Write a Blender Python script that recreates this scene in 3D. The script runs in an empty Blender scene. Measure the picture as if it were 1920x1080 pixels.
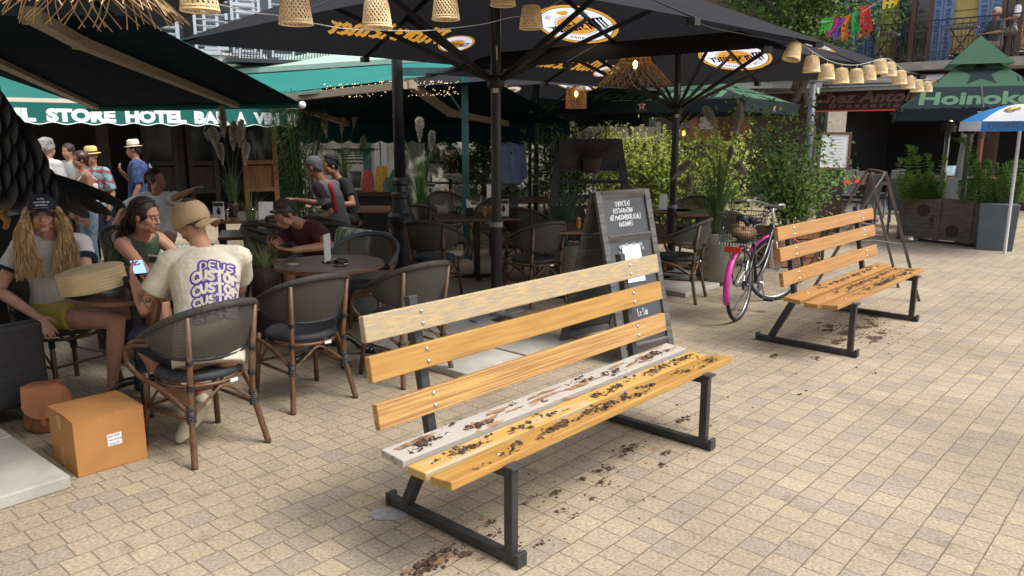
import bpy, bmesh, math, random
from mathutils import Vector, Matrix, Euler
from mathutils.bvhtree import BVHTree
from mathutils.geometry import delaunay_2d_cdt
R = math.radians
PI = math.pi
random.seed(7)
S = bpy.context.scene
COL = S.collection

# ---------------------------------------------------------------- camera
CAMH = 1.7; FPX = 1450.0; PITCH = math.atan(290 / 1450.0)
cd = bpy.data.cameras.new('camera')
cam = bpy.data.objects.new('camera', cd); COL.objects.link(cam)
cam.location = (0, 0, CAMH); cam.rotation_euler = (PI / 2 - PITCH, 0, 0)
cd.sensor_width = 36; cd.lens = FPX / 1920 * 36; cd.clip_start = 0.05; cd.clip_end = 500
S.camera = cam
# ---------------------------------------------------------------- sky, sun, exposure
SUN_EL, SUN_AZ = R(58), R(115)          # azimuth clockwise from +Y
w = bpy.data.worlds.new('World'); S.world = w; w.use_nodes = True
nt = w.node_tree; bg = nt.nodes['Background']
sk = nt.nodes.new('ShaderNodeTexSky'); sk.sky_type = 'NISHITA'; sk.sun_disc = False
sk.sun_elevation = SUN_EL; sk.sun_rotation = SUN_AZ; sk.air_density = 1.0; sk.dust_density = 4.0; sk.ozone_density = 1.0
hs = nt.nodes.new('ShaderNodeHueSaturation'); hs.inputs['Saturation'].default_value = 0.45
nt.links.new(sk.outputs[0], hs.inputs['Color']); nt.links.new(hs.outputs[0], bg.inputs['Color'])
bg.inputs['Strength'].default_value = 0.15
sd = bpy.data.lights.new('sun', 'SUN'); sun = bpy.data.objects.new('sun', sd); COL.objects.link(sun)
sd.energy = 1.35; sd.angle = R(22); sd.color = (1.0, 0.95, 0.87)
dirv = Vector((math.sin(SUN_AZ) * math.cos(SUN_EL), math.cos(SUN_AZ) * math.cos(SUN_EL), math.sin(SUN_EL)))
sun.rotation_euler = dirv.to_track_quat('Z', 'Y').to_euler(); sun.location = (0, 0, 30)
S.view_settings.view_transform = 'Standard'; S.view_settings.look = 'None'
S.view_settings.exposure = 0.98; S.view_settings.gamma = 1
try:
    S.cycles.max_bounces = 6; S.cycles.transparent_max_bounces = 8; S.cycles.use_denoising = True
except Exception: pass

# ---------------------------------------------------------------- photo pixel -> place
_c, _s = math.cos(PITCH), math.sin(PITCH)
def ray(x, y):
    u = (x - 960) / FPX; v = (540 - y) / FPX
    return Vector((u, _c + v * _s, -_s + v * _c))
def at(x, y, z=0.0):
    d = ray(x, y); t = (z - CAMH) / d.z
    return Vector((0, 0, CAMH)) + d * t
def pt(x, y, Y):
    d = ray(x, y); return Vector((0, 0, CAMH)) + d * (Y / d.y)

# ---------------------------------------------------------------- materials
MATS = {}
def mat(name, col=(.5, .5, .5), rough=.6, metal=0.0, var=0.0, scale=6.0, col2=None, bump=0.0, bscale=60.0,
        stretch=(1, 1, 1), emit=None, estr=1.0, trans=0.0, glass=False, transl=0.0, spec=.5, coat=0.0, thr=None, detail=4.0, bdist=.01):
    if name in MATS: return MATS[name]
    m = bpy.data.materials.new(name); m.use_nodes = True; n = m.node_tree; N = n.nodes; L = n.links
    b = N['Principled BSDF']; out = N['Material Output']
    b.inputs['Base Color'].default_value = (*col, 1); b.inputs['Roughness'].default_value = rough
    b.inputs['Metallic'].default_value = metal; b.inputs['Specular IOR Level'].default_value = spec
    b.inputs['Coat Weight'].default_value = coat
    tc = N.new('ShaderNodeTexCoord'); mp = N.new('ShaderNodeMapping'); mp.inputs['Scale'].default_value = stretch
    L.new(tc.outputs['Object'], mp.inputs['Vector'])
    if var > 0 or col2:
        no = N.new('ShaderNodeTexNoise'); no.inputs['Scale'].default_value = scale; no.inputs['Detail'].default_value = detail
        L.new(mp.outputs[0], no.inputs['Vector'])
        rp = N.new('ShaderNodeValToRGB'); L.new(no.outputs['Fac'], rp.inputs['Fac'])
        c2 = col2 if col2 else tuple(max(0, c * (1 - var)) for c in col)
        c1 = col if col2 else tuple(min(1, c * (1 + var)) for c in col)
        lo, hi = thr if thr else (.35, .65)
        rp.color_ramp.elements[0].position = lo; rp.color_ramp.elements[0].color = (*c2, 1)
        rp.color_ramp.elements[1].position = hi; rp.color_ramp.elements[1].color = (*c1, 1)
        L.new(rp.outputs['Color'], b.inputs['Base Color'])
        mx = N.new('ShaderNodeMapRange'); L.new(no.outputs['Fac'], mx.inputs['Value'])
        mx.inputs['To Min'].default_value = min(1, rough + .1); mx.inputs['To Max'].default_value = max(.05, rough - .1)
        L.new(mx.outputs[0], b.inputs['Roughness'])
    if bump > 0:
        nb = N.new('ShaderNodeTexNoise'); nb.inputs['Scale'].default_value = bscale; nb.inputs['Detail'].default_value = 5
        L.new(mp.outputs[0], nb.inputs['Vector'])
        bp = N.new('ShaderNodeBump'); bp.inputs['Strength'].default_value = bump; bp.inputs['Distance'].default_value = bdist
        L.new(nb.outputs['Fac'], bp.inputs['Height']); L.new(bp.outputs[0], b.inputs['Normal'])
    if emit:
        b.inputs['Emission Color'].default_value = (*emit, 1); b.inputs['Emission Strength'].default_value = estr
    if glass:
        b.inputs['Transmission Weight'].default_value = 1; b.inputs['IOR'].default_value = 1.45; b.inputs['Roughness'].default_value = .03
    if transl > 0:
        tr = N.new('ShaderNodeBsdfTranslucent'); ms = N.new('ShaderNodeMixShader'); ms.inputs[0].default_value = transl
        src = b.inputs['Base Color'].links[0].from_socket if b.inputs['Base Color'].links else None
        if src: L.new(src, tr.inputs['Color'])
        else: tr.inputs['Color'].default_value = (*col, 1)
        L.new(b.outputs[0], ms.inputs[1]); L.new(tr.outputs[0], ms.inputs[2]); L.new(ms.outputs[0], out.inputs['Surface'])
    MATS[name] = m; return m

def brickmat(name, c1, c2, mortar, bw, bh, mort=.01, rough=.8, axis='XZ', bump=.3):
    """wicker / siding style pattern"""
    if name in MATS: return MATS[name]
    m = bpy.data.materials.new(name); m.use_nodes = True; n = m.node_tree; N = n.nodes; L = n.links
    b = N['Principled BSDF']; b.inputs['Roughness'].default_value = rough
    tc = N.new('ShaderNodeTexCoord'); sp = N.new('ShaderNodeSeparateXYZ'); L.new(tc.outputs['Object'], sp.inputs[0])
    cb = N.new('ShaderNodeCombineXYZ')
    if axis == 'XZ':
        ad = N.new('ShaderNodeMath'); ad.operation = 'ADD'; L.new(sp.outputs[0], ad.inputs[0]); L.new(sp.outputs[1], ad.inputs[1])
        L.new(ad.outputs[0], cb.inputs[0]); L.new(sp.outputs[2], cb.inputs[1])
    else:
        L.new(sp.outputs[0], cb.inputs[0]); L.new(sp.outputs[1], cb.inputs[1])
    t = N.new('ShaderNodeTexBrick'); L.new(cb.outputs[0], t.inputs['Vector'])
    t.inputs['Color1'].default_value = (*c1, 1); t.inputs['Color2'].default_value = (*c2, 1); t.inputs['Mortar'].default_value = (*mortar, 1)
    t.inputs['Scale'].default_value = 1; t.inputs['Brick Width'].default_value = bw; t.inputs['Row Height'].default_value = bh
    t.inputs['Mortar Size'].default_value = mort; t.inputs['Mortar Smooth'].default_value = .6
    L.new(t.outputs['Color'], b.inputs['Base Color'])
    bp = N.new('ShaderNodeBump'); bp.inputs['Strength'].default_value = bump; bp.inputs['Distance'].default_value = .005; bp.invert = True
    L.new(t.outputs['Fac'], bp.inputs['Height']); L.new(bp.outputs[0], b.inputs['Normal'])
    MATS[name] = m; return m

# ---------------------------------------------------------------- object helpers
def V(*a): return Vector(a)
def tag(o, label=None, cat=None, group=None, kind=None):
    if label: o['label'] = label
    if cat: o['category'] = cat
    if group: o['group'] = group
    if kind: o['kind'] = kind
    return o
def thing(name, label, cat, loc=(0, 0, 0), rz=0.0, group=None):
    o = bpy.data.objects.new(name, None); COL.objects.link(o); o.empty_display_size = .1
    o.location = loc; o.rotation_euler = (0, 0, rz)
    return tag(o, label, cat, group)
def copy_tree(o, loc=None, rz=None, label=None, group=None, scale=None, parent=None):
    c = o.copy(); COL.objects.link(c)
    if parent is not None: c.parent = parent
    if loc is not None: c.location = loc
    if rz is not None: c.rotation_euler = (c.rotation_euler[0], c.rotation_euler[1], rz)
    if scale is not None: c.scale = scale if hasattr(scale, '__len__') else (scale,) * 3
    if label: c['label'] = label
    if group: c['group'] = group
    for ch in [k for k in bpy.data.objects if k.parent == o]: copy_tree(ch, parent=c)
    return c

class MB:
    def __init__(s): s.v = []; s.f = []; s.m = []
    def add(s, vs, fs, mi=0):
        k = len(s.v); s.v += [Vector(p) for p in vs]; s.f += [tuple(i + k for i in f) for f in fs]; s.m += [mi] * len(fs); return s
    def box(s, c, d, rot=None, mi=0):
        x, y, z = d[0] / 2, d[1] / 2, d[2] / 2
        P = [V(a, b, e) for e in (-z, z) for b in (-y, y) for a in (-x, x)]
        if rot is not None:
            Rm = rot if isinstance(rot, Matrix) else Matrix.Rotation(rot, 3, 'Z'); P = [Rm @ p for p in P]
        c = Vector(c); return s.add([p + c for p in P], [(0, 2, 3, 1), (4, 5, 7, 6), (0, 1, 5, 4), (2, 6, 7, 3), (0, 4, 6, 2), (1, 3, 7, 5)], mi)
    def bar(s, a, b, w, h, up=(0, 0, 1), mi=0):
        a = Vector(a); b = Vector(b); d = (b - a); L = d.length; d.normalize(); up = Vector(up)
        sd_ = d.cross(up)
        if sd_.length < 1e-4: sd_ = d.cross(V(0, 1, 0))
        sd_.normalize(); u = sd_.cross(d)
        P = [a + sd_ * x + u * z + d * y for z in (-h / 2, h / 2) for y in (0, L) for x in (-w / 2, w / 2)]
        return s.add(P, [(0, 2, 3, 1), (4, 5, 7, 6), (0, 1, 5, 4), (2, 6, 7, 3), (0, 4, 6, 2), (1, 3, 7, 5)], mi)
    def tube(s, pts, r, n=8, cap=True, mi=0, closed=False, flat=None):
        pts = [Vector(p) for p in pts]; N = len(pts)
        rs = r if hasattr(r, '__len__') else [r] * N
        k0 = len(s.v); ref = None; rings = []
        for i, p in enumerate(pts):
            if closed: t = pts[(i + 1) % N] - pts[i - 1]
            else: t = pts[min(i + 1, N - 1)] - pts[max(i - 1, 0)]
            if t.length < 1e-9: t = V(0, 0, 1)
            t.normalize()
            if ref is None: ref = t.cross(V(0, 0, 1)) if abs(t.z) < .9 else t.cross(V(1, 0, 0)); ref.normalize()
            ref = ref - t * ref.dot(t)
            if ref.length < 1e-6: ref = t.orthogonal()
            ref.normalize(); b = t.cross(ref)
            fl = flat if flat else 1
            rings.append([p + (ref * math.cos(a) + b * math.sin(a) * fl) * rs[i] for a in [2 * PI * j / n for j in range(n)]])
        s.v += [p for g in rings for p in g]; nf = 0
        for i in range(N if closed else N - 1):
            i2 = (i + 1) % N
            for j in range(n):
                s.f.append((k0 + i * n + j, k0 + i * n + (j + 1) % n, k0 + i2 * n + (j + 1) % n, k0 + i2 * n + j)); nf += 1
        if cap and not closed:
            s.f.append(tuple(k0 + j for j in reversed(range(n)))); s.f.append(tuple(k0 + (N - 1) * n + j for j in range(n))); nf += 2
        s.m += [mi] * nf; return s
    def caps(s, pts, r, n=12, mi=0):
        """tapered limb with rounded ends"""
        pts = [Vector(p) for p in pts]; rs = list(r) if hasattr(r, '__len__') else [r] * len(pts)
        a = (pts[0] - pts[1]).normalized(); b = (pts[-1] - pts[-2]).normalized()
        P = [pts[0] + a * rs[0] * .98, pts[0] + a * rs[0] * .7] + pts + [pts[-1] + b * rs[-1] * .7, pts[-1] + b * rs[-1] * .98]
        Q = [rs[0] * .2, rs[0] * .72] + rs + [rs[-1] * .72, rs[-1] * .2]
        return s.tube(P, Q, n, True, mi)
    def lathe(s, prof, n=20, c=(0, 0, 0), mi=0, rot=None):
        c = Vector(c); k0 = len(s.v)
        for (r, z) in prof:
            for j in range(n):
                a = 2 * PI * j / n; p = V(r * math.cos(a), r * math.sin(a), z)
                if rot is not None: p = rot @ p
                s.v.append(p + c)
        m = 0
        for i in range(len(prof) - 1):
            for j in range(n):
                s.f.append((k0 + i * n + j, k0 + i * n + (j + 1) % n, k0 + (i + 1) * n + (j + 1) % n, k0 + (i + 1) * n + j)); m += 1
        s.f.append(tuple(k0 + j for j in reversed(range(n)))); s.f.append(tuple(k0 + (len(prof) - 1) * n + j for j in range(n)))
        s.m += [mi] * (m + 2); return s
    def ell(s, c, r, n=12, rot=None, mi=0, zcut=None):
        c = Vector(c); h = max(4, n // 2 + 1); k0 = len(s.v)
        rx, ry, rz = r if hasattr(r, '__len__') else (r, r, r)
        for i in range(h + 1):
            th = PI * (i + .02) / (h + .04)
            for j in range(n):
                a = 2 * PI * j / n
                p = V(rx * math.sin(th) * math.cos(a), ry * math.sin(th) * math.sin(a), rz * math.cos(th))
                if zcut is not None and p.z < zcut: p.z = zcut
                if rot is not None: p = rot @ p
                s.v.append(p + c)
        m = 0
        for i in range(h):
            for j in range(n):
                s.f.append((k0 + i * n + j, k0 + (i + 1) * n + j, k0 + (i + 1) * n + (j + 1) % n, k0 + i * n + (j + 1) % n)); m += 1
        s.f.append(tuple(k0 + j for j in range(n))); s.f.append(tuple(k0 + h * n + j for j in reversed(range(n))))
        s.m += [mi] * (m + 2); return s
    def rings(s, R_, n=16, mi=0, cap=True):
        """R_: list of (centre, xvec, yvec): lofted ellipses"""
        k0 = len(s.v)
        for c, xv, yv in R_:
            for j in range(n):
                a = 2 * PI * j / n; s.v.append(Vector(c) + Vector(xv) * math.cos(a) + Vector(yv) * math.sin(a))
        m = 0
        for i in range(len(R_) - 1):
            for j in range(n):
                s.f.append((k0 + i * n + j, k0 + i * n + (j + 1) % n, k0 + (i + 1) * n + (j + 1) % n, k0 + (i + 1) * n + j)); m += 1
        if cap:
            s.f.append(tuple(k0 + j for j in reversed(range(n)))); s.f.append(tuple(k0 + (len(R_) - 1) * n + j for j in range(n))); m += 2
        s.m += [mi] * m; return s
    def quad(s, a, b, c, d, mi=0): return s.add([a, b, c, d], [(0, 1, 2, 3)], mi)
    def poly(s, pts, mi=0): return s.add(pts, [tuple(range(len(pts)))], mi)
    def slab(s, pts, off, mi=0):
        """polygon pts extruded by vector off"""
        n = len(pts); off = Vector(off); P = [Vector(p) for p in pts] + [Vector(p) + off for p in pts]
        fs = [tuple(reversed(range(n))), tuple(range(n, 2 * n))] + [(i, (i + 1) % n, n + (i + 1) % n, n + i) for i in range(n)]
        return s.add(P, fs, mi)
    def leaf(s, p, d, nrm, L, W, mi=0, fold=.25):
        d = Vector(d).normalized(); nrm = Vector(nrm); sd_ = d.cross(nrm)
        if sd_.length < 1e-5: sd_ = d.orthogonal()
        sd_.normalize(); nn = sd_.cross(d); p = Vector(p)
        return s.add([p, p + d * L * .45 + sd_ * W * .5 + nn * W * fold, p + d * L * .95 - nn * L * .12, p + d * L * .45 - sd_ * W * .5 + nn * W * fold, p + d * L * .5],
                     [(0, 4, 1), (1, 4, 2), (0, 3, 4), (3, 2, 4)], mi)
    def mesh(s, name):
        me = bpy.data.meshes.new(name); me.from_pydata([tuple(p) for p in s.v], [], s.f)
        me.update(); return me
    def build(s, name, mats, parent=None, smooth=False, bevel=0, loc=None, rz=0.0, solid=0):
        me = s.mesh(name)
        if not isinstance(mats, (list, tuple)): mats = [mats]
        for m in mats: me.materials.append(m)
        if len(mats) > 1: me.polygons.foreach_set('material_index', s.m)
        if smooth:
            if smooth == 2 or len(me.polygons) < 4000:
                bm_ = bmesh.new(); bm_.from_mesh(me); bmesh.ops.remove_doubles(bm_, verts=bm_.verts, dist=2e-5); bm_.to_mesh(me); bm_.free()
            me.polygons.foreach_set('use_smooth', [True] * len(me.polygons))
        o = bpy.data.objects.new(name, me); COL.objects.link(o)
        if parent is not None: o.parent = parent
        if loc is not None: o.location = loc
        o.rotation_euler[2] = rz
        if solid:
            md = o.modifiers.new('thick', 'SOLIDIFY'); md.thickness = solid
        if bevel:
            md = o.modifiers.new('bevel', 'BEVEL'); md.width = bevel; md.segments = 2; md.limit_method = 'ANGLE'; md.angle_limit = R(40)
        return o

def solidify_voxels(o, voxel, smooth_it=4, mats=None):
    """merge the overlapping closed pieces of a figure into one continuous skin"""
    md = o.modifiers.new('r', 'REMESH'); md.mode = 'VOXEL'; md.voxel_size = voxel; md.use_smooth_shade = True
    sm = o.modifiers.new('s', 'SMOOTH'); sm.factor = .5; sm.iterations = smooth_it
    dg = bpy.context.evaluated_depsgraph_get(); me = bpy.data.meshes.new_from_object(o.evaluated_get(dg))
    old = o.data; o.modifiers.clear(); o.data = me; me.name = o.name
    me.materials.clear()
    for m in (mats or [x for x in old.materials]): me.materials.append(m)
    me.polygons.foreach_set('material_index', [0] * len(me.polygons))
    me.polygons.foreach_set('use_smooth', [True] * len(me.polygons))
    bpy.data.meshes.remove(old); return o
def blob(mb, name, m, parent=None, voxel=.01, it=4, loc=None):
    o = mb.build(name, m, parent, True, loc=loc); return solidify_voxels(o, voxel, it, [m])

def bez(P, n=12):
    """smooth (Catmull-Rom) curve through the points P"""
    P = [Vector(p) for p in P]; out = []
    for i in range(len(P) - 1):
        p0 = P[max(i - 1, 0)]; p1 = P[i]; p2 = P[i + 1]; p3 = P[min(i + 2, len(P) - 1)]
        for k in range(n):
            t = k / n
            out.append(.5 * ((2 * p1) + (-p0 + p2) * t + (2 * p0 - 5 * p1 + 4 * p2 - p3) * t * t + (-p0 + 3 * p1 - 3 * p2 + p3) * t ** 3))
    out.append(P[-1]); return out

# ---------------------------------------------------------------- lettering
def font_tris(txt, size=1.0, bold=0.0, shear=0.0, space=1.0):
    cu = bpy.data.curves.new('t', 'FONT'); cu.body = txt; cu.size = size; cu.offset = bold; cu.shear = shear; cu.space_character = space
    cu.resolution_u = 3; cu.fill_mode = 'FRONT'
    ob = bpy.data.objects.new('t', cu); COL.objects.link(ob)
    dg = bpy.context.evaluated_depsgraph_get(); me = bpy.data.meshes.new_from_object(ob.evaluated_get(dg))
    P = [(v.co.x, v.co.y) for v in me.vertices]; F = [tuple(p.vertices) for p in me.polygons]
    bpy.data.objects.remove(ob); bpy.data.curves.remove(cu); bpy.data.meshes.remove(me)
    return P, F
STK = {  # hand lettering, one pen stroke per list
 'A': [[(0, 0), (.3, 1), (.6, 0)], [(.12, .35), (.5, .35)]], 'B': [[(0, 0), (0, 1), (.4, .9), (.4, .6), (0, .52), (.45, .42), (.45, .1), (0, 0)]],
 'C': [[(.55, .85), (.3, 1), (.05, .75), (.02, .3), (.25, 0), (.55, .12)]], 'D': [[(0, 0), (0, 1), (.4, .85), (.5, .45), (.35, .08), (0, 0)]],
 'E': [[(.5, 1), (0, 1), (0, 0), (.5, 0)], [(0, .52), (.4, .52)]], 'F': [[(.5, 1), (0, 1), (0, 0)], [(0, .52), (.4, .52)]],
 'H': [[(0, 1), (0, 0)], [(.5, 1), (.5, 0)], [(0, .5), (.5, .5)]], 'I': [[(.1, 1), (.1, 0)]],
 'L': [[(0, 1), (0, 0), (.45, 0)]], 'M': [[(0, 0), (.05, 1), (.35, .4), (.65, 1), (.7, 0)]], 'N': [[(0, 0), (0, 1), (.5, 0), (.5, 1)]],
 'O': [[(.28, 1), (.04, .75), (.02, .3), (.28, 0), (.54, .3), (.54, .75), (.28, 1)]], 'R': [[(0, 0), (0, 1), (.42, .88), (.42, .6), (0, .5), (.48, 0)]],
 'S': [[(.5, .85), (.28, 1), (.05, .8), (.12, .55), (.42, .42), (.48, .2), (.25, 0), (0, .15)]], 'T': [[(0, 1), (.55, 1)], [(.28, 1), (.28, 0)]],
 'U': [[(.02, 1), (.03, .3), (.26, 0), (.5, .3), (.52, 1)]], '/': [[(0, -.1), (.3, 1.1)]], "'": [[(.1, 1.1), (.05, .85)]], ' ': [],
 'e': [[(.02, .35), (.38, .38), (.32, .6), (.1, .6), (.02, .3), (.15, .02), (.38, .1)]], 'o': [[(.2, .62), (.02, .4), (.05, .1), (.22, 0), (.4, .2), (.38, .5), (.2, .62)]],
 'i': [[(.05, .6), (.05, 0)], [(.05, .82), (.05, .86)]], 'r': [[(.03, .6), (.03, 0)], [(.03, .4), (.15, .58), (.3, .6)]],
 'a': [[(.36, .55), (.15, .62), (.02, .3), (.15, 0), (.36, .15)], [(.37, .62), (.38, 0)]], 'd': [[(.36, .55), (.15, .62), (.02, .3), (.15, 0), (.36, .15)], [(.37, 1), (.38, 0)]]}
ADV = {'M': .88, 'I': .3, 'i': .25, "'": .2, '/': .42, ' ': .4, 'r': .38, 'e': .5, 'o': .5, 'a': .5, 'd': .5}
def smooth2(pl, it=2):
    pl = [Vector((p[0], p[1])) for p in pl]
    for _ in range(it):
        if len(pl) < 3: break
        q = [pl[0]]
        for i in range(len(pl) - 1): q += [pl[i] * .75 + pl[i + 1] * .25, pl[i] * .25 + pl[i + 1] * .75]
        q.append(pl[-1]); pl = q
    return pl
def strokes(txt, size=1.0, jitter=0.0, rnd=None, sm=2):
    out = []; x = 0
    for ch in txt:
        for s_ in STK.get(ch, []):
            j = [(p[0] + (rnd.uniform(-jitter, jitter) if rnd else 0), p[1] + (rnd.uniform(-jitter, jitter) if rnd else 0)) for p in s_]
            out.append([Vector(((x + p.x) * size, p.y * size)) for p in smooth2(j, sm)])
        x += ADV.get(ch, .7)
    return out, x * size
def stroke_polys(pl, w):
    """round pen: one quad per segment and a disc at each joint (2D polygons)"""
    P = []
    for a, b in zip(pl, pl[1:]):
        d = (b - a)
        if d.length < 1e-6: continue
        d.normalize(); n = Vector((-d.y, d.x)) * w / 2; P.append([a - n, b - n, b + n, a + n])
    for a in pl: P.append([a + Vector((math.cos(t), math.sin(t))) * w / 2 for t in [k * PI / 4 for k in range(8)]])
    return P
BL = {  # broad nib letters
 'M': [[(0, .95), (.12, .8), (.12, .1), (.0, 0)], [(.12, .85), (.3, .95), (.4, .8), (.4, .12), (.48, .02)], [(.4, .85), (.58, .95), (.7, .8), (.7, .12), (.82, 0)]],
 'o': [[(.05, .55), (.05, .12), (.2, 0), (.36, .12), (.36, .5), (.2, .64), (.05, .55)]],
 'r': [[(.0, .6), (.09, .5), (.09, .08), (.17, 0)], [(.12, .5), (.3, .64), (.34, .56)]],
 's': [[(.34, .58), (.18, .64), (.05, .5), (.3, .28), (.3, .1), (.14, 0), (.02, .08)]],
 't': [[(.14, .88), (.12, .12), (.22, 0), (.32, .06)], [(.0, .6), (.32, .6)]],
 'e': [[(.08, .3), (.34, .46), (.22, .64), (.05, .5), (.05, .12), (.2, 0), (.36, .1)]],
 'i': [[(.0, .6), (.09, .5), (.09, .1), (.17, 0)], [(.06, .82), (.12, .76)]],
 'n': [[(.0, .6), (.09, .5), (.09, .08), (.14, 0)], [(.1, .5), (.26, .64), (.36, .52), (.36, .1), (.44, 0)]]}
BADV = {'M': .92, 'o': .47, 'r': .38, 's': .43, 't': .37, 'e': .45, 'i': .25, 'n': .53}
def blackletter(txt, size, nib=.1):
    P = []; x = 0; d = Vector((math.cos(R(40)), math.sin(R(40)))) * nib / 2 * size
    e = Vector((-math.sin(R(40)), math.cos(R(40)))) * nib * .16 * size
    for ch in txt:
        for s_ in BL[ch]:
            q = [Vector(((x + p[0]) * size, p[1] * size)) for p in s_]
            for a, b in zip(q, q[1:]):
                t = (b - a).normalized(); cr = d.x * t.y - d.y * t.x
                dd = d if abs(cr) > nib * size * .1 else Vector((-t.y, t.x)) * nib * .18 * size
                P.append([a - dd, b - dd, b + dd, a + dd] if (dd.x * t.y - dd.y * t.x) < 0 else [a + dd, b + dd, b - dd, a - dd])
        x += BADV[ch]
    return P, x * size
def ring2(c, r0, n=40, sy=1.0): return [Vector((c[0] + r0 * math.cos(2 * PI * k / n), c[1] + r0 * sy * math.sin(2 * PI * k / n))) for k in range(n)]
def sheet2d(outer, decals, eps=1e-5):
    """one flat sheet whose printed areas are cut into its own mesh: returns verts, faces, slot per face"""
    vs = []; fs = []; pr = []
    def put(poly, k):
        ar = sum(p[0] * q[1] - q[0] * p[1] for p, q in zip(poly, list(poly[1:]) + [poly[0]])) / 2
        if abs(ar) < 2e-7: return
        if ar < 0: poly = list(reversed(poly))
        b = len(vs); vs.extend(Vector((p[0], p[1])) for p in poly); fs.append(list(range(b, b + len(poly)))); pr.append(k)
    put(outer, 0)
    for poly, k in decals: put(poly, k)
    v, e, f, ov, oe, of = delaunay_2d_cdt(vs, [], fs, 1, eps, True)
    F = []; M_ = []
    for face, orig in zip(f, of):
        if not orig: continue
        o = max(orig)
        if 0 not in orig: continue
        F.append(tuple(face)); M_.append(pr[o])
    return v, F, M_
def add_sheet(mb, outer, decals, O, X, Y):
    v, F, M_ = sheet2d(outer, decals); k = len(mb.v)
    mb.v += [O + X * p.x + Y * p.y for p in v]; mb.f += [tuple(i + k for i in f) for f in F]; mb.m += M_
def tris_as_polys(PF, dx=0, dy=0, sx=1, sy=1):
    P, F = PF; out = []
    for f in F: out.append([Vector((P[i][0] * sx + dx, P[i][1] * sy + dy)) for i in f])
    return out
def plane_text(mb, polys, O, X, Y, mi=0):
    for p in polys: mb.poly([O + X * q[0] + Y * q[1] for q in p], mi)
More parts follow.
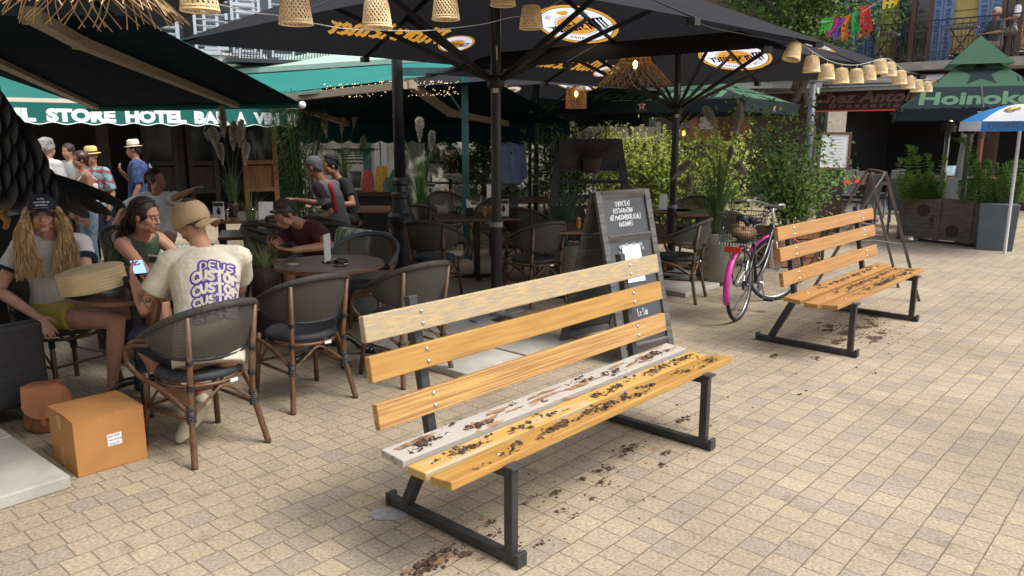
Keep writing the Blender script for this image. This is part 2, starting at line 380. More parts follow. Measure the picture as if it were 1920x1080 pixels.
# ================================================================ GROUND
def paver_mat():
    m = bpy.data.materials.new('pavers'); m.use_nodes = True; n = m.node_tree; N = n.nodes; L = n.links; b = N['Principled BSDF']
    def node(t, **k):
        o = N.new(t)
        for a, v in k.items(): setattr(o, a, v)
        return o
    def math_(op, a, b_=None, c=None, clamp=False):
        o = node('ShaderNodeMath', operation=op); o.use_clamp = clamp
        for i, q in enumerate((a, b_, c)):
            if q is None: continue
            if isinstance(q, (int, float)): o.inputs[i].default_value = q
            else: L.new(q, o.inputs[i])
        return o.outputs[0]
    tc = node('ShaderNodeTexCoord'); mp = node('ShaderNodeMapping'); mp.inputs['Rotation'].default_value = (0, 0, R(-47.7))
    L.new(tc.outputs['Object'], mp.inputs[0])
    wob = node('ShaderNodeTexNoise'); wob.inputs['Scale'].default_value = 9; L.new(mp.outputs[0], wob.inputs[0])
    wv = node('ShaderNodeVectorMath', operation='SCALE'); wv.inputs['Scale'].default_value = .012; L.new(wob.outputs['Color'], wv.inputs[0])
    av = node('ShaderNodeVectorMath', operation='ADD'); L.new(mp.outputs[0], av.inputs[0]); L.new(wv.outputs[0], av.inputs[1])
    sp = node('ShaderNodeSeparateXYZ'); L.new(av.outputs[0], sp.inputs[0]); u, v = sp.outputs[0], sp.outputs[1]
    RH = .131
    vr = math_('DIVIDE', v, RH); row = math_('FLOOR', vr); fv = math_('FRACT', vr)
    wn = node('ShaderNodeTexWhiteNoise', noise_dimensions='1D'); L.new(row, wn.inputs['W'])
    bw = math_('MULTIPLY_ADD', wn.outputs['Value'], .040, .106)
    off = math_('MULTIPLY', wn.outputs['Value'], 7.31)
    uu = math_('DIVIDE', math_('ADD', u, off), bw); iu = math_('FLOOR', uu); fu = math_('FRACT', uu)
    du = math_('MULTIPLY', math_('MINIMUM', fu, math_('SUBTRACT', 1, fu)), bw)
    dv = math_('MULTIPLY', math_('MINIMUM', fv, math_('SUBTRACT', 1, fv)), RH)
    d = math_('MINIMUM', du, dv)
    face = node('ShaderNodeMapRange'); face.interpolation_type = 'SMOOTHSTEP'; L.new(d, face.inputs['Value'])
    face.inputs['From Min'].default_value = .0008; face.inputs['From Max'].default_value = .0052
    cb = node('ShaderNodeCombineXYZ'); L.new(iu, cb.inputs[0]); L.new(row, cb.inputs[1])
    w2 = node('ShaderNodeTexWhiteNoise', noise_dimensions='2D'); L.new(cb.outputs[0], w2.inputs['Vector'])
    rp = node('ShaderNodeValToRGB'); L.new(w2.outputs['Value'], rp.inputs[0]); e = rp.color_ramp; e.interpolation = 'LINEAR'
    e.elements[0].position = 0; e.elements[0].color = (.32, .28, .235, 1); e.elements[1].position = 1; e.elements[1].color = (.405, .345, .255, 1)
    for p_, c_ in ((.14, (.325, .283, .235)), (.28, (.355, .305, .235)), (.6, (.385, .328, .245)), (.8, (.36, .31, .235))):
        q = e.elements.new(p_); q.color = (*c_, 1)
    s1 = node('ShaderNodeTexNoise'); s1.inputs['Scale'].default_value = 62; s1.inputs['Detail'].default_value = 6; s1.inputs['Roughness'].default_value = .85; L.new(tc.outputs['Object'], s1.inputs[0])
    sr = node('ShaderNodeMapRange'); L.new(s1.outputs['Fac'], sr.inputs[0]); sr.inputs['From Min'].default_value = .3; sr.inputs['From Max'].default_value = .7
    sr.inputs['To Min'].default_value = .40; sr.inputs['To Max'].default_value = 1.6
    s2 = node('ShaderNodeTexNoise'); s2.inputs['Scale'].default_value = .9; s2.inputs['Detail'].default_value = 6; L.new(tc.outputs['Object'], s2.inputs[0])
    sr2 = node('ShaderNodeMapRange'); L.new(s2.outputs['Fac'], sr2.inputs[0]); sr2.inputs['From Min'].default_value = .3; sr2.inputs['From Max'].default_value = .7
    sr2.inputs['To Min'].default_value = .80; sr2.inputs['To Max'].default_value = 1.1
    s3 = node('ShaderNodeTexNoise'); s3.inputs['Scale'].default_value = 4.2; s3.inputs['Detail'].default_value = 5; L.new(tc.outputs['Object'], s3.inputs[0])
    sr3 = node('ShaderNodeMapRange'); L.new(s3.outputs['Fac'], sr3.inputs[0]); sr3.inputs['From Min'].default_value = .60; sr3.inputs['From Max'].default_value = .70; sr3.inputs['To Min'].default_value = 1; sr3.inputs['To Max'].default_value = .80
    mul = math_('MULTIPLY', math_('MULTIPLY', sr.outputs[0], sr2.outputs[0]), sr3.outputs[0])
    sc = node('ShaderNodeVectorMath', operation='SCALE'); tn = node('ShaderNodeVectorMath', operation='MULTIPLY'); tn.inputs[1].default_value = (.89, .855, .80); L.new(rp.outputs[0], tn.inputs[0]); L.new(tn.outputs[0], sc.inputs[0]); L.new(mul, sc.inputs['Scale'])
    jn = node('ShaderNodeTexNoise'); jn.inputs['Scale'].default_value = 6.5; jn.inputs['Detail'].default_value = 4; L.new(tc.outputs['Object'], jn.inputs[0])
    jr = node('ShaderNodeMapRange'); L.new(jn.outputs['Fac'], jr.inputs[0]); jr.inputs['From Min'].default_value = .36; jr.inputs['From Max'].default_value = .62; jr.inputs['To Min'].default_value = .55; jr.inputs['To Max'].default_value = 0
    ff = math_('MAXIMUM', face.outputs[0], jr.outputs[0])
    mx = node('ShaderNodeMix', data_type='RGBA'); L.new(ff, mx.inputs[0]); mx.inputs[6].default_value = (.16, .13, .095, 1); L.new(sc.outputs[0], mx.inputs[7])
    L.new(mx.outputs[2], b.inputs['Base Color']); b.inputs['Roughness'].default_value = .85; b.inputs['Specular IOR Level'].default_value = .25
    hh = math_('ADD', math_('MULTIPLY', face.outputs[0], 1.0), math_('MULTIPLY', s1.outputs['Fac'], .35))
    hh = math_('ADD', hh, math_('MULTIPLY', w2.outputs['Value'], .35))
    bp = node('ShaderNodeBump'); bp.inputs['Strength'].default_value = .55; bp.inputs['Distance'].default_value = .006; L.new(hh, bp.inputs['Height']); L.new(bp.outputs[0], b.inputs['Normal'])
    return m
g = MB(); g.box((0, 60, -.05), (260, 260, .1))
tag(g.build('ground', paver_mat()), kind='structure')

M_conc = mat('concrete', (.40, .385, .34), .85, var=.18, scale=3, bump=.3, bscale=90, detail=8)
def slab(c, ang, size, label, h=.055, z=0.0, grp='concrete slabs weighing down the umbrella bases'):
    m = MB(); m.box((0, 0, h / 2), (size[0], size[1], h))
    o = m.build('concrete_slab', M_conc, bevel=.008, loc=(c[0], c[1], z), rz=ang); return tag(o, label, 'slab', grp)
A1 = R(47.7)
Ls = V(math.cos(A1), math.sin(A1), 0); Fs = V(math.sin(A1), -math.cos(A1), 0)

# ================================================================ BENCHES
W_gold = mat('wood_golden', (.47, .265, .065), .40, scale=2.2, col2=(.30, .15, .035), stretch=(1.2, 22, 22), bump=.12, bscale=30, detail=8, thr=(.3, .7))
W_fresh = mat('wood_fresh', (.50, .30, .10), .45, scale=2.2, col2=(.28, .14, .045), stretch=(1.0, 45, 45), bump=.15, bscale=20, detail=8, thr=(.35, .62))
W_weath = mat('wood_weathered', (.47, .335, .15), .6, scale=3.4, col2=(.30, .255, .19), stretch=(3.0, 34, 34), bump=.3, bscale=30, detail=12, thr=(.40, .62))
W_bleach = mat('wood_bleached', (.37, .34, .30), .65, scale=2.0, col2=(.28, .17, .095), stretch=(2.5, 11, 11), bump=.25, bscale=30, detail=6, thr=(.36, .41))
W_part = mat('wood_half_peeled', (.47, .28, .07), .5, scale=2.0, col2=(.42, .35, .21), stretch=(1.6, 16, 16), bump=.2, bscale=30, detail=7, thr=(.40, .50))
W_orange = mat('wood_orange', (.43, .225, .07), .42, scale=2.0, col2=(.29, .135, .038), stretch=(1.0, 20, 20), bump=.12, bscale=30, detail=8, thr=(.3, .7))
M_steel = mat('anthracite_steel', (.030, .032, .036), .45, var=.25, scale=14, spec=.5, bump=.08, bscale=40)
M_chrome = mat('bolt_steel', (.62, .62, .62), .25, metal=1)
M_soil = mat('soil', (.085, .048, .030), .95, var=.6, scale=60, bump=.6, bscale=200)
M_mud = mat('soil_smear', (.24, .14, .075), .9, var=.4, scale=30)
def make_bench(loc, rz, label, woods, soilseed):
    t = thing('park_bench', label, 'bench', loc, rz, 'slatted benches on the paved square')
    Lf = 1.573; ov = .30
    for x in (.0, Lf):
        f = MB(); xw = .05
        f.bar((x, -.02, .0275), (x, .80, .0275), xw - .006, .040)                       # ground bar
        f.box((x, .795, .035), (.058, .02, .06)); f.box((x, -.012, .035), (.058, .02, .06))
        f.bar((x, .04, .045), (x, .04, .415), .040, .044, up=(0, 1, 0))           # front leg
        f.bar((x, .68, .045), (x, .50, .395), .044, .05, up=(0, 1, 0))             # rear leg
        f.bar((x, .03, .395), (x, .53, .385), .05, .04)                           # seat bearer
        f.bar((x, .498, .37), (x, .623, 1.02), .046, .040, up=(0, 1, 0))          # back post
        f.box((x, .045, .42), (.07, .09, .012)); f.box((x, .20, .405), (.045, .30, .008))
        f.build('side_frame', M_steel, t, bevel=.004)
    # back slats (z centre, y of centre), tilted with the post
    tilt = math.atan2(.127, .665)
    for i, (zc, wd) in enumerate(((.935, woods[0]), (.775, woods[1]), (.585, woods[2]))):
        yc = .498 + (zc - .37) * .191 - .022 - .019
        s_ = MB(); s_.box((0, 0, 0), (Lf + 2 * ov, .034, .108))
        o = s_.build('back_slat', wd, t, bevel=.005); o.location = (Lf / 2, yc, zc); o.rotation_euler = (-tilt, 0, 0)
        if i == 0 and woods[0] == W_weath: o['label'] = 'grey weathered top slat'
        for x in (.0, Lf):
            for dz in (-.026, .026):
                b_ = MB(); b_.lathe([(.010, 0), (.010, .002), (.0075, .006), (.003, .0085)], 12, rot=Matrix.Rotation(R(90), 3, 'X'))
                q = b_.build('bolt', M_chrome, o, True); q.location = (x - Lf / 2, -.017, dz)
    for i, (yc, wd_, zc, tl, wd) in enumerate(((.405, .135, .437, R(4), woods[3]), (.258, .108, .420, R(0), woods[4]), (.110, .118, .430, R(-5), woods[5]))):
        s_ = MB(); s_.box((0, 0, 0), (Lf + 2 * ov + (.02 if i == 2 else 0), wd_, .034))
        o = s_.build('seat_slat', wd, t, bevel=.005); o.location = (Lf / 2, yc, zc); o.rotation_euler = (tl, 0, 0)
        if wd == W_bleach: o['label'] = 'bleached whitish rear seat slat'
        for x in (.0, Lf):
            b_ = MB(); b_.lathe([(.009, 0), (.009, .002), (.006, .004)], 10); q = b_.build('bolt', M_chrome, o, True); q.location = (x - Lf / 2, 0, .0172)
    return t
def crumb(m, p, r, rnd, mi=0):
    n = 6; k0 = len(m.v)
    for (rr, z) in ((.75, 0), (1.0, .3), (.6, .75), (.1, .9)):
        for j in range(n):
            a = 2 * PI * j / n + z; q = rr * r * rnd.uniform(.6, 1.25); m.v.append(Vector(p) + V(q * math.cos(a), q * math.sin(a), z * r * rnd.uniform(.35, .75)))
    for i in range(3):
        for j in range(n): m.f.append((k0 + i * n + j, k0 + i * n + (j + 1) % n, k0 + (i + 1) * n + (j + 1) % n, k0 + (i + 1) * n + j)); m.m.append(mi)
    m.f.append(tuple(k0 + 3 * n + j for j in range(n))); m.m.append(mi)
def smear(m, p, a, b_, ang, rnd, mi=1):
    n = 16; c = Vector(p); P = []
    for j in range(n):
        t = 2 * PI * j / n; k = rnd.uniform(.55, 1.2); x = a * math.cos(t) * k; y = b_ * math.sin(t) * k
        P.append(c + V(x * math.cos(ang) - y * math.sin(ang), x * math.sin(ang) + y * math.cos(ang), 0))
    m.slab(P, (0, 0, .0012), mi)
def clump(m, p, rad, n, rnd, ax=(1, 0), mi=0, sz=.007):
    ax = Vector((ax[0], ax[1])); ay = Vector((-ax.y, ax.x))
    for _ in range(2 + n // 25):
        a = rnd.gauss(0, .4) * rad * 1.4; b_ = rnd.gauss(0, .4) * rad * .6; smear(m, Vector(p) + V(ax.x * a + ay.x * b_, ax.y * a + ay.y * b_, .0004 * rnd.random()), rad * rnd.uniform(.2, .45), rad * rnd.uniform(.10, .22), math.atan2(ax.y, ax.x) + rnd.uniform(-.4, .4), rnd, 0)
    for _ in range(int(n * .62)):
        a = rnd.gauss(0, .45) * rad * 1.5; b_ = rnd.gauss(0, .4) * rad * .7; q = Vector(p) + V(ax.x * a + ay.x * b_, ax.y * a + ay.y * b_, 0)
        k = max(0, 1 - math.hypot(a / 1.5, b_ / .8) / rad)
        q.z += k * rad * .35 * rnd.random(); crumb(m, q, sz * rnd.choice((.3, .4, .5, .6, .8, 1.0, 1.5)) * rnd.uniform(.8, 1.2), rnd, mi)
B1 = V(.026, 2.817, 0); L1 = R(47.83)
bench1 = make_bench(B1, L1, 'large wooden bench in the foreground with a grey weathered top slat', (W_weath, W_gold, W_fresh, W_bleach, W_part, W_gold), 1)
B2 = V(2.654, 5.764, 0)
bench2 = make_bench(B2, R(47.5), 'smaller looking orange wooden bench on the right behind the bicycle with clean back slats', (W_orange,) * 6, 2)
def seat_soil(bn, rz, spots, smears, seed, name_label):
    rnd = random.Random(seed); m = MB()
    for (x, y, r, n) in spots:
        z = .4555 if y > .33 else (.4375 if y > .19 else .4485); z += {0: (y - .405) * .07, 1: 0, 2: -(y - .11) * .087}[0 if y > .33 else (1 if y > .19 else 2)]
        clump(m, (x, y, z), r, n, rnd, (1, 0))
    for (x, y, a, b_) in smears:
        z = .4556 if y > .33 else (.4376 if y > .19 else .4486); z += {0: (y - .405) * .07, 1: 0, 2: -(y - .11) * .087}[0 if y > .33 else (1 if y > .19 else 2)]
        smear(m, (x, y, z + .0008), a, b_, rnd.uniform(-.12, .12), rnd)
    o = m.build('spilled_soil', [M_soil, M_mud], loc=bn, rz=rz); tag(o, name_label, 'soil', kind='stuff')
rnd = random.Random(3)
sp1 = [(-.13, .40, .05, 110), (.13, .385, .04, 60), (.22, .36, .03, 40), (-.07, .255, .055, 70), (.0, .25, .03, 30), (.26, .25, .04, 40), (.12, .12, .03, 45),
       (.42, .12, .05, 80), (.33, .115, .04, 60), (.62, .12, .05, 60), (.72, .10, .04, 40), (.86, .25, .04, 45), (1.02, .255, .045, 60), (1.35, .25, .05, 60), (1.45, .26, .05, 50),
       (1.52, .39, .05, 80), (1.62, .40, .05, 70), (.95, .40, .03, 30), (1.2, .38, .05, 40), (1.13, .12, .035, 30), (1.48, .11, .03, 30), (.9, .11, .05, 60), (.78, .12, .05, 50), (1.72, .12, .04, 40), (.5, .25, .03, 25), (1.7, .25, .05, 45)]
sp1 += [(rnd.uniform(-.25, 1.8), rnd.choice((.405, .258, .11)) + rnd.uniform(-.045, .045), .03, 9) for _ in range(60)]
sm1 = [(rnd.uniform(-.15, 1.75), .405 + rnd.uniform(-.04, .03), rnd.uniform(.04, .13), rnd.uniform(.006, .018)) for _ in range(17)] + [(rnd.uniform(0, 1.7), .255 + rnd.uniform(-.03, .03), rnd.uniform(.02, .05), .006) for _ in range(9)]
seat_soil(B1, L1, sp1, sm1, 5, 'dark potting soil spilled along the seat of the foreground bench')
sp2 = [(.75 + .07 * k, .10, .05, 60) for k in range(5)] + [(.5 + .12 * k, .26, .05, 35) for k in range(9)] + [(.5 + .13 * k, .40, .04, 26) for k in range(8)] + [(1.5, .11, .04, 40)]
sp2 += [(rnd.uniform(.1, 1.8), rnd.choice((.405, .258, .11)) + rnd.uniform(-.04, .04), .05, 10) for _ in range(40)]
seat_soil(B2, R(47.5), sp2, [], 6, 'dark potting soil spilled along the seat of the right hand bench')
# soil on the paving, round both benches
m = MB(); rnd = random.Random(11)
def gsoil(px, py, r, n, z=.0): clump(m, at(px, py, .001), r, n, rnd, (Ls.x, Ls.y), sz=.0065)
for a in ((1040, 926, .04, 40), (1110, 936, .02, 26), (920, 980, .03, 30), (830, 1045, .12, 170), (790, 1070, .05, 30), (1012, 1020, .03, 20), (1090, 900, .03, 30), (1280, 788, .06, 80),
          (1190, 840, .06, 60), (1250, 850, .035, 40), (1170, 845, .08, 60), (1240, 872, .03, 25), (1140, 880, .08, 40), (1320, 800, .05, 30), (1510, 733, .015, 12), (1500, 740, .02, 10), (1450, 668, .05, 50),
          (1530, 672, .05, 30), (1560, 615, .16, 120), (1600, 620, .2, 120), (1630, 608, .15, 90), (1650, 630, .2, 90), (1580, 635, .2, 80), (1640, 592, .1, 60), (960, 1030, .05, 40), (1078, 968, .03, 20),
          (1050, 960, .03, 20), (985, 945, .02, 18), (1130, 905, .05, 30), (1000, 930, .02, 12), (935, 1000, .05, 26), (1640, 700, .02, 8), (1365, 745, .01, 6), (1410, 765, .015, 8), (1270, 760, .01, 8), (1490, 640, .03, 20)):
    gsoil(*a)
for _ in range(120):
    k = rnd.random(); q = B1 + Ls * rnd.uniform(-.2, 1.9) - Fs * rnd.gauss(.20, .16) + V(0, 0, .001); crumb(m, q, rnd.uniform(.002, .007), rnd)
for _ in range(150):
    q = B2 + Ls * rnd.gauss(.8, .5) - Fs * rnd.gauss(.20, .2) + V(0, 0, .001); crumb(m, q, rnd.uniform(.003, .010), rnd)
for (px, py, a, b_) in ((830, 1050, .06, .02), (760, 1072, .035, .018), (905, 972, .03, .012), (1228, 842, .035, .015), (1250, 795, .02, .01), (1262, 806, .03, .01), (890, 995, .02, .012), (1065, 962, .012, .008), (1212, 868, .015, .01), (902, 1048, .03, .012), (1228, 930, .02, .008), (1340, 790, .02, .01), (1015, 985, .02, .01)):
    smear(m, at(px, py, .0015), a, b_, rnd.uniform(.5, 1.1), rnd)
tag(m.build('scattered_soil', [M_soil, M_mud]), 'crumbs and brown smears of soil scattered on the paving around the benches', 'soil', kind='stuff')
# grey cement patch at the rear foot of the bench
m = MB(); rnd = random.Random(8); c = at(728, 965, .0)
m.slab([c + V(math.cos(t) * .10 * rnd.uniform(.8, 1.2), math.sin(t) * .055 * rnd.uniform(.8, 1.2), .001) for t in [2 * PI * k / 16 for k in range(16)]], (0, 0, .003))
tag(m.build('cement_patch', mat('cement', (.27, .27, .27), .9, var=.2, scale=20, bump=.5)), 'small grey cement patch under the rear foot of the foreground bench', 'cement patch')

# ================================================================ CONCRETE SLABS
# slabs round the umbrella pole, and the two at the left edge, and by the wicker pot
p0 = at(879, 703, .055); 
cs = p0 + Ls * .31 - Fs * .31
for k, (a, b_, lb) in enumerate(((.31, .31, 'pale concrete slab nearest the bench, in front of the umbrella pole'), (.95, .31, 'pale concrete slab behind the chalkboard side of the umbrella pole'), (.31, .95, 'pale concrete slab on the left behind the nearest one at the umbrella pole'), (.95, .95, 'pale concrete slab under the umbrella pole farthest from the bench'))):
    c = p0 + Ls * a - Fs * b_; slab((c.x, c.y), A1, (.61, .61), lb)
pl = at(135, 893, .06); dL = (at(0, 935, .06) - pl); dL.normalize(); angL = math.atan2(dL.y, dL.x); nL = V(dL.y, -dL.x, 0)
if nL.y < 0: nL = -nL
for a, b_, lb in ((.0, .0, 'pale concrete slab at the left edge in front of the cardboard box'), (.0, 1.0, 'pale concrete slab at the left edge beside the leather backpack')):
    c = pl + dL * (.46 + .0) + nL * (.39 + b_ * .79); slab((c.x, c.y), angL, (.91, .77), lb, h=.065)
for px, py, lb in ((1262, 532, 'concrete slab lying under the wicker pot of grass'), (1225, 510, 'concrete slab behind the one under the wicker pot')):
    c = at(px, py, .05); slab((c.x, c.y), A1, (.75, .75), lb)

# ================================================================ CARDBOARD BOX
M_card = mat('cardboard', (.44, .205, .06), .75, var=.10, scale=5, bump=.25, bscale=9, bdist=.02)
M_cardd = mat('cardboard_edge', (.30, .13, .04), .8)
M_tape = mat('packing_tape', (.56, .32, .15), .25, var=.05, spec=.6)
M_label = mat('label_paper', (.82, .83, .84), .5)
M_ink = mat('blue_ink', (.08, .10, .30), .6)
c0 = at(147, 897, 0); c1 = at(281, 857, 0); xd = (c1 - c0); bl = xd.length; xd.normalize(); yd = V(-xd.y, xd.x, 0)
bl = .345; bd = .36; bh = .295
bx = thing('cardboard_box', 'closed brown cardboard box with a white address label', 'box', c0, math.atan2(xd.y, xd.x))
m = MB(); m.box((bl / 2, bd / 2, bh / 2 - .002), (bl, bd, bh - .004)); m.build('body', M_card, bx, bevel=.004)
m = MB()
m.slab([V(-.001, -.001, bh - .004), V(bl + .001, -.001, bh - .004), V(bl + .001, bd / 2 - .003, bh + .002), V(-.001, bd / 2 - .003, bh + .006)], (0, 0, .004))
m.slab([V(-.001, bd / 2 + .003, bh + .001), V(bl + .001, bd / 2 + .003, bh + .003), V(bl + .001, bd + .001, bh - .004), V(-.001, bd + .001, bh - .004)], (0, 0, .004))
m.build('flap', M_card, bx, bevel=.001)
m = MB(); m.bar((.02, bd / 2, bh + .002), (bl - .02, bd / 2, bh + .002), .010, .005); m.build('flap_gap', M_cardd, bx)
for z0, z1 in ((bh - .085, bh - .01), (.02, .12)): m = MB(); m.box((-.0012, bd * .55, (z0 + z1) / 2), (.002, .05, z1 - z0)); m.build('tape', M_tape, bx)
lb = MB(); lb.box((bl * .545, -.0015, bh * .52), (.07, .002, .062)); lo = lb.build('address_label', M_label, bx)
m = MB()
for k, tx in enumerate(('MALO SENSB', 'Peters Perpeting', 'Vonning 1073')):
    P = tris_as_polys(font_tris(tx, .0115, .0003)); plane_text(m, P, V(bl * .545 - .031, -.0032, bh * .52 + .016 - k * .020), V(.85, 0, 0.02), V(0, 0, 1))
m.build('label_print', M_ink, lo)

# ================================================================ LEATHER BACKPACK
M_leath = mat('tan_leather', (.33, .125, .05), .5, var=.2, scale=7, bump=.15, bscale=50)
M_leath2 = mat('tan_leather_flap', (.38, .155, .065), .42, var=.1, scale=7)
bp0 = at(85, 812, 0); bp = thing('leather_backpack', 'tan leather backpack with a rounded flap standing on the ground behind the cardboard box', 'backpack', bp0 + V(0, .06, 0), R(12))
m = MB()
rg = []
for z, wx, wy in ((.0, .10, .06), (.01, .125, .075), (.08, .135, .085), (.16, .132, .08), (.22, .118, .07), (.26, .10, .055), (.275, .08, .045)):
    rg.append((V(.0, 0, z), V(wx, 0, 0), V(0, wy, 0)))
m.rings(rg, 24)
for v_ in m.v: v_.x += .006 * math.sin(v_.z * 60 + v_.y * 30); v_.y += .006 * math.sin(v_.z * 45 + v_.x * 50)
m.build('body', M_leath, bp, True)
m = MB(); P = [V(-.105, 0, .285), V(.10, 0, .295)] + [V(.105 * math.cos(a), -.004, .18 - .09 * math.sin(a) * .9) for a in [PI * k / 14 for k in range(15)]]
m.slab([p + V(0, -.094 + (p.z - .18) * .12, 0) for p in P], (0, .006, 0)); m.slab([V(-.105, -.084, .287), V(.10, -.084, .297), V(.09, .05, .285), V(-.09, .05, .275)], (0, 0, .006)); m.build('flap', M_leath2, bp, bevel=.002)
m = MB(); m.bar((.0, -.108, .17), (.005, -.10, .06), .022, .006, up=(0, 1, 0)); m.build('buckle_strap', M_leath2, bp, bevel=.001)
m = MB()
for s_ in (-1, 1): m.tube(bez([V(.0, -.10, .10), V(s_ * .05, -.095, .13), V(s_ * .08, -.085, .05)], 5), .004, 6)
m.build('drawstring', M_leath2, bp, True)
for a_ in (((-.10, 0, .05), (.035, .06, .05)), ((.11, 0, .09), (.03, .055, .06))): m = MB(); m.ell(*a_, 12); m.build('side_pocket', M_leath, bp, True)

# ================================================================ CHALKBOARD
M_frame = mat('grey_stained_wood', (.085, .082, .078), .7, var=.35, scale=3, stretch=(1, 1, 14), bump=.15, bscale=30)
M_slate = mat('blackboard', (.022, .024, .027), .55, scale=2.5, col2=(.05, .055, .062), thr=(.42, .75), detail=7)
M_chalk = mat('chalk', (.75, .76, .77), .95)
fl = at(1163, 688, 0); fr = at(1277, 657, 0); xb = (fr - fl); wb = .60; xb.normalize(); ang = math.atan2(xb.y, xb.x)
cb = thing('chalkboard_stand', 'grey A-frame chalkboard menu stand with handwritten chalk and taped paper sheets', 'menu stand', fl + xb * .02, ang)
Hh = 1.27; lean = .33     # top moves back by lean
def fp(x, z, o=0.0):      # point on the front panel: x across, z height, o outwards
    k = z / Hh; n = V(0, -Hh, -lean).normalized(); return V(x, lean * k, z) + n * o
nf = V(0, -Hh, -lean).normalized(); upf = V(0, lean, Hh).normalized()
fm = MB(); t_ = .03
for x in (.03, wb - .03): fm.bar(fp(x, 0), fp(x, Hh), .06, t_, up=nf)
for z in (.10, .915, Hh - .03): fm.bar(fp(.06, z), fp(wb - .06, z), .06 if z > .2 else .075, t_ - .004, up=nf)
fm.build('front_frame', M_frame, cb, bevel=.003)
def bpn(x, z, o=0.0): k = z / Hh; return V(x, 2 * lean + .03 - lean * k, z)
nb = V(0, -Hh, lean).normalized(); fm = MB()
for x in (.03, wb - .03): fm.bar(bpn(x, 0), bpn(x, Hh), .06, t_, up=nb)
for z in (.10, .80, Hh - .03): fm.bar(bpn(.06, z), bpn(wb - .06, z), .06, t_ - .004, up=nb)
fm.build('rear_frame', M_frame, cb, bevel=.003)
for z0, z1, nm in ((.942, Hh - .055, 'a'), (.135, .888, 'b')):
    q = MB(); q.slab([fp(.055, z0, -.004), fp(wb - .055, z0, -.004), fp(wb - .055, z1, -.004), fp(.055, z1, -.004)], -nf * .006); q.build('slate_panel', M_slate, cb)
    q = MB(); q.slab([bpn(.055, z0), bpn(wb - .055, z0), bpn(wb - .055, z1), bpn(.055, z1)], nb * .006); q.build('slate_panel', M_slate, cb)
q = MB(); rr = random.Random(4)
def chalk(txt, x, z, size, w_=.0045, sx=.62, jit=.05):
    pls, wd = strokes(txt, size, jit, rr)
    for pl_ in pls:
        for pg in stroke_polys([Vector((p.x * sx, p.y)) for p in pl_], w_): q.poly([fp(x + p[0], z + p[1] * .965, .0005) for p in pg])
chalk("CHOUC'EAT", .20, 1.155, .036, .005, .82); chalk('RESTAURATION', .17, 1.105, .035, .005, .78); chalk('AIT MAISON/BIO/LOCAL/', .125, 1.053, .038, .005, .72); chalk('RAISONNES', .215, 1.003, .036, .005, .74)
chalk('Midi / Soir', .33, .44, .05); chalk('Le Soir', .26, .33, .055, .005); chalk('ferme', .29, .25, .045)
q.poly([fp(.30 + a, .435 + b_, .0005) for a, b_ in ((0, 0), (.2, .012), (.2, .016), (0, .004))])
q.build('chalk_writing', M_chalk, cb)
q = MB(); q.slab([fp(.20, .585, .002), fp(.40, .585, .004), fp(.40, .865, .003), fp(.20, .865, .002)], nf * .0008); q.build('paper_sheet', mat('paper', (.80, .83, .88), .6), cb)
q = MB(); rr2 = random.Random(2)
for (x, z, a, b_) in ((.185, .855, .028, .018), (.25, .868, .03, .013), (.33, .868, .03, .012), (.41, .862, .025, .02), (.425, .83, .02, .02), (.165, .80, .012, .03)): q.poly([fp(x + math.cos(t) * a * rr2.uniform(.6, 1), z + math.sin(t) * b_ * rr2.uniform(.6, 1), .0055) for t in [2 * PI * k / 10 for k in range(10)]])
q.build('sticky_tape', mat('clear_tape', (.22, .24, .26), .2), cb)
q = MB()
for k in range(8):
    P = font_tris('menu du jour entree plat', .010); break
for k in range(9): q.box(fp(.30, .83 - k * .026, .0045), (.10 + .03 * math.sin(k * 2), .0006, .0025))
q.build('sheet_print', mat('print_grey', (.35, .37, .42), .7), cb)
# closed steel sandwich frame on the right (bare A-frame)
M_rust = mat('brown_steel', (.10, .075, .06), .6, var=.2)
tA = pt(1668, 312, 8.5); g1 = at(1723, 565, 0); g1b = at(1716, 545, 0); g2 = at(1607, 500, 0)
a0 = V(g1.x, g1.y, 0); ex = thing('metal_trestle', 'empty brown metal A-frame sign stand between the benches and planters', 'sign stand', a0, 0)
top = tA - a0; r1 = V(0, 0, 0); q = MB(); back = at(1660, 470, 0) - a0
lf = V(-1.02, .30, 0); sidev = V(.16, .72, 0)
topz = 1.30; tp = V(-.38, .18, topz)
q.bar(V(0, 0, 0), tp, .03, .03); q.bar(sidev + V(-.02, 0, 0), tp + sidev, .03, .03); q.build('front_legs', M_rust, ex, bevel=.002)
q = MB(); q.bar(lf, tp + V(-.02, 0, 0), .028, .028); q.bar(lf + sidev, tp + sidev + V(-.02, 0, 0), .028, .028); q.build('rear_legs', M_rust, ex, bevel=.002)
q = MB(); q.bar(tp, tp + sidev, .03, .03); q.build('top_bar', M_rust, ex)
q = MB(); a_ = V(0, 0, 0).lerp(tp, .45); b_ = lf.lerp(tp, .45); q.bar(a_, (a_ + b_) / 2 + V(0, 0, .03), .018, .006); q.bar((a_ + b_) / 2 + V(0, 0, .03), b_, .018, .006); q.bar(a_ + sidev, b_ + sidev, .018, .006)
q.build('cross_brace', mat('zinc_strip', (.45, .45, .45), .4, metal=.6), ex)
q = MB(); q.tube([tp + V(-.02, -.02, .01), tp + V(-.05, -.02, -.06), tp + V(-.10, -.02, -.14)], .006, 6); q.build('hook', mat('zinc_strip'), ex)
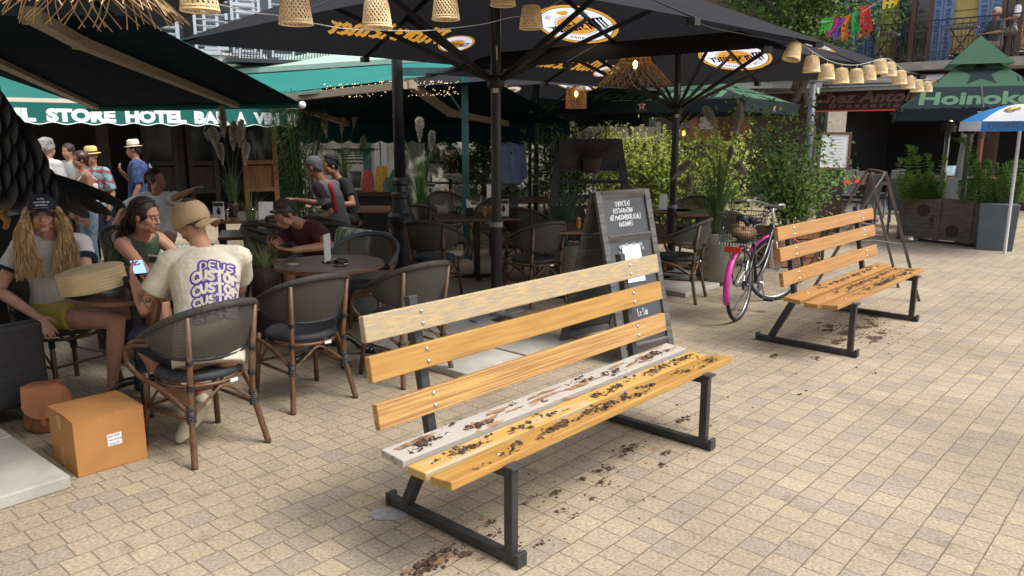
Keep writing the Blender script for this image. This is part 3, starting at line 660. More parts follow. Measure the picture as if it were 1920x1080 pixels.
# ================================================================ PARASOLS
def fabric(name, col, tr=.35, col2=None): return mat(name, col, .9, var=.06 if col2 is None else 0, scale=1.5, col2=col2, transl=tr, spec=.1)
F_char = fabric('charcoal_canvas', (.030, .030, .034), .25)
F_white = fabric('printed_white_canvas', (.70, .72, .80), .6)
F_gold = fabric('printed_gold_canvas', (.55, .27, .04), .6)
F_blackp = fabric('printed_black', (.012, .012, .014), .1)
M_black = mat('black_aluminium', (.012, .012, .016), .35, spec=.5)
M_black2 = mat('black_rib', (.010, .010, .013), .45)
M_grip = mat('pale_sticker', (.45, .45, .45), .5)
def logo_decals(c, r, mirror=1, big=True):
    """round beer badge: rings, gold oval, blackletter word, capitals round the rim. c = centre, r = radius"""
    D_ = []
    def put(P, k): D_.extend((p, k) for p in P)
    put([ring2(c, r, 48, .74)], 4); put([ring2(c, r * .985, 48, .74)], 3) ; put([ring2(c, r * .90, 48, .725)], 4); put([ring2(c, r * .88, 48, .72)], 2)
    put([ring2((c[0], c[1] - .02 * r), r * .52, 36, .72)], 4); put([ring2((c[0], c[1] - .02 * r), r * .505, 36, .71)], 2); put([ring2((c[0], c[1] - .02 * r), r * .48, 36, .70)], 3)
    P, wd = blackletter('Morsteiner', 1, .20); k = 1.5 * r / wd
    put([[Vector((c[0] - .76 * r + q.x * k, c[1] - .20 * r + q.y * k * 1.15)) for q in p] for p in P], 4)
    if big:
        def rim(txt, a0, a1, rad, flip, size):
            n = len(txt)
            for i, ch in enumerate(txt):
                a = a0 + (a1 - a0) * (i + .5) / n
                pls, w_ = strokes(ch, size * r, 0, None, 1)
                ox, oy = c[0] + math.cos(a) * rad * r, c[1] + math.sin(a) * rad * r * .72
                tx = Vector((-math.sin(a), math.cos(a))) * (1 if flip else -1); ty = Vector((-tx.y, tx.x))
                for pl_ in pls:
                    for pg in stroke_polys(pl_, size * r * .16): put([[Vector((ox, oy)) + tx * (q.x - w_ * .4) + ty * (q.y - size * r * .5) for q in pg]], 4)
        rim('DAS EINZIG', R(198), R(258), .70, True, .10); rim('WAHRE', R(272), R(312), .70, True, .10)
        rim('SEIT', R(142), R(118), .70, False, .09); rim('ITEE', R(62), R(38), .70, False, .09)
        for s_ in (-1, 0, 1): put([ring2((c[0] + s_ * .09 * r, c[1] + .48 * r), .055 * r, 10)], 3)
        put([ring2((c[0], c[1] + .42 * r), .12 * r, 14, .35)], 3)
    return D_
def parasol(name, label, P, half, zc, za, rot, hubz, logos, mats, group, base=0.0, valance=0.0, wordmats=None, ribm=None):
    """square parasol: half = half diagonal; rot = direction of the first corner"""
    t = thing(name, label, 'parasol', (P[0], P[1], base), 0, group); zc -= base; za -= base; hubz -= base
    apex = V(0, 0, za); cs_ = [V(half * math.cos(rot + k * PI / 2), half * math.sin(rot + k * PI / 2), zc) for k in range(4)]
    m = MB()
    for k in range(4):
        a, b_ = cs_[k], cs_[(k + 1) % 4]                 # seen from outside: a is right, b left for counter-clockwise order
        X = (a - b_).normalized() if False else (b_ - a).normalized(); mid = (a + b_) / 2
        # from outside looking in, anticlockwise corners run left to right
        Y = (apex - mid).normalized(); O = mid; w_ = (b_ - a).length / 2; h_ = (apex - mid).length
        outer = [Vector((-w_, 0)), Vector((-w_ * .5, .012)), Vector((0, .03)), Vector((w_ * .5, .012)), Vector((w_, 0)), Vector((0, h_))]
        add_sheet(m, outer, logos(k, w_, h_) if logos else [], O, X, Y)
        if valance: m.slab([a, b_, b_ - V(0, 0, valance), a - V(0, 0, valance)], (0, 0, .0015), 0) if False else m.quad(a, b_, b_ - V(0, 0, valance), a - V(0, 0, valance), 0)
    m.build('canopy', mats, t)
    ribm = ribm or M_black2
    hub = V(0, 0, hubz)
    for k in range(8):
        e = cs_[k // 2] if k % 2 == 0 else (cs_[k // 2] + cs_[(k // 2 + 1) % 4]) / 2
        dn = V(0, 0, -.025); m = MB(); m.bar(apex + dn * 2, e + dn - V(0, 0, 0.0 if k % 2 == 0 else -.02), .022, .035); m.build('rib', ribm, t)
        m = MB(); j = apex.lerp(e, .56 if k % 2 == 0 else .62) + dn; u = (e - apex); u.z = 0; u.normalize()
        m.bar(hub + u * .05, j, .022, .038); m.build('strut', ribm, t)
        m = MB(); m.box(e + dn * .6 - u * .02, (.07, .07, .05), math.atan2(u.y, u.x)); m.build('rib_cap', ribm, t)
    return t, apex, cs_
def pole(t, z0, z1, r, hubz, base_plate=True):
    m = MB(); m.lathe([(r * 1.12, z0), (r * 1.12, hubz * .42), (r, hubz * .421), (r, z1)], 16); m.build('pole', M_black, t, False)
    m = MB(); m.lathe([(r * 1.3, hubz - .07), (.075, hubz - .05), (.075, hubz + .02), (r * 1.3, hubz + .04)], 16); m.build('runner_hub', M_black2, t)
    m = MB(); m.box((0, -r * 1.32, hubz - .09), (.05, .012, .04)); m.build('maker_plate', M_grip, t)
    m = MB(); m.box((r * .2, -r * 1.15, hubz + .22), (.018, .006, .12)); m.build('instruction_sticker', M_grip, t)
    m = MB(); m.lathe([(r * 1.35, hubz * .41), (r * 1.35, hubz * .43)], 16); m.build('pole_collar', mat('grey_collar', (.25, .25, .26), .4, metal=.6), t)
MW = [F_char, F_char, F_white, F_gold, F_blackp]
def word_decals(w_, h_, scale=1.0, at_=(.0, .22)):
    P, wd = blackletter('Morsteiner', 1, .25); k = scale / wd; out = []
    for p in P: out.append(([Vector((at_[0] - scale * .5 + q.x * k, at_[1] + q.y * k)) for q in p], 3))
    return out
Gp = 'large dark beer garden parasols over the terrace'
def lg1(k, w_, h_):     # k: side index; rot chosen so that 0 = far right, 1 = far left, 2 = near left, 3 = near right
    if k == 0: return logo_decals((.24, .70), .48)
    if k == 1: return word_decals(w_, h_, 1.35, (.02, .40)) + logo_decals((-.92, .44), .23, big=False)
    return []
def lg2(k, w_, h_):
    if k == 0: return logo_decals((.02, .74), .50)
    if k == 1: return word_decals(w_, h_, 1.35, (.1, .40)) + logo_decals((-.86, .44), .23, big=False)
    if k == 3: return logo_decals((.1, .72), .48)
    return []
U1 = (-.14, 6.9)
# side indices: corner 0 at rot, anticlockwise.
t, ap, cs1 = parasol('parasol', 'large dark parasol over the middle of the terrace, its pole between foreground bench and chairs', U1, 2.78, 2.46, 3.36, R(0), 2.15, lg1, MW, Gp)
pole(t, .05, 3.3, .045, 2.15)
m = MB(); m.box((0, 0, .065), (.62, .10, .02), A1); m.box((0, 0, .087), (.10, .62, .02), A1); m.lathe([(.075, .07), (.075, .3)], 14); m.build('foot_sleeve', mat('galvanised', (.30, .31, .31), .5, metal=.4), t)
U2 = (1.94, 9.35)
t, ap, cs2 = parasol('parasol', 'dark parasol behind and to the right, with string lamps hanging along its edge', U2, 2.92, 2.37, 3.28, R(2), 1.99, lg2, MW, Gp)
pole(t, 0, 3.2, .042, 1.99)
U0 = (-3.2, 3.75)
t, ap, cs0 = parasol('parasol', 'dark parasol at the upper left corner above the seated people', U0, 2.66, 2.46, 3.3, R(-6), 2.1, None, [F_char], Gp)
pole(t, 0, 3.2, .045, 2.1)
U3 = (.42, 13.6)
t, ap, cs3 = parasol('parasol', 'dark parasol farthest back behind the hanging tube lamp', U3, 2.75, 2.36, 3.1, R(0), 2.0, lg1, MW, Gp)
pole(t, 0, 3.0, .042, 2.0)

# green beer parasols of the other terrace
F_hd = fabric('dark_bottle_canvas', (.022, .032, .036), .2)
F_hg = fabric('green_canvas', (.060, .125, .080), .25)
F_hl = fabric('light_green_print', (.10, .20, .12), .25)
M_star = mat('red_star', (.62, .08, .07), .6); M_starw = mat('white_star_edge', (.7, .6, .6), .6)
def star(c, r, k=.42, rot=PI / 2): return [Vector((c[0] + (r if i % 2 == 0 else r * k) * math.cos(rot + i * PI / 5), c[1] + (r if i % 2 == 0 else r * k) * math.sin(rot + i * PI / 5))) for i in range(10)]
def bigtext(txt, width, c, hscale=1.0, bold=.035, shear=.15, slot=2, rise=0.0):
    PF = font_tris(txt, 1, bold, shear); xs = [p[0] for p in PF[0]]; x0, x1 = min(xs), max(xs); k = width / (x1 - x0)
    return [([Vector((c[0] - width / 2 + (q.x - x0) * k, c[1] + q.y * k * hscale)) for q in p], slot) for p in tris_as_polys(PF)]
def lgh(k, w_, h_):
    o = [([Vector((-w_ * 1.2, .52)), Vector((w_ * 1.2, .52)), Vector((w_ * 1.2, 3)), Vector((-w_ * 1.2, 3))], 1), ([Vector((-w_ * 1.2, .50)), Vector((w_ * 1.2, .50)), Vector((w_ * 1.2, .52)), Vector((-w_ * 1.2, .52))], 1)]
    o.append((star((0, .82), .33), 0)); o += bigtext('Hoinoken', w_ * 1.55, (.0, .10), .95, .035, .12)
    o += bigtext('EST', .22, (-.62, .60), 1, .02, 0, 0); o += bigtext('1873', .30, (.60, .60), 1, .02, 0, 0)
    return o
def beer_parasol(label, P, half, zc, za, rot, top=True, val=.22):
    t, apex, cs_ = parasol('beer_parasol', label, P, half, zc, za, rot, zc - .35, lgh, [F_hd, F_hg, F_hl], 'green beer brand parasols of the neighbouring terrace', ribm=M_black2, valance=val)
    m = MB(); m.lathe([(.035, 0), (.035, za - .05)], 12); m.build('pole', mat('grey_pole', (.12, .12, .12), .5), t)
    if top:
        m = MB(); a = apex + V(0, 0, .12); q = [apex.lerp(c, .40) + V(0, 0, .13) for c in cs_]
        for k in range(4): m.add([a + V(0, 0, .1), q[k], q[(k + 1) % 4]], [(0, 1, 2)])
        m.build('vent_cap', [F_hg], t)
    for k in range(4):
        m = MB(); m2 = MB(); m3 = MB(); a, b_ = cs_[k], cs_[(k + 1) % 4]; X = (b_ - a).normalized(); mid = (a + b_) / 2 - V(0, 0, val * .42); out = V(mid.x, mid.y, 0).normalized() * .004
        m.poly([mid + out * 1.5 + X * p.x + V(0, 0, p.y) for p in star((0, 0), .055)]); m2.poly([mid + out + X * p.x + V(0, 0, p.y) for p in star((0, 0), .075, .5)])
        P_, F_ = font_tris('Heineken' if False else 'Hoinoken', .05, .002); plane_text(m3, tris_as_polys((P_, F_)), mid - V(0, 0, .085) + out - X * .10, X, V(0, 0, 1))
        so = m2.build('star_badge', M_starw, t); m.build('star', M_star, so); m3.build('valance_print', F_hl, t)
    return t
c_l = pt(1655, 208, 11.4); c_m = pt(1950, 172, 9.6)
beer_parasol('green and black beer parasol at the right edge with a large star and lettering', (7.08, 12.2), 1.5, 2.05, 2.93, R(-158), True, .17)
beer_parasol('dark green beer parasol behind the second dark parasol, partly hidden by its struts', (3.0, 14.2), 2.35, 2.22, 2.85, R(-78), False, .2)
beer_parasol('dark green beer parasol far back behind the tube lamp and hedge', (1.3, 16.6), 2.2, 2.05, 2.7, R(-60), False, .2)
# blue and white sun umbrella
F_blue = fabric('blue_canvas', (.06, .25, .62), .4); F_wh = fabric('white_canvas', (.68, .70, .74), .4)
bu = thing('sun_umbrella', 'blue and white round advertising sun umbrella at the right edge', 'sun umbrella', (7.08, 11.0, 0), 0)
m = MB(); n = 8; rr_ = .74; zt, ze = 2.10, 1.86
def up(r, a, z): return V(r * math.cos(a), r * math.sin(a), z)
for k in range(n):
    a0, a1 = 2 * PI * k / n + .35, 2 * PI * (k + 1) / n + .35; pr = None
    for i in range(5):
        r0, r1 = rr_ * i / 5, rr_ * (i + 1) / 5; z0 = zt - (zt - ze) * (i / 5) ** 2; z1 = zt - (zt - ze) * ((i + 1) / 5) ** 2
        m.quad(up(r0, a0, z0), up(r0, a1, z0), up(r1, a1, z1), up(r1, a0, z1), k % 2)
    m.quad(up(rr_, a0, ze), up(rr_, a1, ze), up(rr_ * 1.01, a1, ze - .13), up(rr_ * 1.01, a0, ze - .13), (k + 1) % 2)
m.build('canopy', [F_wh, F_blue], bu)
m = MB(); m.lathe([(.022, 0), (.022, zt)], 12); m.build('pole', mat('white_pole', (.6, .6, .6), .4), bu)
m2 = MB()
for k in (4, 5):
    m = MB()
    a = 2 * PI * (k + .5) / n + .35; X = V(-math.sin(a), math.cos(a), 0); o = up(rr_ * .94, a, ze - .10)
    plane_text(m, tris_as_polys(font_tris('TROPICO', .12, .004)), o - X * .22 + V(0, 0, .01), X, V(0, 0, 1)); m.build('valance_lettering', mat('grey_print', (.10, .12, .18), .6), bu)
    Yv = (up(rr_ * .4, a, zt - .05) - up(rr_ * .8, a, zt - .23)).normalized()
    c_ = up(rr_ * .60, a, zt - .108); m2.poly([c_ + X * .10 * math.cos(t_) + Yv * .08 * math.sin(t_) + V(0, 0, .02) for t_ in [PI * .1 + k2 * PI / 9 for k2 in range(10)]]); m2.poly([c_ - X * .02 + X * .06 * math.cos(t_) - Yv * .06 * math.sin(t_) + V(0, 0, .022) for t_ in [PI * k2 / 8 for k2 in range(9)]])
m2.build('round_badge', mat('badge_print', (.12, .05, .04), .6, scale=9, col2=(.75, .62, .05), thr=(.45, .5)), bu)

# ================================================================ LAMPS
M_ratt = mat('light_rattan', (.80, .62, .36), .6, var=.12, scale=40)
M_raff = mat('raffia', (.44, .30, .15), .7, var=.3, scale=30)
M_wire = mat('pale_wire', (.35, .35, .35), .5); M_wireb = mat('black_wire', (.015, .015, .015), .6)
def bell_mesh(r=.0725, h=.135):
    body = MB(); prof = [(r * .50, h), (r * .66, h * .97), (r * .78, h * .85), (r * .85, h * .6), (r * .92, h * .3), (r, 0)]
    def pr(z):
        for (r0, z0), (r1, z1) in zip(prof, prof[1:]):
            if z1 <= z <= z0: return r0 + (r1 - r0) * (z0 - z) / (z0 - z1)
        return r
    n = 22
    for s_ in (-1, 1):
        for k in range(n):
            a0 = 2 * PI * k / n; P = []
            for i in range(6):
                z = h * (i / 5) * .97; a = a0 + s_ * i / 5 * 1.5; P.append(up(pr(z), a, z))
            body.tube(P, .0027, 3, False)
    for z in (.12, .3, .5, .68, .84):
        body.tube([up(pr(h * z), 2 * PI * k / 20, h * z) for k in range(20)], .0017, 3, False, closed=True)
    top = MB(); top.lathe([(r * .66, h * .95), (r * .5, h * 1.0), (.01, h * 1.02)], 16)
    rim = MB(); rim.tube([up(r, 2 * PI * k / 24, 0) for k in range(24)], .004, 5, False, closed=True); rim.tube([up(r * .99, 2 * PI * k / 24, .012) for k in range(24)], .0025, 4, False, closed=True)
    lin = MB(); lin.lathe([(r * .9, .02), (r * .8, h * .55), (r * .7, h * .85), (r * .4, h * .97)], 16)
    return body, top, rim, lin
def bell(label, loc, parent=None):
    t = thing('bell_lamp', label, 'string lamp', loc, 0, 'small rattan bell lamps strung along the parasols')
    b_, tp, rm, lin = bell_mesh(); b_.build('woven_shade', M_ratt, t); tp.build('shade_cap', M_ratt, t, True); rm.build('rim', M_ratt, t, True)
    m = MB(); m.tube([V(0, 0, .138), V(0, 0, .17)], .003, 5); m.build('cord', M_wire, t)
    m = MB(); m.ell((0, 0, .085), (.016, .016, .026), 8); m.build('bulb', M_wire, t)
    return t
lamps = [(375, 20, 3.15, 'rattan bell lamp right of the big raffia lamp, cut by the frame top'), (555, 45, 3.55, 'rattan bell lamp left of the gold lettering, above the awning gap'),
         (707, 51, 3.95, 'rattan bell lamp hanging in front of the gold parasol lettering'), (836, 36, 4.3, 'rattan bell lamp between gold lettering and small round badge'), (943, 10, 4.7, 'rattan bell lamp almost hidden by the frame top above the pole'),
         (996, 53, 4.95, 'rattan bell lamp touching the left rim of the big round badge'),
         (1483, 111, 6.7, 'tilted rattan bell lamp at the parasol corner, first of the right hand string'), (1521, 135, 7.0, 'rattan bell lamp second in the right hand string'),
         (1549, 149, 7.25, 'rattan bell lamp third in the right hand string above the street pole'), (1576, 156, 7.45, 'rattan bell lamp fourth in the right hand string, lowest of the first sag'), (1604, 156, 7.7, 'rattan bell lamp fifth in the right hand string'),
         (1627, 150, 7.95, 'rattan bell lamp sixth in the right hand string, rising to the parasol edge'), (1649, 138, 8.15, 'rattan bell lamp seventh in the right hand string, at the hook point'), (1666, 143, 8.4, 'rattan bell lamp just right of the hook point'),
         (1686, 158, 8.6, 'rattan bell lamp ninth in the right hand string over the white blind rail'), (1702, 166, 9.2, 'rattan bell lamp above the red light of the blind rail'), (1719, 172, 9.9, 'rattan bell lamp lowest of the far sag'),
         (1737, 172, 11.4, 'rattan bell lamp fourth from the far end of the string'), (1750, 168, 12.6, 'rattan bell lamp second from the far end'), (1765, 167, 13.4, 'last rattan bell lamp at the far end of the string')]
b0 = None; tops = []
for i, (px, py, Y, lb) in enumerate(lamps):
    p = pt(px, py, Y); rz_ = .3 * i
    o = bell(lb, p) if b0 is None else copy_tree(b0, p, rz_, lb)
    if b0 is None: b0 = o
    if i > 10: o.scale = (1.05,) * 3
    if i == 6: o.rotation_euler = (R(-8), R(14), 0)
    tops.append(p + V(0, 0, .17))
def wire(pts, r, label, mt=M_wire, sag=0):
    m = MB(); m.tube(bez(pts, 8), r, 5, False); return tag(m.build('lamp_cable', mt, None, True), label, 'cable', 'cables of the string lamps')
w1 = [pt(250, -30, 2.9)] + tops[:2] + [pt(480, 28, 3.4)] + []
wire([pt(300, -18, 2.95), pt(470, 22, 3.3), pt(520, 29, 3.45), pt(600, 46, 3.7), pt(660, 55, 3.85), pt(760, 58, 4.1), pt(805, 57, 4.25), pt(900, 46, 4.6), pt(960, 32, 4.85), pt(1000, 28, 4.95), pt(1060, -5, 5.2)], .0025, 'grey lamp cable running under the middle parasol from left to right')
c1r = V(U1[0] + 2.7, U1[1], 2.40)
wire([pt(1290, 35, 5.6), pt(1340, 53, 6.0), pt(1390, 63, 6.4), pt(1430, 71, 6.6), pt(1478, 80, 6.8)], .0022, 'grey lamp cable with tiny bulbs along the right edge of the middle parasol')
wire([c1r, tops[6], tops[7], tops[8], tops[9], tops[10], tops[11], pt(1655, 110, 8.2)], .0035, 'grey lamp cable sagging from the middle parasol corner to the next parasol edge')
wire([pt(1655, 110, 8.2), tops[13], tops[14], tops[15], tops[16], tops[17], tops[18], tops[19]], .0035, 'grey lamp cable sagging from the hook point to the far end of the string')
for i in (0, 1, 2, 3, 4, 5, 12):
    pass
def raffia(label, loc, rb, h, on=False, n=120, rt=.13):
    t = thing('raffia_lamp', label, 'pendant lamp', loc, 0, 'wide raffia pendant lamps'); rnd = random.Random(int(rb * 1000)); m = MB()
    for k in range(n):
        a = 2 * PI * k / n + rnd.uniform(-.03, .03); s_ = 1 if k % 2 else -1; tw = s_ * rnd.uniform(.30, .55); L = rnd.uniform(.90, 1.06)
        P = [up(rt * .9, a, h), up(rt * 1.05, a + tw * .08, h * .82)]
        for i in (1, 2, 3, 4): f = i / 4 * L; P.append(up(rt + (rb - rt) * f, a + tw * f, h * .80 * (1 - f) + .02))
        m.tube(P, .0024, 4, False)
    m.build('raffia_spokes', M_raff, t)
    m = MB(); m.lathe([(rt * .95, h * .99), (rt * .9, h), (.02, h * 1.01)], 24); m.tube([up(rt * .92, 2 * PI * k / 24, h) for k in range(24)], .007, 5, False, closed=True); m.tube([up(rt * 1.06, 2 * PI * k / 24, h * .82) for k in range(24)], .004, 4, False, closed=True)
    m.build('crown_ring', M_raff, t)
    m = MB(); m.tube([V(0, 0, h), V(0, 0, h + .5)], .004, 5); m.build('cord', M_wireb, t)
    m = MB(); m.ell((0, 0, h * .72), (.022, .022, .04), 10); m.build('bulb', mat('glowing_bulb', (1, .6, .2), emit=(1, .50, .12), estr=14) if on else mat('frosted_bulb', (.8, .7, .5), .3), t, True)
    return t
raffia('big raffia pendant lamp cut by the upper left corner of the frame', pt(168, 42, 3.1), .345, .27, False, 92, .12)
raffia('raffia pendant lamp with glowing bulb in front of the second parasol struts', pt(1190, 163, 8.0), .37, .30, True, 84, .155)
tl = thing('tube_lamp', 'narrow woven tube pendant lamp glowing behind the middle parasol', 'pendant lamp', pt(1080, 203, 11.5), 0)
m = MB(); h_ = .31
for k in range(20): m.tube([up(.15 - .02 * (i / 8) ** 3, 2 * PI * k / 20, h_ * i / 8) for i in range(9)], .004, 4, False)
for k in range(26): m.tube([up(.152 - .02 * (k / 26) ** 3, 2 * PI * j / 20, h_ * k / 26) for j in range(20)], .0036, 4, False, closed=True)
m.build('woven_shade', M_raff, tl)
m = MB(); m.ell((0, 0, .2), (.025, .025, .045), 10); m.build('bulb', mat('glowing_bulb'), tl, True)
m = MB(); m.tube([V(0, 0, .24), V(0, 0, .7)], .005, 5); m.build('cord', M_wireb, tl)

# ================================================================ AWNINGS
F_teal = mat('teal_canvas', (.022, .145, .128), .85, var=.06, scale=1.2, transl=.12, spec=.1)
F_under = mat('shaded_awning_underside', (.006, .016, .024), .95, var=.1, spec=.05)  # same canvas as the top; shade beneath the awning painted in as near-black
F_teal_lit = mat('sky_lit_teal_canvas', (.030, .20, .175), .85, var=.05, scale=1.2, transl=.12, spec=.1)  # lighter copy of the teal canvas, sky light put into the colour
F_tletter = mat('white_lettering', (.80, .84, .84), .7)
F_pale = mat('pale_green_cover', (.33, .50, .42), .7, var=.04)
M_arm = mat('beige_aluminium', (.30, .25, .18), .55); M_cream = mat('cream_bar', (.60, .56, .44), .5)
M_bulbw = mat('white_end_cap', (.85, .88, .92), .3)
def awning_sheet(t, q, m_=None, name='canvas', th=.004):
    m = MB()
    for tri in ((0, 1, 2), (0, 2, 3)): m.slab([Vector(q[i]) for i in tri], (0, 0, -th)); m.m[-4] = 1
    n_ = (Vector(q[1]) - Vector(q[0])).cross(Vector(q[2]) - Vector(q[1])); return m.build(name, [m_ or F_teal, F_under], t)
def arm(t, pts, w_=.05, h_=.045):
    for a, b_ in zip(pts, pts[1:]):
        m = MB(); m.bar(a, b_, w_, h_); o = m.build('folding_arm', M_arm, t, bevel=.004)
        m = MB(); m.lathe([(w_ * .6, -h_ * .6), (w_ * .6, h_ * .6)], 12); q = m.build('arm_joint', M_arm, t); q.location = a
def scallop(a, b_, h, n, m, mi, drop=.05, out=V(0, 0, 0)):
    """wavy lower edge strip between a and b (top line)"""
    a = Vector(a); b_ = Vector(b_); N = n * 8
    for i in range(N):
        t0, t1 = i / N, (i + 1) / N; z0 = -h - drop * abs(math.sin(PI * n * t0)) ; z1 = -h - drop * abs(math.sin(PI * n * t1))
        m.quad(a.lerp(b_, t0), a.lerp(b_, t1), a.lerp(b_, t1) + V(0, 0, z1), a.lerp(b_, t0) + V(0, 0, z0), mi)
# A: big dark one on the left
aR = pt(562, 192, 9.3); aRn = pt(250, 28, 4.7); aL = pt(165, 199, 9.3); aLn = pt(-330, 28, 4.7)
aw = thing('awning', 'big dark teal awning above the seated people, seen from below with beige folding arms', 'awning', aRn, 0, 'teal awnings of the terrace')
def rel(p, t): return Vector(p) - Vector(t.location)
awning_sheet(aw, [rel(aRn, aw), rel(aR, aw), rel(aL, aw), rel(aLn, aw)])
m = MB(); m.tube([rel(aR, aw) + V(0, .0, -.03), rel(aL, aw) + V(0, 0, -.03)], .035, 10); m.build('front_bar', F_teal, aw)
m = MB(); m.ell(rel(aR, aw) + V(.03, -.01, -.03), .045, 10); m.build('end_cap', M_bulbw, aw, True)
arm(aw, [rel(pt(60, 30, 4.3), aw), rel(pt(150, 80, 5.3), aw), rel(pt(442, 196, 9.15), aw)], .085, .07)
arm(aw, [rel(pt(-60, 88, 5.6), aw), rel(pt(178, 199, 9.15), aw)], .085, .07)
# hotel awning with lettering
hA = pt(-130, 186, 12.3); hB = pt(600, 203, 15.0); hB.z = hA.z = 2.28
hA = pt(-130, 185, 12.6); hA.z = 2.27; hB = pt(600, 202, 15.4); hB.z = 2.22
hd = (hB - hA); hl = hd.length; hx = hd.normalized(); hn = V(-hx.y, hx.x, 0)
ha = thing('hotel_awning', 'teal hotel awning with white capital lettering on its scalloped valance', 'awning', hA, 0, 'teal awnings of the terrace')
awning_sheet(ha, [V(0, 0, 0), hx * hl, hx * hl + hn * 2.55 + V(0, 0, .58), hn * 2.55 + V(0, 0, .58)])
m = MB(); m.bar(V(0, 0, -.02), hx * hl + V(0, 0, -.02), .07, .075); m.build('front_bar', M_cream, ha)
# valance as one sheet, letters cut into it
vh = .32; out = [Vector((0, 0)), Vector((0, -vh))]; ns = 15; N = ns * 6
out += [Vector((hl * i / N, -vh - .04 * math.sin(PI * ns * i / N) ** 2)) for i in range(N + 1)] + [Vector((hl, 0))]; out.pop(1)
PF = font_tris('BAR HOTEL IL STORE HÔTEL BAR A VIN BIERE', .29, .012, 0, 1.12)
xs = [p[0] for p in PF[0]]; tw = max(xs) - min(xs)
# place the words so that IL STORE starts where the photo shows it
def xat(px):
    d = ray(px, 210); o = V(0, 0, CAMH); A_ = V(hA.x, hA.y, 0); n2 = hn; t_ = (A_ - o).dot(n2) / d.dot(n2); return ((o + d * t_) - hA).dot(hx)
dec = []
for wtxt, xa, xb_ in (('IL', 27, 66), ('STORE', 86, 216), ('HÔTEL', 234, 348), ('BAR', 363, 428), ('A', 441, 460), ('VIN', 474, 522), ('BIERE', 536, 618)):
    P_, F_ = font_tris(wtxt, 1, .065); x0 = min(p[0] for p in P_); x1 = max(p[0] for p in P_); a = xat(xa); b_ = xat(xb_); k = (b_ - a) / (x1 - x0)
    dec += [([Vector((a + (q.x - x0) * k, -vh * .93 + q.y * .195 / .72)) for q in p], 1) for p in tris_as_polys((P_, F_))]
m = MB(); add_sheet(m, out, dec, V(0, 0, -.05) - hn * .04, hx, V(0, 0, 1)); m.build('valance', [F_teal, F_tletter], ha)
m = MB(); m.tube([V(0, 0, -.05) - hn * .045 + hx * (hl * i / N) + V(0, 0, -vh - .04 * math.sin(PI * ns * i / N) ** 2) for i in range(N + 1)], .008, 4, False); m.build('white_piping', F_tletter, ha)
# B: middle dark awning with folded arms and green frame post
bR = pt(1069, 230, 13.6); bRn = pt(925, 150, 10.3); bL = pt(560, 205, 13.4); bL.z = bR.z; bLn = pt(560, 178, 10.3)
ab = thing('awning', 'dark teal awning in the middle behind the iron lamp post, over inner tables', 'awning', bRn, 0, 'teal awnings of the terrace')
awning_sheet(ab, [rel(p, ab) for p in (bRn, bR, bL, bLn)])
m = MB(); scallop(rel(bR, ab), rel(bL, ab), .30, 17, m, 0, .05); m.build('valance', mat('shaded_teal_canvas', (.010, .035, .045), .9, spec=.05), ab)  # darker copy of the teal canvas, shade painted into the valance
m = MB(); m.ell(rel(bR, ab) + V(.03, 0, -.02), .05, 10); m.build('end_cap', M_bulbw, ab, True)
arm(ab, [rel(pt(540, 184, 10.5), ab), rel(pt(760, 160, 10.0), ab)], .10, .09)
arm(ab, [rel(pt(768, 158, 10.2), ab), rel(pt(845, 212, 11.5), ab), rel(pt(950, 232, 13.3), ab)], .10, .09)
arm(ab, [rel(pt(545, 198, 11.5), ab), rel(pt(652, 232, 13.2), ab)], .08, .07)
M_gpost = mat('green_painted_steel', (.03, .10, .10), .45, var=.2)
fpz = thing('awning_post', 'green steel post with diagonal brace holding the middle awning', 'post', at(873, 480, 0) * 0 + V(pt(873, 300, 10.6).x, 10.6, 0), 0)
m = MB(); m.box((0, 0, 1.25), (.09, .09, 2.5)); m.build('post', M_gpost, fpz, bevel=.005)
m = MB(); m.bar((-.02, 0, 1.95), (-.30, 0, 2.36), .025, .025); m.build('brace', M_gpost, fpz)
m = MB(); m.bar((-.95, 0, 2.50), (.06, 0, 2.50), .09, .10); m.build('beam', M_gpost, fpz)
m = MB(); m.bar((.0, 0, 0.9), (-.16, -.02, .35), .03, .03); m.build('kick_brace', M_gpost, fpz)
# bright awning C and its pale cover
cA = pt(500, 177, 14.7); cB = pt(604, 166, 14.4); cC = pt(960, 124, 13.5); cT = pt(420, 143, 16.0); cTB = pt(960, 106, 15.0)
ac = thing('awning', 'bright teal awning lit by the sky, upper left of the iron lamp post', 'awning', cB, 0, 'teal awnings of the terrace')
awning_sheet(ac, [rel(cA, ac), rel(cC, ac), rel(cTB, ac), rel(cT, ac)], F_teal_lit)
m = MB(); m.ell(rel(pt(594, 165, 15), ac), .075, 10); m.build('end_cap', M_bulbw, ac, True)
m = MB(); m.tube([rel(cA, ac) - V(0, 0, .07), rel(cB, ac) - V(0, 0, .07)], .06, 8); m.build('front_bar', F_teal_lit, ac)
pc = thing('awning_cassette', 'pale green roof cover above the bright teal awning', 'awning cover', pt(430, 120, 17), 0)
m = MB(); m.slab([rel(p, pc) for p in (pt(405, 132, 16.9), pt(700, 112, 16.4), pt(960, 98, 16), pt(960, 78, 17.5), pt(640, 92, 18), pt(430, 112, 18.2))], (0, 0, -.10)); m.build('cover', F_pale, pc)
# fairy lights on the middle awning
m = MB(); rnd = random.Random(5)
for _ in range(230):
    px = rnd.choice((rnd.uniform(600, 745), rnd.uniform(765, 860))); py = rnd.uniform(157, 183) if px < 700 else rnd.uniform(152, 180); p = pt(px, py, rnd.uniform(10.4, 10.9)); m.ell(p, .0042, 4)
tag(m.build('fairy_lights', mat('fairy_glow', (.9, .7, .4), emit=(1, .72, .35), estr=1.6)), 'warm white fairy lights wound along the frame of the middle awning', 'fairy lights', kind='stuff')

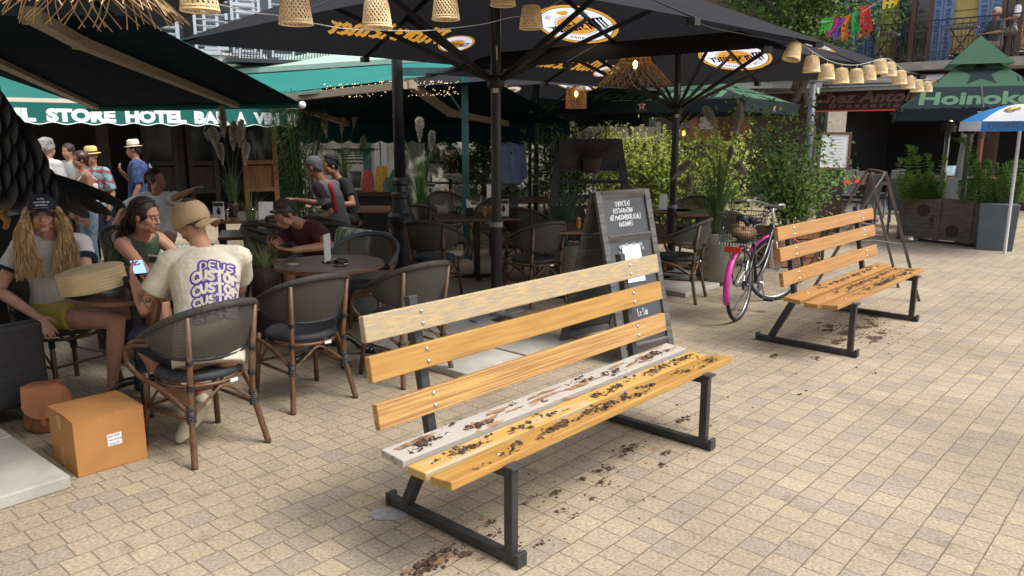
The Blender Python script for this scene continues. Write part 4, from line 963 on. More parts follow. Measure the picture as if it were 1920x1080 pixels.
# ================================================================ STREET LAMP POST (cast iron)
M_iron = mat('black_cast_iron', (.022, .026, .034), .38, var=.2, scale=8, spec=.5)
lpY = 8.7; lpx = pt(754, 470, lpY).x
lp = thing('lamp_post', 'black cast iron lamp post with ringed base standing among the chairs', 'lamp post', (lpx, lpY, 0), 0)
m = MB(); m.lathe([(.165, 0), (.165, .06), (.135, .10), (.12, .16), (.118, .66), (.13, .68), (.15, .74), (.15, .79), (.12, .83), (.10, .90), (.092, .98), (.105, 1.0), (.105, 1.04), (.085, 1.06), (.08, 1.13), (.10, 1.15), (.10, 1.19), (.066, 1.22)], 20); m.build('base', M_iron, lp, False)
m = MB(); m.lathe([(.064, 1.2), (.060, 2.4), (.05, 3.6), (.04, 4.2)], 20); m.build('shaft', M_iron, lp, True)
m = MB()
for a in range(6): m.tube([up(.112, a * PI / 3, .84), up(.095, a * PI / 3, .97)], .006, 5)
m.build('fluting', M_iron, lp)
m = MB(); m.lathe([(.10, 4.2), (.17, 4.5), (.12, 4.75), (.02, 4.85)], 8); m.build('lantern', M_iron, lp)
# plain dark street pole on the right
sp_ = thing('street_pole', 'dark round steel pole rising behind the leafy planter tree', 'pole', (pt(1522, 200, 11.5).x, 11.5, 0), 0)
m = MB(); m.lathe([(.055, 0), (.05, 2.4)], 14); m.build('shaft', mat('grey_green_steel', (.06, .07, .08), .5, var=.2), sp_, True)
m = MB(); m.box((.06, -.02, 2.3), (.04, .04, .09)); m.build('socket_box', mat('white_plastic', (.6, .6, .6), .4), sp_)
m = MB(); m.lathe([(.052, 2.4), (.045, 2.42)], 14); m.build('pole_cap', M_black, sp_)
# ================================================================ BUILDINGS
M_dark = mat('dark_interior', (.012, .010, .010), .8)  # near-black: the shade inside the open rooms is put into this colour
M_dwood = mat('dark_brown_wood', (.035, .022, .015), .6, var=.3, stretch=(8, 8, 1))
M_owood = mat('orange_wood', (.22, .095, .035), .55, var=.3, scale=4, stretch=(10, 10, 1))
M_wall = mat('off_white_render', (.62, .60, .55), .9, var=.08, scale=2, bump=.1)
M_shut = mat('pale_grey_shutter', (.42, .45, .50), .6); M_shutd = mat('shutter_gap', (.10, .11, .13), .7)
M_glassd = mat('dark_window_glass', (.02, .025, .03), .08, spec=.8)
M_yel = mat('yellow_boards', (.52, .38, .13), .75, var=.08, scale=2); M_yeld = mat('board_joint', (.20, .13, .05), .8)
M_bshut = mat('blue_shutter', (.16, .24, .42), .6, var=.08)
def local_frame(A, B):
    d = (B - A); d.z = 0; L = d.length; X = d.normalized(); return L, X, V(-X.y, X.x, 0), math.atan2(X.y, X.x)
def shutter(t, x, z, w_, h_, m1, m2, y=-.05, slats=14):
    m = MB(); 
    for a in (x + .03, x + w_ - .03): m.box((a, y, z + h_ / 2), (.06, .04, h_))
    for a in (z + .04, z + h_ * .5, z + h_ - .04): m.box((x + w_ / 2, y, a), (w_ - .12, .038, .08))
    n = slats
    for i in range(n): m.box((x + w_ / 2, y, z + .08 + (h_ - .16) * (i + .5) / n), (w_ - .12, .012, (h_ - .16) / n * .8), Matrix.Rotation(R(35), 3, 'X'))
    m.box((x + w_ / 2, y + .012, z + h_ / 2), (w_ - .1, .006, h_ - .1), None, 1)
    m.build('shutter', [m1, m2], t)
# hotel: facade behind the lettered awning
A_ = hA + hn * 2.6; A_.z = 0; B_ = A_ + hx * 17; A_ = A_ - hx * 3
Lh, X_, N_, ang = local_frame(A_, B_)
ho = thing('hotel_building', 'hotel building with off white upper wall, grey shutters and dark ground floor on the left', 'building', A_, ang)
m = MB(); m.box((Lh / 2, .15, 6.05), (Lh, .3, 6.5)); m.build('upper_wall', M_wall, ho)
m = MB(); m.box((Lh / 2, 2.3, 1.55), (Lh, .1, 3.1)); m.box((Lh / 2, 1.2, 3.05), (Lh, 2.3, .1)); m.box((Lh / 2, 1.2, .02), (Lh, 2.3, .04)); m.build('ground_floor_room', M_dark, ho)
def hx_at(px): # x along this wall for a pixel column
    d = ray(px, 240); t_ = (A_ - V(0, 0, CAMH)).dot(N_) / d.dot(N_); return ((V(0, 0, CAMH) + d * t_) - A_).dot(X_)
for x in [hx_at(p) for p in (-140, 0, 190, 330)]: m = MB(); m.box((x, .15, 1.55), (.22, .3, 3.1)); m.build('pillar', M_dwood, ho)
for pa, pb in ((268, 325), (352, 400), (455, 512)):
    xa, xb_ = hx_at(pa), hx_at(pb); mt = M_owood if pa > 440 else M_dwood
    m = MB(); w_ = xb_ - xa
    for x in (xa, xb_): m.box((x, .0, 1.35), (.10, .12, 2.7))
    for z in (.45, 1.05, 2.05, 2.65): m.box((xa + w_ / 2, .0, z), (w_ - .1, .10, .09))
    o = m.build('window', mt, ho)
    m = MB(); m.box((xa + w_ / 2, .03, 1.55), (w_ - .1, .02, .95)); m.build('pane', mat('curtained_glass', (.10, .11, .11), .15, scale=3, col2=(.02, .02, .022), stretch=(2, 2, .6), thr=(.45, .6)) if pa > 440 else M_glassd, o)
    m = MB(); m.box((xa + w_ / 2, .03, .72), (w_ - .1, .03, .5)); m.build('panel', mt, o)
for px, z in ((345, 3.4), (398, 3.35), (470, 3.3), (545, 3.2), (250, 3.5)):
    x = hx_at(px); w_ = .9
    m = MB(); m.box((x, -.02, z + 1.0), (1.0, .06, 2.0)); m.box((x, -.03, z + 2.05), (1.25, .1, .14)); wo = m.build('window', M_wall, ho)
    m = MB(); m.box((x, -.055, z + 1.0), (.86, .02, 1.86)); m.build('pane', M_glassd, wo)
    shutter(ho, x - 1.02, z, .5, 2.0, M_shut, M_shutd); shutter(ho, x + .52, z, .5, 2.0, M_shut, M_shutd)
m = MB()
for k in range(60): m.tube([V(hx_at(430) + k * .06, -.7, 3.2), V(hx_at(430) + k * .06 + .03, -.72, 3.5), V(hx_at(430) + k * .06, -.7, 3.9)], .008, 4)
m.box((hx_at(430) + 1.8, -.7, 3.92), (3.7, .04, .03)); m.box((hx_at(430) + 1.8, -.4, 3.16), (3.7, .7, .08)); m.build('balcony', M_iron, ho)
m = MB(); m.box((Lh - .4, 2.6, 4.5), (.3, 5.2, 9)); m.build('side_wall', M_wall, ho)
# bright shop front seen under the middle awning
A2_ = pt(590, 330, 15.3); A2_.z = 0; B2_ = pt(1060, 330, 15.8); B2_.z = 0
Ls2, X2, N2, an2 = local_frame(A2_, B2_)
sh = thing('shop_front', 'small shop front with pale panelled door and open shelves under the middle awning', 'shop', A2_, an2)
def sx(px):
    d = ray(px, 300); t_ = (A2_ - V(0, 0, CAMH)).dot(N2) / d.dot(N2); return ((V(0, 0, CAMH) + d * t_) - A2_).dot(X2)
m = MB(); x0, x1 = sx(560), sx(745); m.box(((x0 + x1) / 2, .3, 1.2), (x1 - x0, .2, 2.4)); m.build('wall', mat('cream_wall', (.50, .48, .40), .85, scale=3, col2=(.26, .24, .18), thr=(.35, .6)), sh)
m = MB()
for pa, pb in ((700, 712), (713, 725)): m.box(((sx(pa) + sx(pb)) / 2, .17, 1.25), (sx(pb) - sx(pa) - .02, .05, 2.3))
m.build('door', mat('pale_door', (.50, .50, .50), .6), sh)
m = MB(); m.box((sx(690), .18, 1.2), (.07, .06, 2.4)); m.box((sx(682), .18, 1.2), (.05, .05, 2.4)); m.build('door_frame', M_gpost, sh)
x0, x1 = sx(790), sx(1055); m = MB(); m.box(((x0 + x1) / 2, 3.2, 1.7), (x1 - x0 + 3, .1, 3.4)); m.build('back_wall', mat('mottled_far_wall', (.42, .40, .34), .9, scale=2.5, col2=(.03, .035, .025), thr=(.5, .62), detail=6), sh)
m = MB()
for px in (800, 843, 905, 990): m.box((sx(px), -.3, 1.1), (.06, .05, 2.2))
for z in (1.15, 1.55, .75): m.box((sx(850), -.3, z), (sx(905) - sx(795), .32, .03))
m.build('shelf_rack', M_black, sh)
rnd = random.Random(9); cols = [(.7, .7, .66), (.5, .05, .08), (.62, .40, .28), (.2, .3, .2), (.6, .6, .62), (.75, .45, .2), (.08, .08, .1)]
for i in range(14):
    c_ = cols[i % 7]; z = (1.165, 1.565, .765)[i % 3]; x = sx(798 + (i * 37) % 100); h_ = rnd.uniform(.14, .26); m = MB()
    m.lathe([(.04, 0), (.055, h_ * .2), (.05, h_ * .6), (.03, h_ * .85), (.035, h_)], 10)
    o = m.build('vase', mat('vase_%d' % (i % 7), c_, .5), None, True, loc=A2_ + X2 * x - N2 * .3 + V(0, 0, z)); tag(o, 'small goods and vases on the open shop shelves behind the iron lamp post', 'vase', 'goods on the open shelves')
# hanging shirt
hs_ = thing('hanging_shirt', 'pale blue long sleeved shirt hanging behind the parasol pole', 'shirt', pt(957, 268, 12.5), 0)
m = MB(); rg = []
for z, wx, wy in ((0, .05, .04), (-.03, .16, .06), (-.10, .19, .08), (-.3, .17, .09), (-.5, .18, .09), (-.62, .19, .09), (-.64, .18, .085)): rg.append((V(0, 0, z), V(wx, .0, 0), V(0, wy, 0)))
m.rings(rg, 24)
for v_ in m.v: v_.y += .012 * math.sin(v_.x * 45 + v_.z * 8); v_.x += .01 * math.sin(v_.z * 30)
for s_ in (-1, 1): m.tube(bez([V(s_ * .15, 0, -.05), V(s_ * .20, 0, -.2), V(s_ * .225, .0, -.4), V(s_ * .23, -.01, -.56)], 4), [.05] * 4 + [.042] * 9, 10)
blob(m, 'fabric', mat('pale_blue_cotton', (.20, .26, .47), .8, var=.12, scale=6, bump=.2, bscale=18), hs_, .012, 3)
m = MB(); m.tube(bez([V(0, 0, .0), V(0, 0, .06), V(.03, 0, .09), V(.0, 0, .11)], 4), .004, 5); m.bar((-.14, 0, -.02), (.14, 0, -.02), .01, .02); m.build('hanger', M_dwood, hs_)
m = MB(); m.box((.02, -.095, -.16), (.03, .004, .035)); m.build('emblem', mat('navy_print', (.03, .04, .10), .6), hs_)
m = MB(); m.tube([V(-.035, -.06, -.005), V(0, -.085, -.09), V(.03, -.06, -.005)], .008, 5); m.build('collar', mat('pale_blue_cotton'), hs_)

# right hand building with balcony
A3 = pt(1585, 250, 20.0); A3.z = 0; B3 = pt(2150, 250, 16.0); B3.z = 0
L3, X3, N3, an3 = local_frame(A3, B3)
rb = thing('brasserie_building', 'yellow building with blue shutters, iron balcony and dark brasserie on the ground floor', 'building', A3, an3)
def r3(px):
    d = ray(px, 150); t_ = (A3 - V(0, 0, CAMH)).dot(N3) / d.dot(N3); return ((V(0, 0, CAMH) + d * t_) - A3).dot(X3)
def z3(px, py, off=0.0):
    d = ray(px, py); o = A3 + N3 * off; t_ = (o - V(0, 0, CAMH)).dot(N3) / d.dot(N3); return (V(0, 0, CAMH) + d * t_).z
m = MB(); m.box((L3 / 2, .2, 7.3), (L3, .3, 7.6)); m.build('upper_wall', M_yel, rb)
m = MB()
for k in range(26): m.box((L3 / 2, .046, 3.6 + k * .28), (L3, .01, .02))
m.build('board_joints', M_yeld, rb)
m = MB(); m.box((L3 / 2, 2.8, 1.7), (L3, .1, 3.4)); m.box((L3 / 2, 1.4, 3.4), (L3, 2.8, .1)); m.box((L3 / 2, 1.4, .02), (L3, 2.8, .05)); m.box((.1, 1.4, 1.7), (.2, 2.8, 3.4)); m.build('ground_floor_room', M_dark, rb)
for px in (1870, 1960): m = MB(); m.box((r3(px), .1, 1.6), (.25, .3, 3.2)); m.build('pillar', mat('oxblood_wood', (.06, .022, .018), .6, var=.2), rb)
zsign = (z3(1600, 166, -.3), z3(1600, 206, -.3))
m = MB(); xs0, xs1 = r3(1528), r3(1705); m.box(((xs0 + xs1) / 2, -.3, sum(zsign) / 2), (xs1 - xs0, .05, zsign[0] - zsign[1])); so = m.build('sign_board', mat('maroon_board', (.055, .018, .018), .6), rb)
m = MB(); P_ = font_tris('Chez Antoine', 1, .03, .25); x0 = min(p[0] for p in P_[0]); k = (r3(1760) - r3(1537)) / (max(p[0] for p in P_[0]) - x0)
plane_text(m, [[Vector(((q.x - x0) * k, q.y * .36)) for q in p] for p in tris_as_polys(P_)], V(r3(1537), -.328, zsign[0] - .33), V(1, 0, 0), V(0, 0, 1))
P_ = font_tris('Brasserie', 1, .02, .1, 1.3); x0 = min(p[0] for p in P_[0]); k = (r3(1700) - r3(1567)) / (max(p[0] for p in P_[0]) - x0)
plane_text(m, [[Vector(((q.x - x0) * k, q.y * .16)) for q in p] for p in tris_as_polys(P_)], V(r3(1567), -.328, zsign[1] + .05), V(1, 0, 0), V(0, 0, 1)); m.build('sign_lettering', mat('dull_pink_letters', (.22, .12, .11), .6), so)
m = MB(); m.box(((xs0 + xs1) / 2, -.34, zsign[1] - .02), (xs1 - xs0, .05, .035)); m.build('red_tube', mat('red_neon', (.30, .05, .02), .5, emit=(1, .12, .03), estr=.10), so)
for k, (ya, dz) in enumerate(((152, .12), (166, .10))):
    m = MB(); za_ = z3(1600, ya, -.9 + k * .3); m.tube([V(r3(1440), -.9 + k * .3, za_), V(r3(1790), -.9 + k * .3, za_)], .075 - .015 * k, 10); m.build('blind_rail', mat('white_aluminium', (.50, .52, .55), .4), rb, True)
m = MB(); m.slab([V(r3(1440), -.95, za_ + .05), V(r3(1790), -.95, za_ + .05), V(r3(1790), 0, za_ + .35), V(r3(1440), 0, za_ + .35)], (0, 0, -.03)); m.build('blind_hood', mat('white_aluminium'), rb)
zb = z3(1800, 112, -1.0); m = MB(); xb0, xb1 = r3(1610), L3; m.box(((xb0 + xb1) / 2, -.55, zb - .09), (xb1 - xb0, 1.1, .18)); m.build('balcony_slab', mat('stone', (.34, .32, .28), .85, var=.15), rb)
m = MB(); rl = .86
def railing(m, p, q, z, h_):
    p = Vector(p); q = Vector(q); L = (q - p).length; d = (q - p).normalized(); n = int(L / .15)
    m.bar(p + V(0, 0, z + h_), q + V(0, 0, z + h_), .035, .03); m.bar(p + V(0, 0, z + .06), q + V(0, 0, z + .06), .02, .02); m.bar(p + V(0, 0, z + h_ * .86), q + V(0, 0, z + h_ * .86), .012, .012); m.bar(p + V(0, 0, z + h_ * .22), q + V(0, 0, z + h_ * .22), .012, .012)
    for i in range(n + 1):
        b_ = p + d * (L * i / n); m.bar(b_ + V(0, 0, z), b_ + V(0, 0, z + h_), .012, .012, up=(0, 1, 0))
        c_ = b_ + d * (L / n * .5)
        m.tube([c_ + d * math.cos(a) * .045 + V(0, 0, z + h_ * .13 + math.sin(a) * .045) for a in [k * PI / 5 for k in range(9)]], .008, 4, False)
        m.tube([c_ + d * (math.cos(a) * .05 * (1 - k / 16)) + V(0, 0, z + h_ * .78 + math.sin(a) * .05 * (1 - k / 16)) for k, a in [(k, k * PI / 4) for k in range(12)]], .007, 4, False)
        m.tube([c_ + V(0, 0, z + h_ * .72), c_ + d * .02 + V(0, 0, z + h_ * .5), c_ - d * .02 + V(0, 0, z + h_ * .36), c_ + V(0, 0, z + h_ * .22)], .006, 4, False)
railing(m, V(xb0, -1.05, 0), V(xb1, -1.05, 0), zb, rl); m.build('railing', M_iron, rb)
for pa, pb, kind in ((1596, 1640, 's'), (1670, 1735, 'd'), (1737, 1776, 's'), (1820, 1865, 's'), (1868, 1900, 'd'), (1560, 1594, 's')):
    xa, xb_ = r3(pa), r3(pb)
    if kind == 's':
        wd_ = (xb_ - xa) / 2
        for s_ in (0, 1): shutter(rb, xa + s_ * wd_, zb, wd_ - .01, 2.5, M_bshut, M_bshut, -.01, 26)
    else:
        m = MB(); m.box(((xa + xb_) / 2, .03, zb + 1.3), (xb_ - xa, .06, 2.7)); wo = m.build('window', M_glassd, rb)
        m = MB()
        for x in (xa, (xa + xb_) / 2, xb_): m.box((x, -.02, zb + 1.3), (.09, .08, 2.7))
        m.build('frame', mat('brown_frame', (.13, .07, .045), .6), wo)
m = MB(); m.lathe([(.18, 0), (.20, .05), (.12, .16)], 12); 
# balcony tables, chairs and sitters
def bistro_set(x, lb):
    t = thing('balcony_table', lb, 'table', A3 + X3 * x - N3 * .55 + V(0, 0, zb), an3)
    m = MB(); m.box((0, 0, .72), (.62, .5, .03)); m.build('table_top', mat('grey_top', (.3, .3, .3), .5), t)
    m = MB(); m.bar((-.25, 0, 0), (.22, 0, .70), .025, .02); m.bar((.25, 0, 0), (-.22, 0, .70), .025, .02); m.build('cross_legs', M_black, t)
bistro_set(r3(1805), 'folding table on the balcony in front of the yellow wall'); bistro_set(r3(1660), 'folding table at the left end of the balcony')
# papel picado bunting
for i, (px, py, w_, h_, c_, nm) in enumerate(((1549, 50, 16, 26, (.06, .50, .06), 'green'), (1560, 51, 15, 32, (.55, .05, .25), 'pink'), (1573, 52, 16, 35, (.18, .06, .45), 'purple'), (1588, 46, 17, 42, (.75, .18, .03), 'orange'), (1606, 38, 16, 40, (.03, .42, .10), 'emerald'), (1624, 27, 20, 52, (.62, .04, .04), 'red'), (1648, -4, 16, 18, (.02, .12, .55), 'blue'), (1673, -8, 26, 36, (.75, .58, .05), 'yellow'))):
    o = pt(px, py - 14, 17.5); s_ = 17.5 / 1450; W_, H_ = w_ * s_, h_ * s_; m = MB(); rnd = random.Random(i); nx, ny = 6, 9
    def fv(a, b_): return V(W_ * (a - .5) + .03 * math.sin(b_ * 4 + i), .08 * math.sin(a * 3 + b_ * 3 + i), -H_ * b_ + .05 * a)
    for a in range(nx):
        for b_ in range(ny):
            if a % 2 == 1 and b_ % 2 == 1 and a < nx - 1 and 1 < b_ < ny - 1: continue
            if b_ == ny - 1 and a % 2: continue
            m.quad(fv(a / nx, b_ / ny), fv((a + 1) / nx, b_ / ny), fv((a + 1) / nx, (b_ + 1) / ny), fv(a / nx, (b_ + 1) / ny))
    tag(m.build('paper_flag', mat('paper_' + nm, c_, .8, transl=.45), loc=o), '%s cut paper flag on the bunting above the parasols' % nm, 'bunting flag', 'cut paper flags of the bunting')
m = MB(); m.tube([pt(1535, 42, 17.5), pt(1573, 38, 17.5), pt(1615, 24, 17.5), pt(1690, -25, 17.5)], .006, 4); tag(m.build('bunting_line', M_wire), 'thin line carrying the cut paper flags', 'line')

# far terrace wall and row of houses closing the square
A4 = V(-3.0, 21.5, 0); L4 = 11.3
tw_ = thing('terrace_building', 'brown timbered restaurant front behind the hedge and green parasols', 'building', A4, R(-3))
m = MB(); m.box((L4 / 2, .2, 3.5), (L4, .3, 7)); m.build('wall', mat('brown_render', (.10, .075, .055), .85, var=.25, scale=1.5), tw_)
m = MB()
for px, w_, h_ in ((1345, 1.05, .9), (1375, .9, .8), (1290, .8, .9)): 
    x = pt(px, 240, 21.2).x + 3.0; m.box((x, .03, 1.9), (w_, .06, h_))
m.build('wood_cladding', M_owood, tw_)
m = MB(); x = pt(1190, 240, 21.2).x + 3; m.box((x, .03, 1.75), (1.4, .06, .5)); m.build('pale_panel', mat('pale_panel', (.42, .38, .34), .8), tw_); m = MB(); m.box((pt(1326, 230, 21).x + 3, -.03, 2.05), (.35, .04, .5)); m.build('pale_panel', mat('pale_panel', (.42, .38, .34), .8), tw_)
m = MB(); m.box((L4 / 2, -.7, 2.85), (L4, 1.5, .10)); m.build('canopy_roof', mat('dark_red_roof', (.10, .03, .025), .7), tw_)
m = MB(); m.box((L4 / 2 + 2, -1.46, 2.85), (6, .06, .14)); m.build('white_gutter', mat('white_aluminium'), tw_)
wl = thing('wall_lantern', 'small glowing orange lantern beyond the second parasol pole', 'lantern', pt(1282, 250, 17.5), 0)
m = MB(); 
for x, y in ((-.08, -.08), (.08, -.08), (.08, .08), (-.08, .08)): m.bar((x, y, -.25), (x, y, .12), .012, .012, up=(0, 1, 0))
m.lathe([(.14, .12), (.03, .22)], 4); m.lathe([(.12, -.27), (.12, -.25)], 4); m.build('cage', M_black, wl)
m = MB(); m.ell((0, 0, 0), (.035, .035, .06), 8); m.build('flame', mat('lantern_glow', (1, .5, .1), emit=(1, .38, .06), estr=4), wl)
for i, (x, w_, h_, c_) in enumerate(((-22, 16, 11, (.42, .38, .30)), (8.5, 9, 10, (.36, .32, .26)), (17, 12, 12, (.4, .37, .30)))):
    hb = thing('far_house', ('plain beige house closing the square behind the hotel', 'tall house half hidden by the tree crowns', 'house beyond the yellow building')[i], 'house', (x, 31, 0), 0)
    m = MB(); m.box((w_ / 2, 2, h_ / 2), (w_, 4, h_)); m.build('wall', mat('render_%d' % i, c_, .9, var=.1), hb)
    for k in range(int(w_ / 2.2)):
        for z in (1.5, 4.6, 7.6):
            m = MB(); m.box((1.2 + k * 2.2, -.02, z + .8), (.9, .06, 1.6)); m.build('window', M_glassd, hb)
# terraces' side: buildings behind and beside the camera, giving the square its shade and reflections
for i, (x, y, w_, d_, h_, lb) in enumerate(((-19, -14, 30, 4, 9, 'house row behind the photographer'), (-24, -8, 4, 26, 9, 'house row on the left side of the square'))):
    hb = thing('side_house', lb, 'house', (x, y, 0), 0); m = MB(); m.box((w_ / 2, d_ / 2, h_ / 2), (w_, d_, h_)); m.build('wall', mat('render_0'), hb)

# ================================================================ TREES, HEDGE, PLANTS
def leafmat(name, col, tl=.35): return mat(name, col, .5, var=.3, scale=14, transl=tl, spec=.35)
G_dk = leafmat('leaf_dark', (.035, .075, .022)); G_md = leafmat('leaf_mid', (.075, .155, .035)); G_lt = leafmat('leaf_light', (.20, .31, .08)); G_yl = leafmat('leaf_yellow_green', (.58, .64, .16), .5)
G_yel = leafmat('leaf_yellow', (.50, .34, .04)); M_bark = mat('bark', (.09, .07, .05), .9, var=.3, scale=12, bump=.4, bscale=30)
def cloud(m, c, r, n, L, W, rnd, slots, shell=.55, clumps=0, up_=.4):
    c = Vector(c); C_ = []
    if clumps:
        for _ in range(clumps):
            d = V(rnd.gauss(0, 1), rnd.gauss(0, 1), rnd.gauss(0, 1)).normalized(); k = rnd.uniform(.35, 1); C_.append((V(d.x * r[0] * k, d.y * r[1] * k, d.z * r[2] * k), rnd.uniform(.16, .34), rnd.choice(slots)))
    for i in range(n):
        d = V(rnd.gauss(0, 1), rnd.gauss(0, 1), rnd.gauss(0, 1)).normalized()
        if C_:
            cc, cr, sl = C_[i % len(C_)]; q = rnd.random() ** .5; p = cc + V(d.x * r[0], d.y * r[1], d.z * r[2]) * cr * q; s_ = sl if rnd.random() < .6 else rnd.choice(slots)
        else:
            k = shell + (1 - shell) * rnd.random(); p = V(d.x * r[0] * k, d.y * r[1] * k, d.z * r[2] * k); s_ = rnd.choice(slots)
        ld = (d + V(rnd.gauss(0, .7), rnd.gauss(0, .7), rnd.gauss(-.2, .6))); q_ = rnd.uniform(.7, 1.25)
        m.leaf(c + p, ld, V(rnd.gauss(0, .6), rnd.gauss(0, .6), 1), L * q_, W * q_, s_)
def tree(label, loc, h, cr, cz, n, L, seed, mats_, slots):
    rnd = random.Random(seed); t = thing('broadleaf_tree', label, 'tree', loc, 0, 'leafy trees behind the parasols')
    m = MB(); m.tube(bez([V(.55, 0, 0), V(.5, 0, h * .3), V(-.05, .05, h * .6), V(0, 0, h * .8)], 4), [.085 - .003 * k for k in range(13)], 10)
    for k in range(7):
        a = k * .9; b_ = V(0, 0, h * (.4 + .05 * k)); e = V(math.cos(a) * cr[0] * .7, math.sin(a) * cr[1] * .7, cz + rnd.uniform(-.3, .5) * cr[2]); m.tube(bez([b_, b_.lerp(e, .5) + V(0, 0, .2), e], 4), [.09 - .008 * j for j in range(9)], 6)
    m.build('trunk', M_bark, t, True)
    m = MB(); cloud(m, (0, 0, cz), cr, n, L, L * .6, rnd, slots, clumps=46); m.build('crown', mats_, t); return t
tree('big leafy tree crown above the second dark parasol, left of the bunting', (6.7, 18.9, 0), 6, (2.1, 1.6, 2.3), 5.2, 15000, .115, 21, [G_dk, G_md, G_lt], (0, 1, 1, 2, 2))
tree('leafy tree crown behind the struts of the second parasol', (2.6, 20.0, 0), 5, (2.6, 1.6, 1.6), 4.2, 4500, .13, 22, [G_dk, G_md, G_lt], (0, 0, 1, 2))
# hedge
hg = thing('hedge', 'bright yellow green hedge in a low trough between the two terraces', 'hedge', (0, 0, 0), 0)
hA_ = pt(1020, 330, 12.6); hB_ = pt(1395, 330, 12.4); rnd = random.Random(31); m = MB()
cl_ = []
for _ in range(120):
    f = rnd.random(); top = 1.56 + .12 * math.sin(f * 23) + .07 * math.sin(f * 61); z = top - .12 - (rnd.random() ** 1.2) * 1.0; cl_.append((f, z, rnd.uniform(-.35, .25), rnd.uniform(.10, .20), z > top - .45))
for f, z, dy, r_, hi in cl_:
    px = 1010 + 385 * f; c_ = pt(px, 300, 12.6 + dy); c_.z = z; tone = rnd.random()
    for _ in range(92):
        p = c_ + V(rnd.gauss(0, r_ * 1.2), rnd.gauss(0, r_ * .8), rnd.gauss(0, r_))
        s_ = 3 if rnd.random() < (.75 if hi else .35) else (rnd.choice((1, 2, 2)) if tone > .3 else rnd.choice((0, 1)))  # upper clumps get more bright leaves: sun from above put into leaf colour
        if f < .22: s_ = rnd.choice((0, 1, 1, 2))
        m.leaf(p, V(rnd.gauss(0, .6), rnd.gauss(-.3, .6), rnd.gauss(.5, .6)), V(rnd.gauss(0, .6), rnd.gauss(-.5, .6), 1), rnd.uniform(.04, .09), rnd.uniform(.028, .055), s_)
for _ in range(70):
    f = rnd.random(); px = 1010 + 385 * f; b_ = pt(px, 300, 12.5 + rnd.uniform(-.3, .2)); b_.z = 1.5; e = b_ + V(rnd.gauss(0, .12), 0, rnd.uniform(.1, .36))
    for k in range(12): m.leaf(b_.lerp(e, k / 11), V(rnd.gauss(0, 1), rnd.gauss(0, .6), .5), V(0, -.3, 1), .06, .035, 3 if f > .2 else 1)
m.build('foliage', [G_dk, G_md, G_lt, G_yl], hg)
m = MB()
for i in range(26): x = hA_.x + (hB_.x - hA_.x) * i / 25; m.tube([V(x, 12.65, .3), V(x + .05, 12.6, 1.0), V(x, 12.65, 1.5)], .012, 5)
m.build('stems', M_bark, hg)
m = MB(); m.box(((hA_.x + hB_.x) / 2, 12.65, .22), (hB_.x - hA_.x, .5, .44)); m.build('trough', M_dwood, hg, bevel=.01)
# green mass behind the shelves
lb_ = thing('shrub', 'dark green leafy shrub behind the open shelves and hanging shirt', 'shrub', pt(905, 330, 14.2) * 1.0, 0); lb_.location.z = 0; m = MB(); rnd = random.Random(33)
cloud(m, (0, 0, 1.25), (1.0, .35, .75), 3500, .09, .045, rnd, (0, 1, 1, 2), clumps=22); m.build('foliage', [G_dk, G_md, G_lt], lb_); m = MB(); m.tube([V(0, 0, 0), V(.05, 0, .7), V(0, 0, 1.2)], .03, 6); m.build('stem', M_bark, lb_)
# bamboo-like dark plant in the corner by the hotel
bb = thing('bamboo_plant', 'tall dark narrow leaved bamboo plant at the right end of the lettered awning', 'plant', (pt(562, 300, 11.8).x, 11.8, 0), 0); m = MB(); rnd = random.Random(35)
for k in range(16):
    a = rnd.uniform(0, 6.28); m.tube([V(.1 * math.cos(a), .1 * math.sin(a), 0), V(.2 * math.cos(a), .2 * math.sin(a), 1.2), V(.42 * math.cos(a), .3 * math.sin(a), rnd.uniform(1.8, 2.35))], .007, 4)
m.build('canes', G_md, bb); m = MB()
for i in range(4200):
    z = rnd.uniform(.4, 2.3); r_ = .2 + .25 * z / 2; a = rnd.uniform(0, 6.28); q = r_ * rnd.random() ** .6; m.leaf(V(q * math.cos(a), q * .7 * math.sin(a), z), V(math.cos(a), math.sin(a), rnd.gauss(-.5, .5)), V(rnd.gauss(0, .5), 0, 1), rnd.uniform(.09, .15), .014, rnd.choice((0, 0, 0, 1)))
m.build('foliage', [G_dk, G_md], bb)
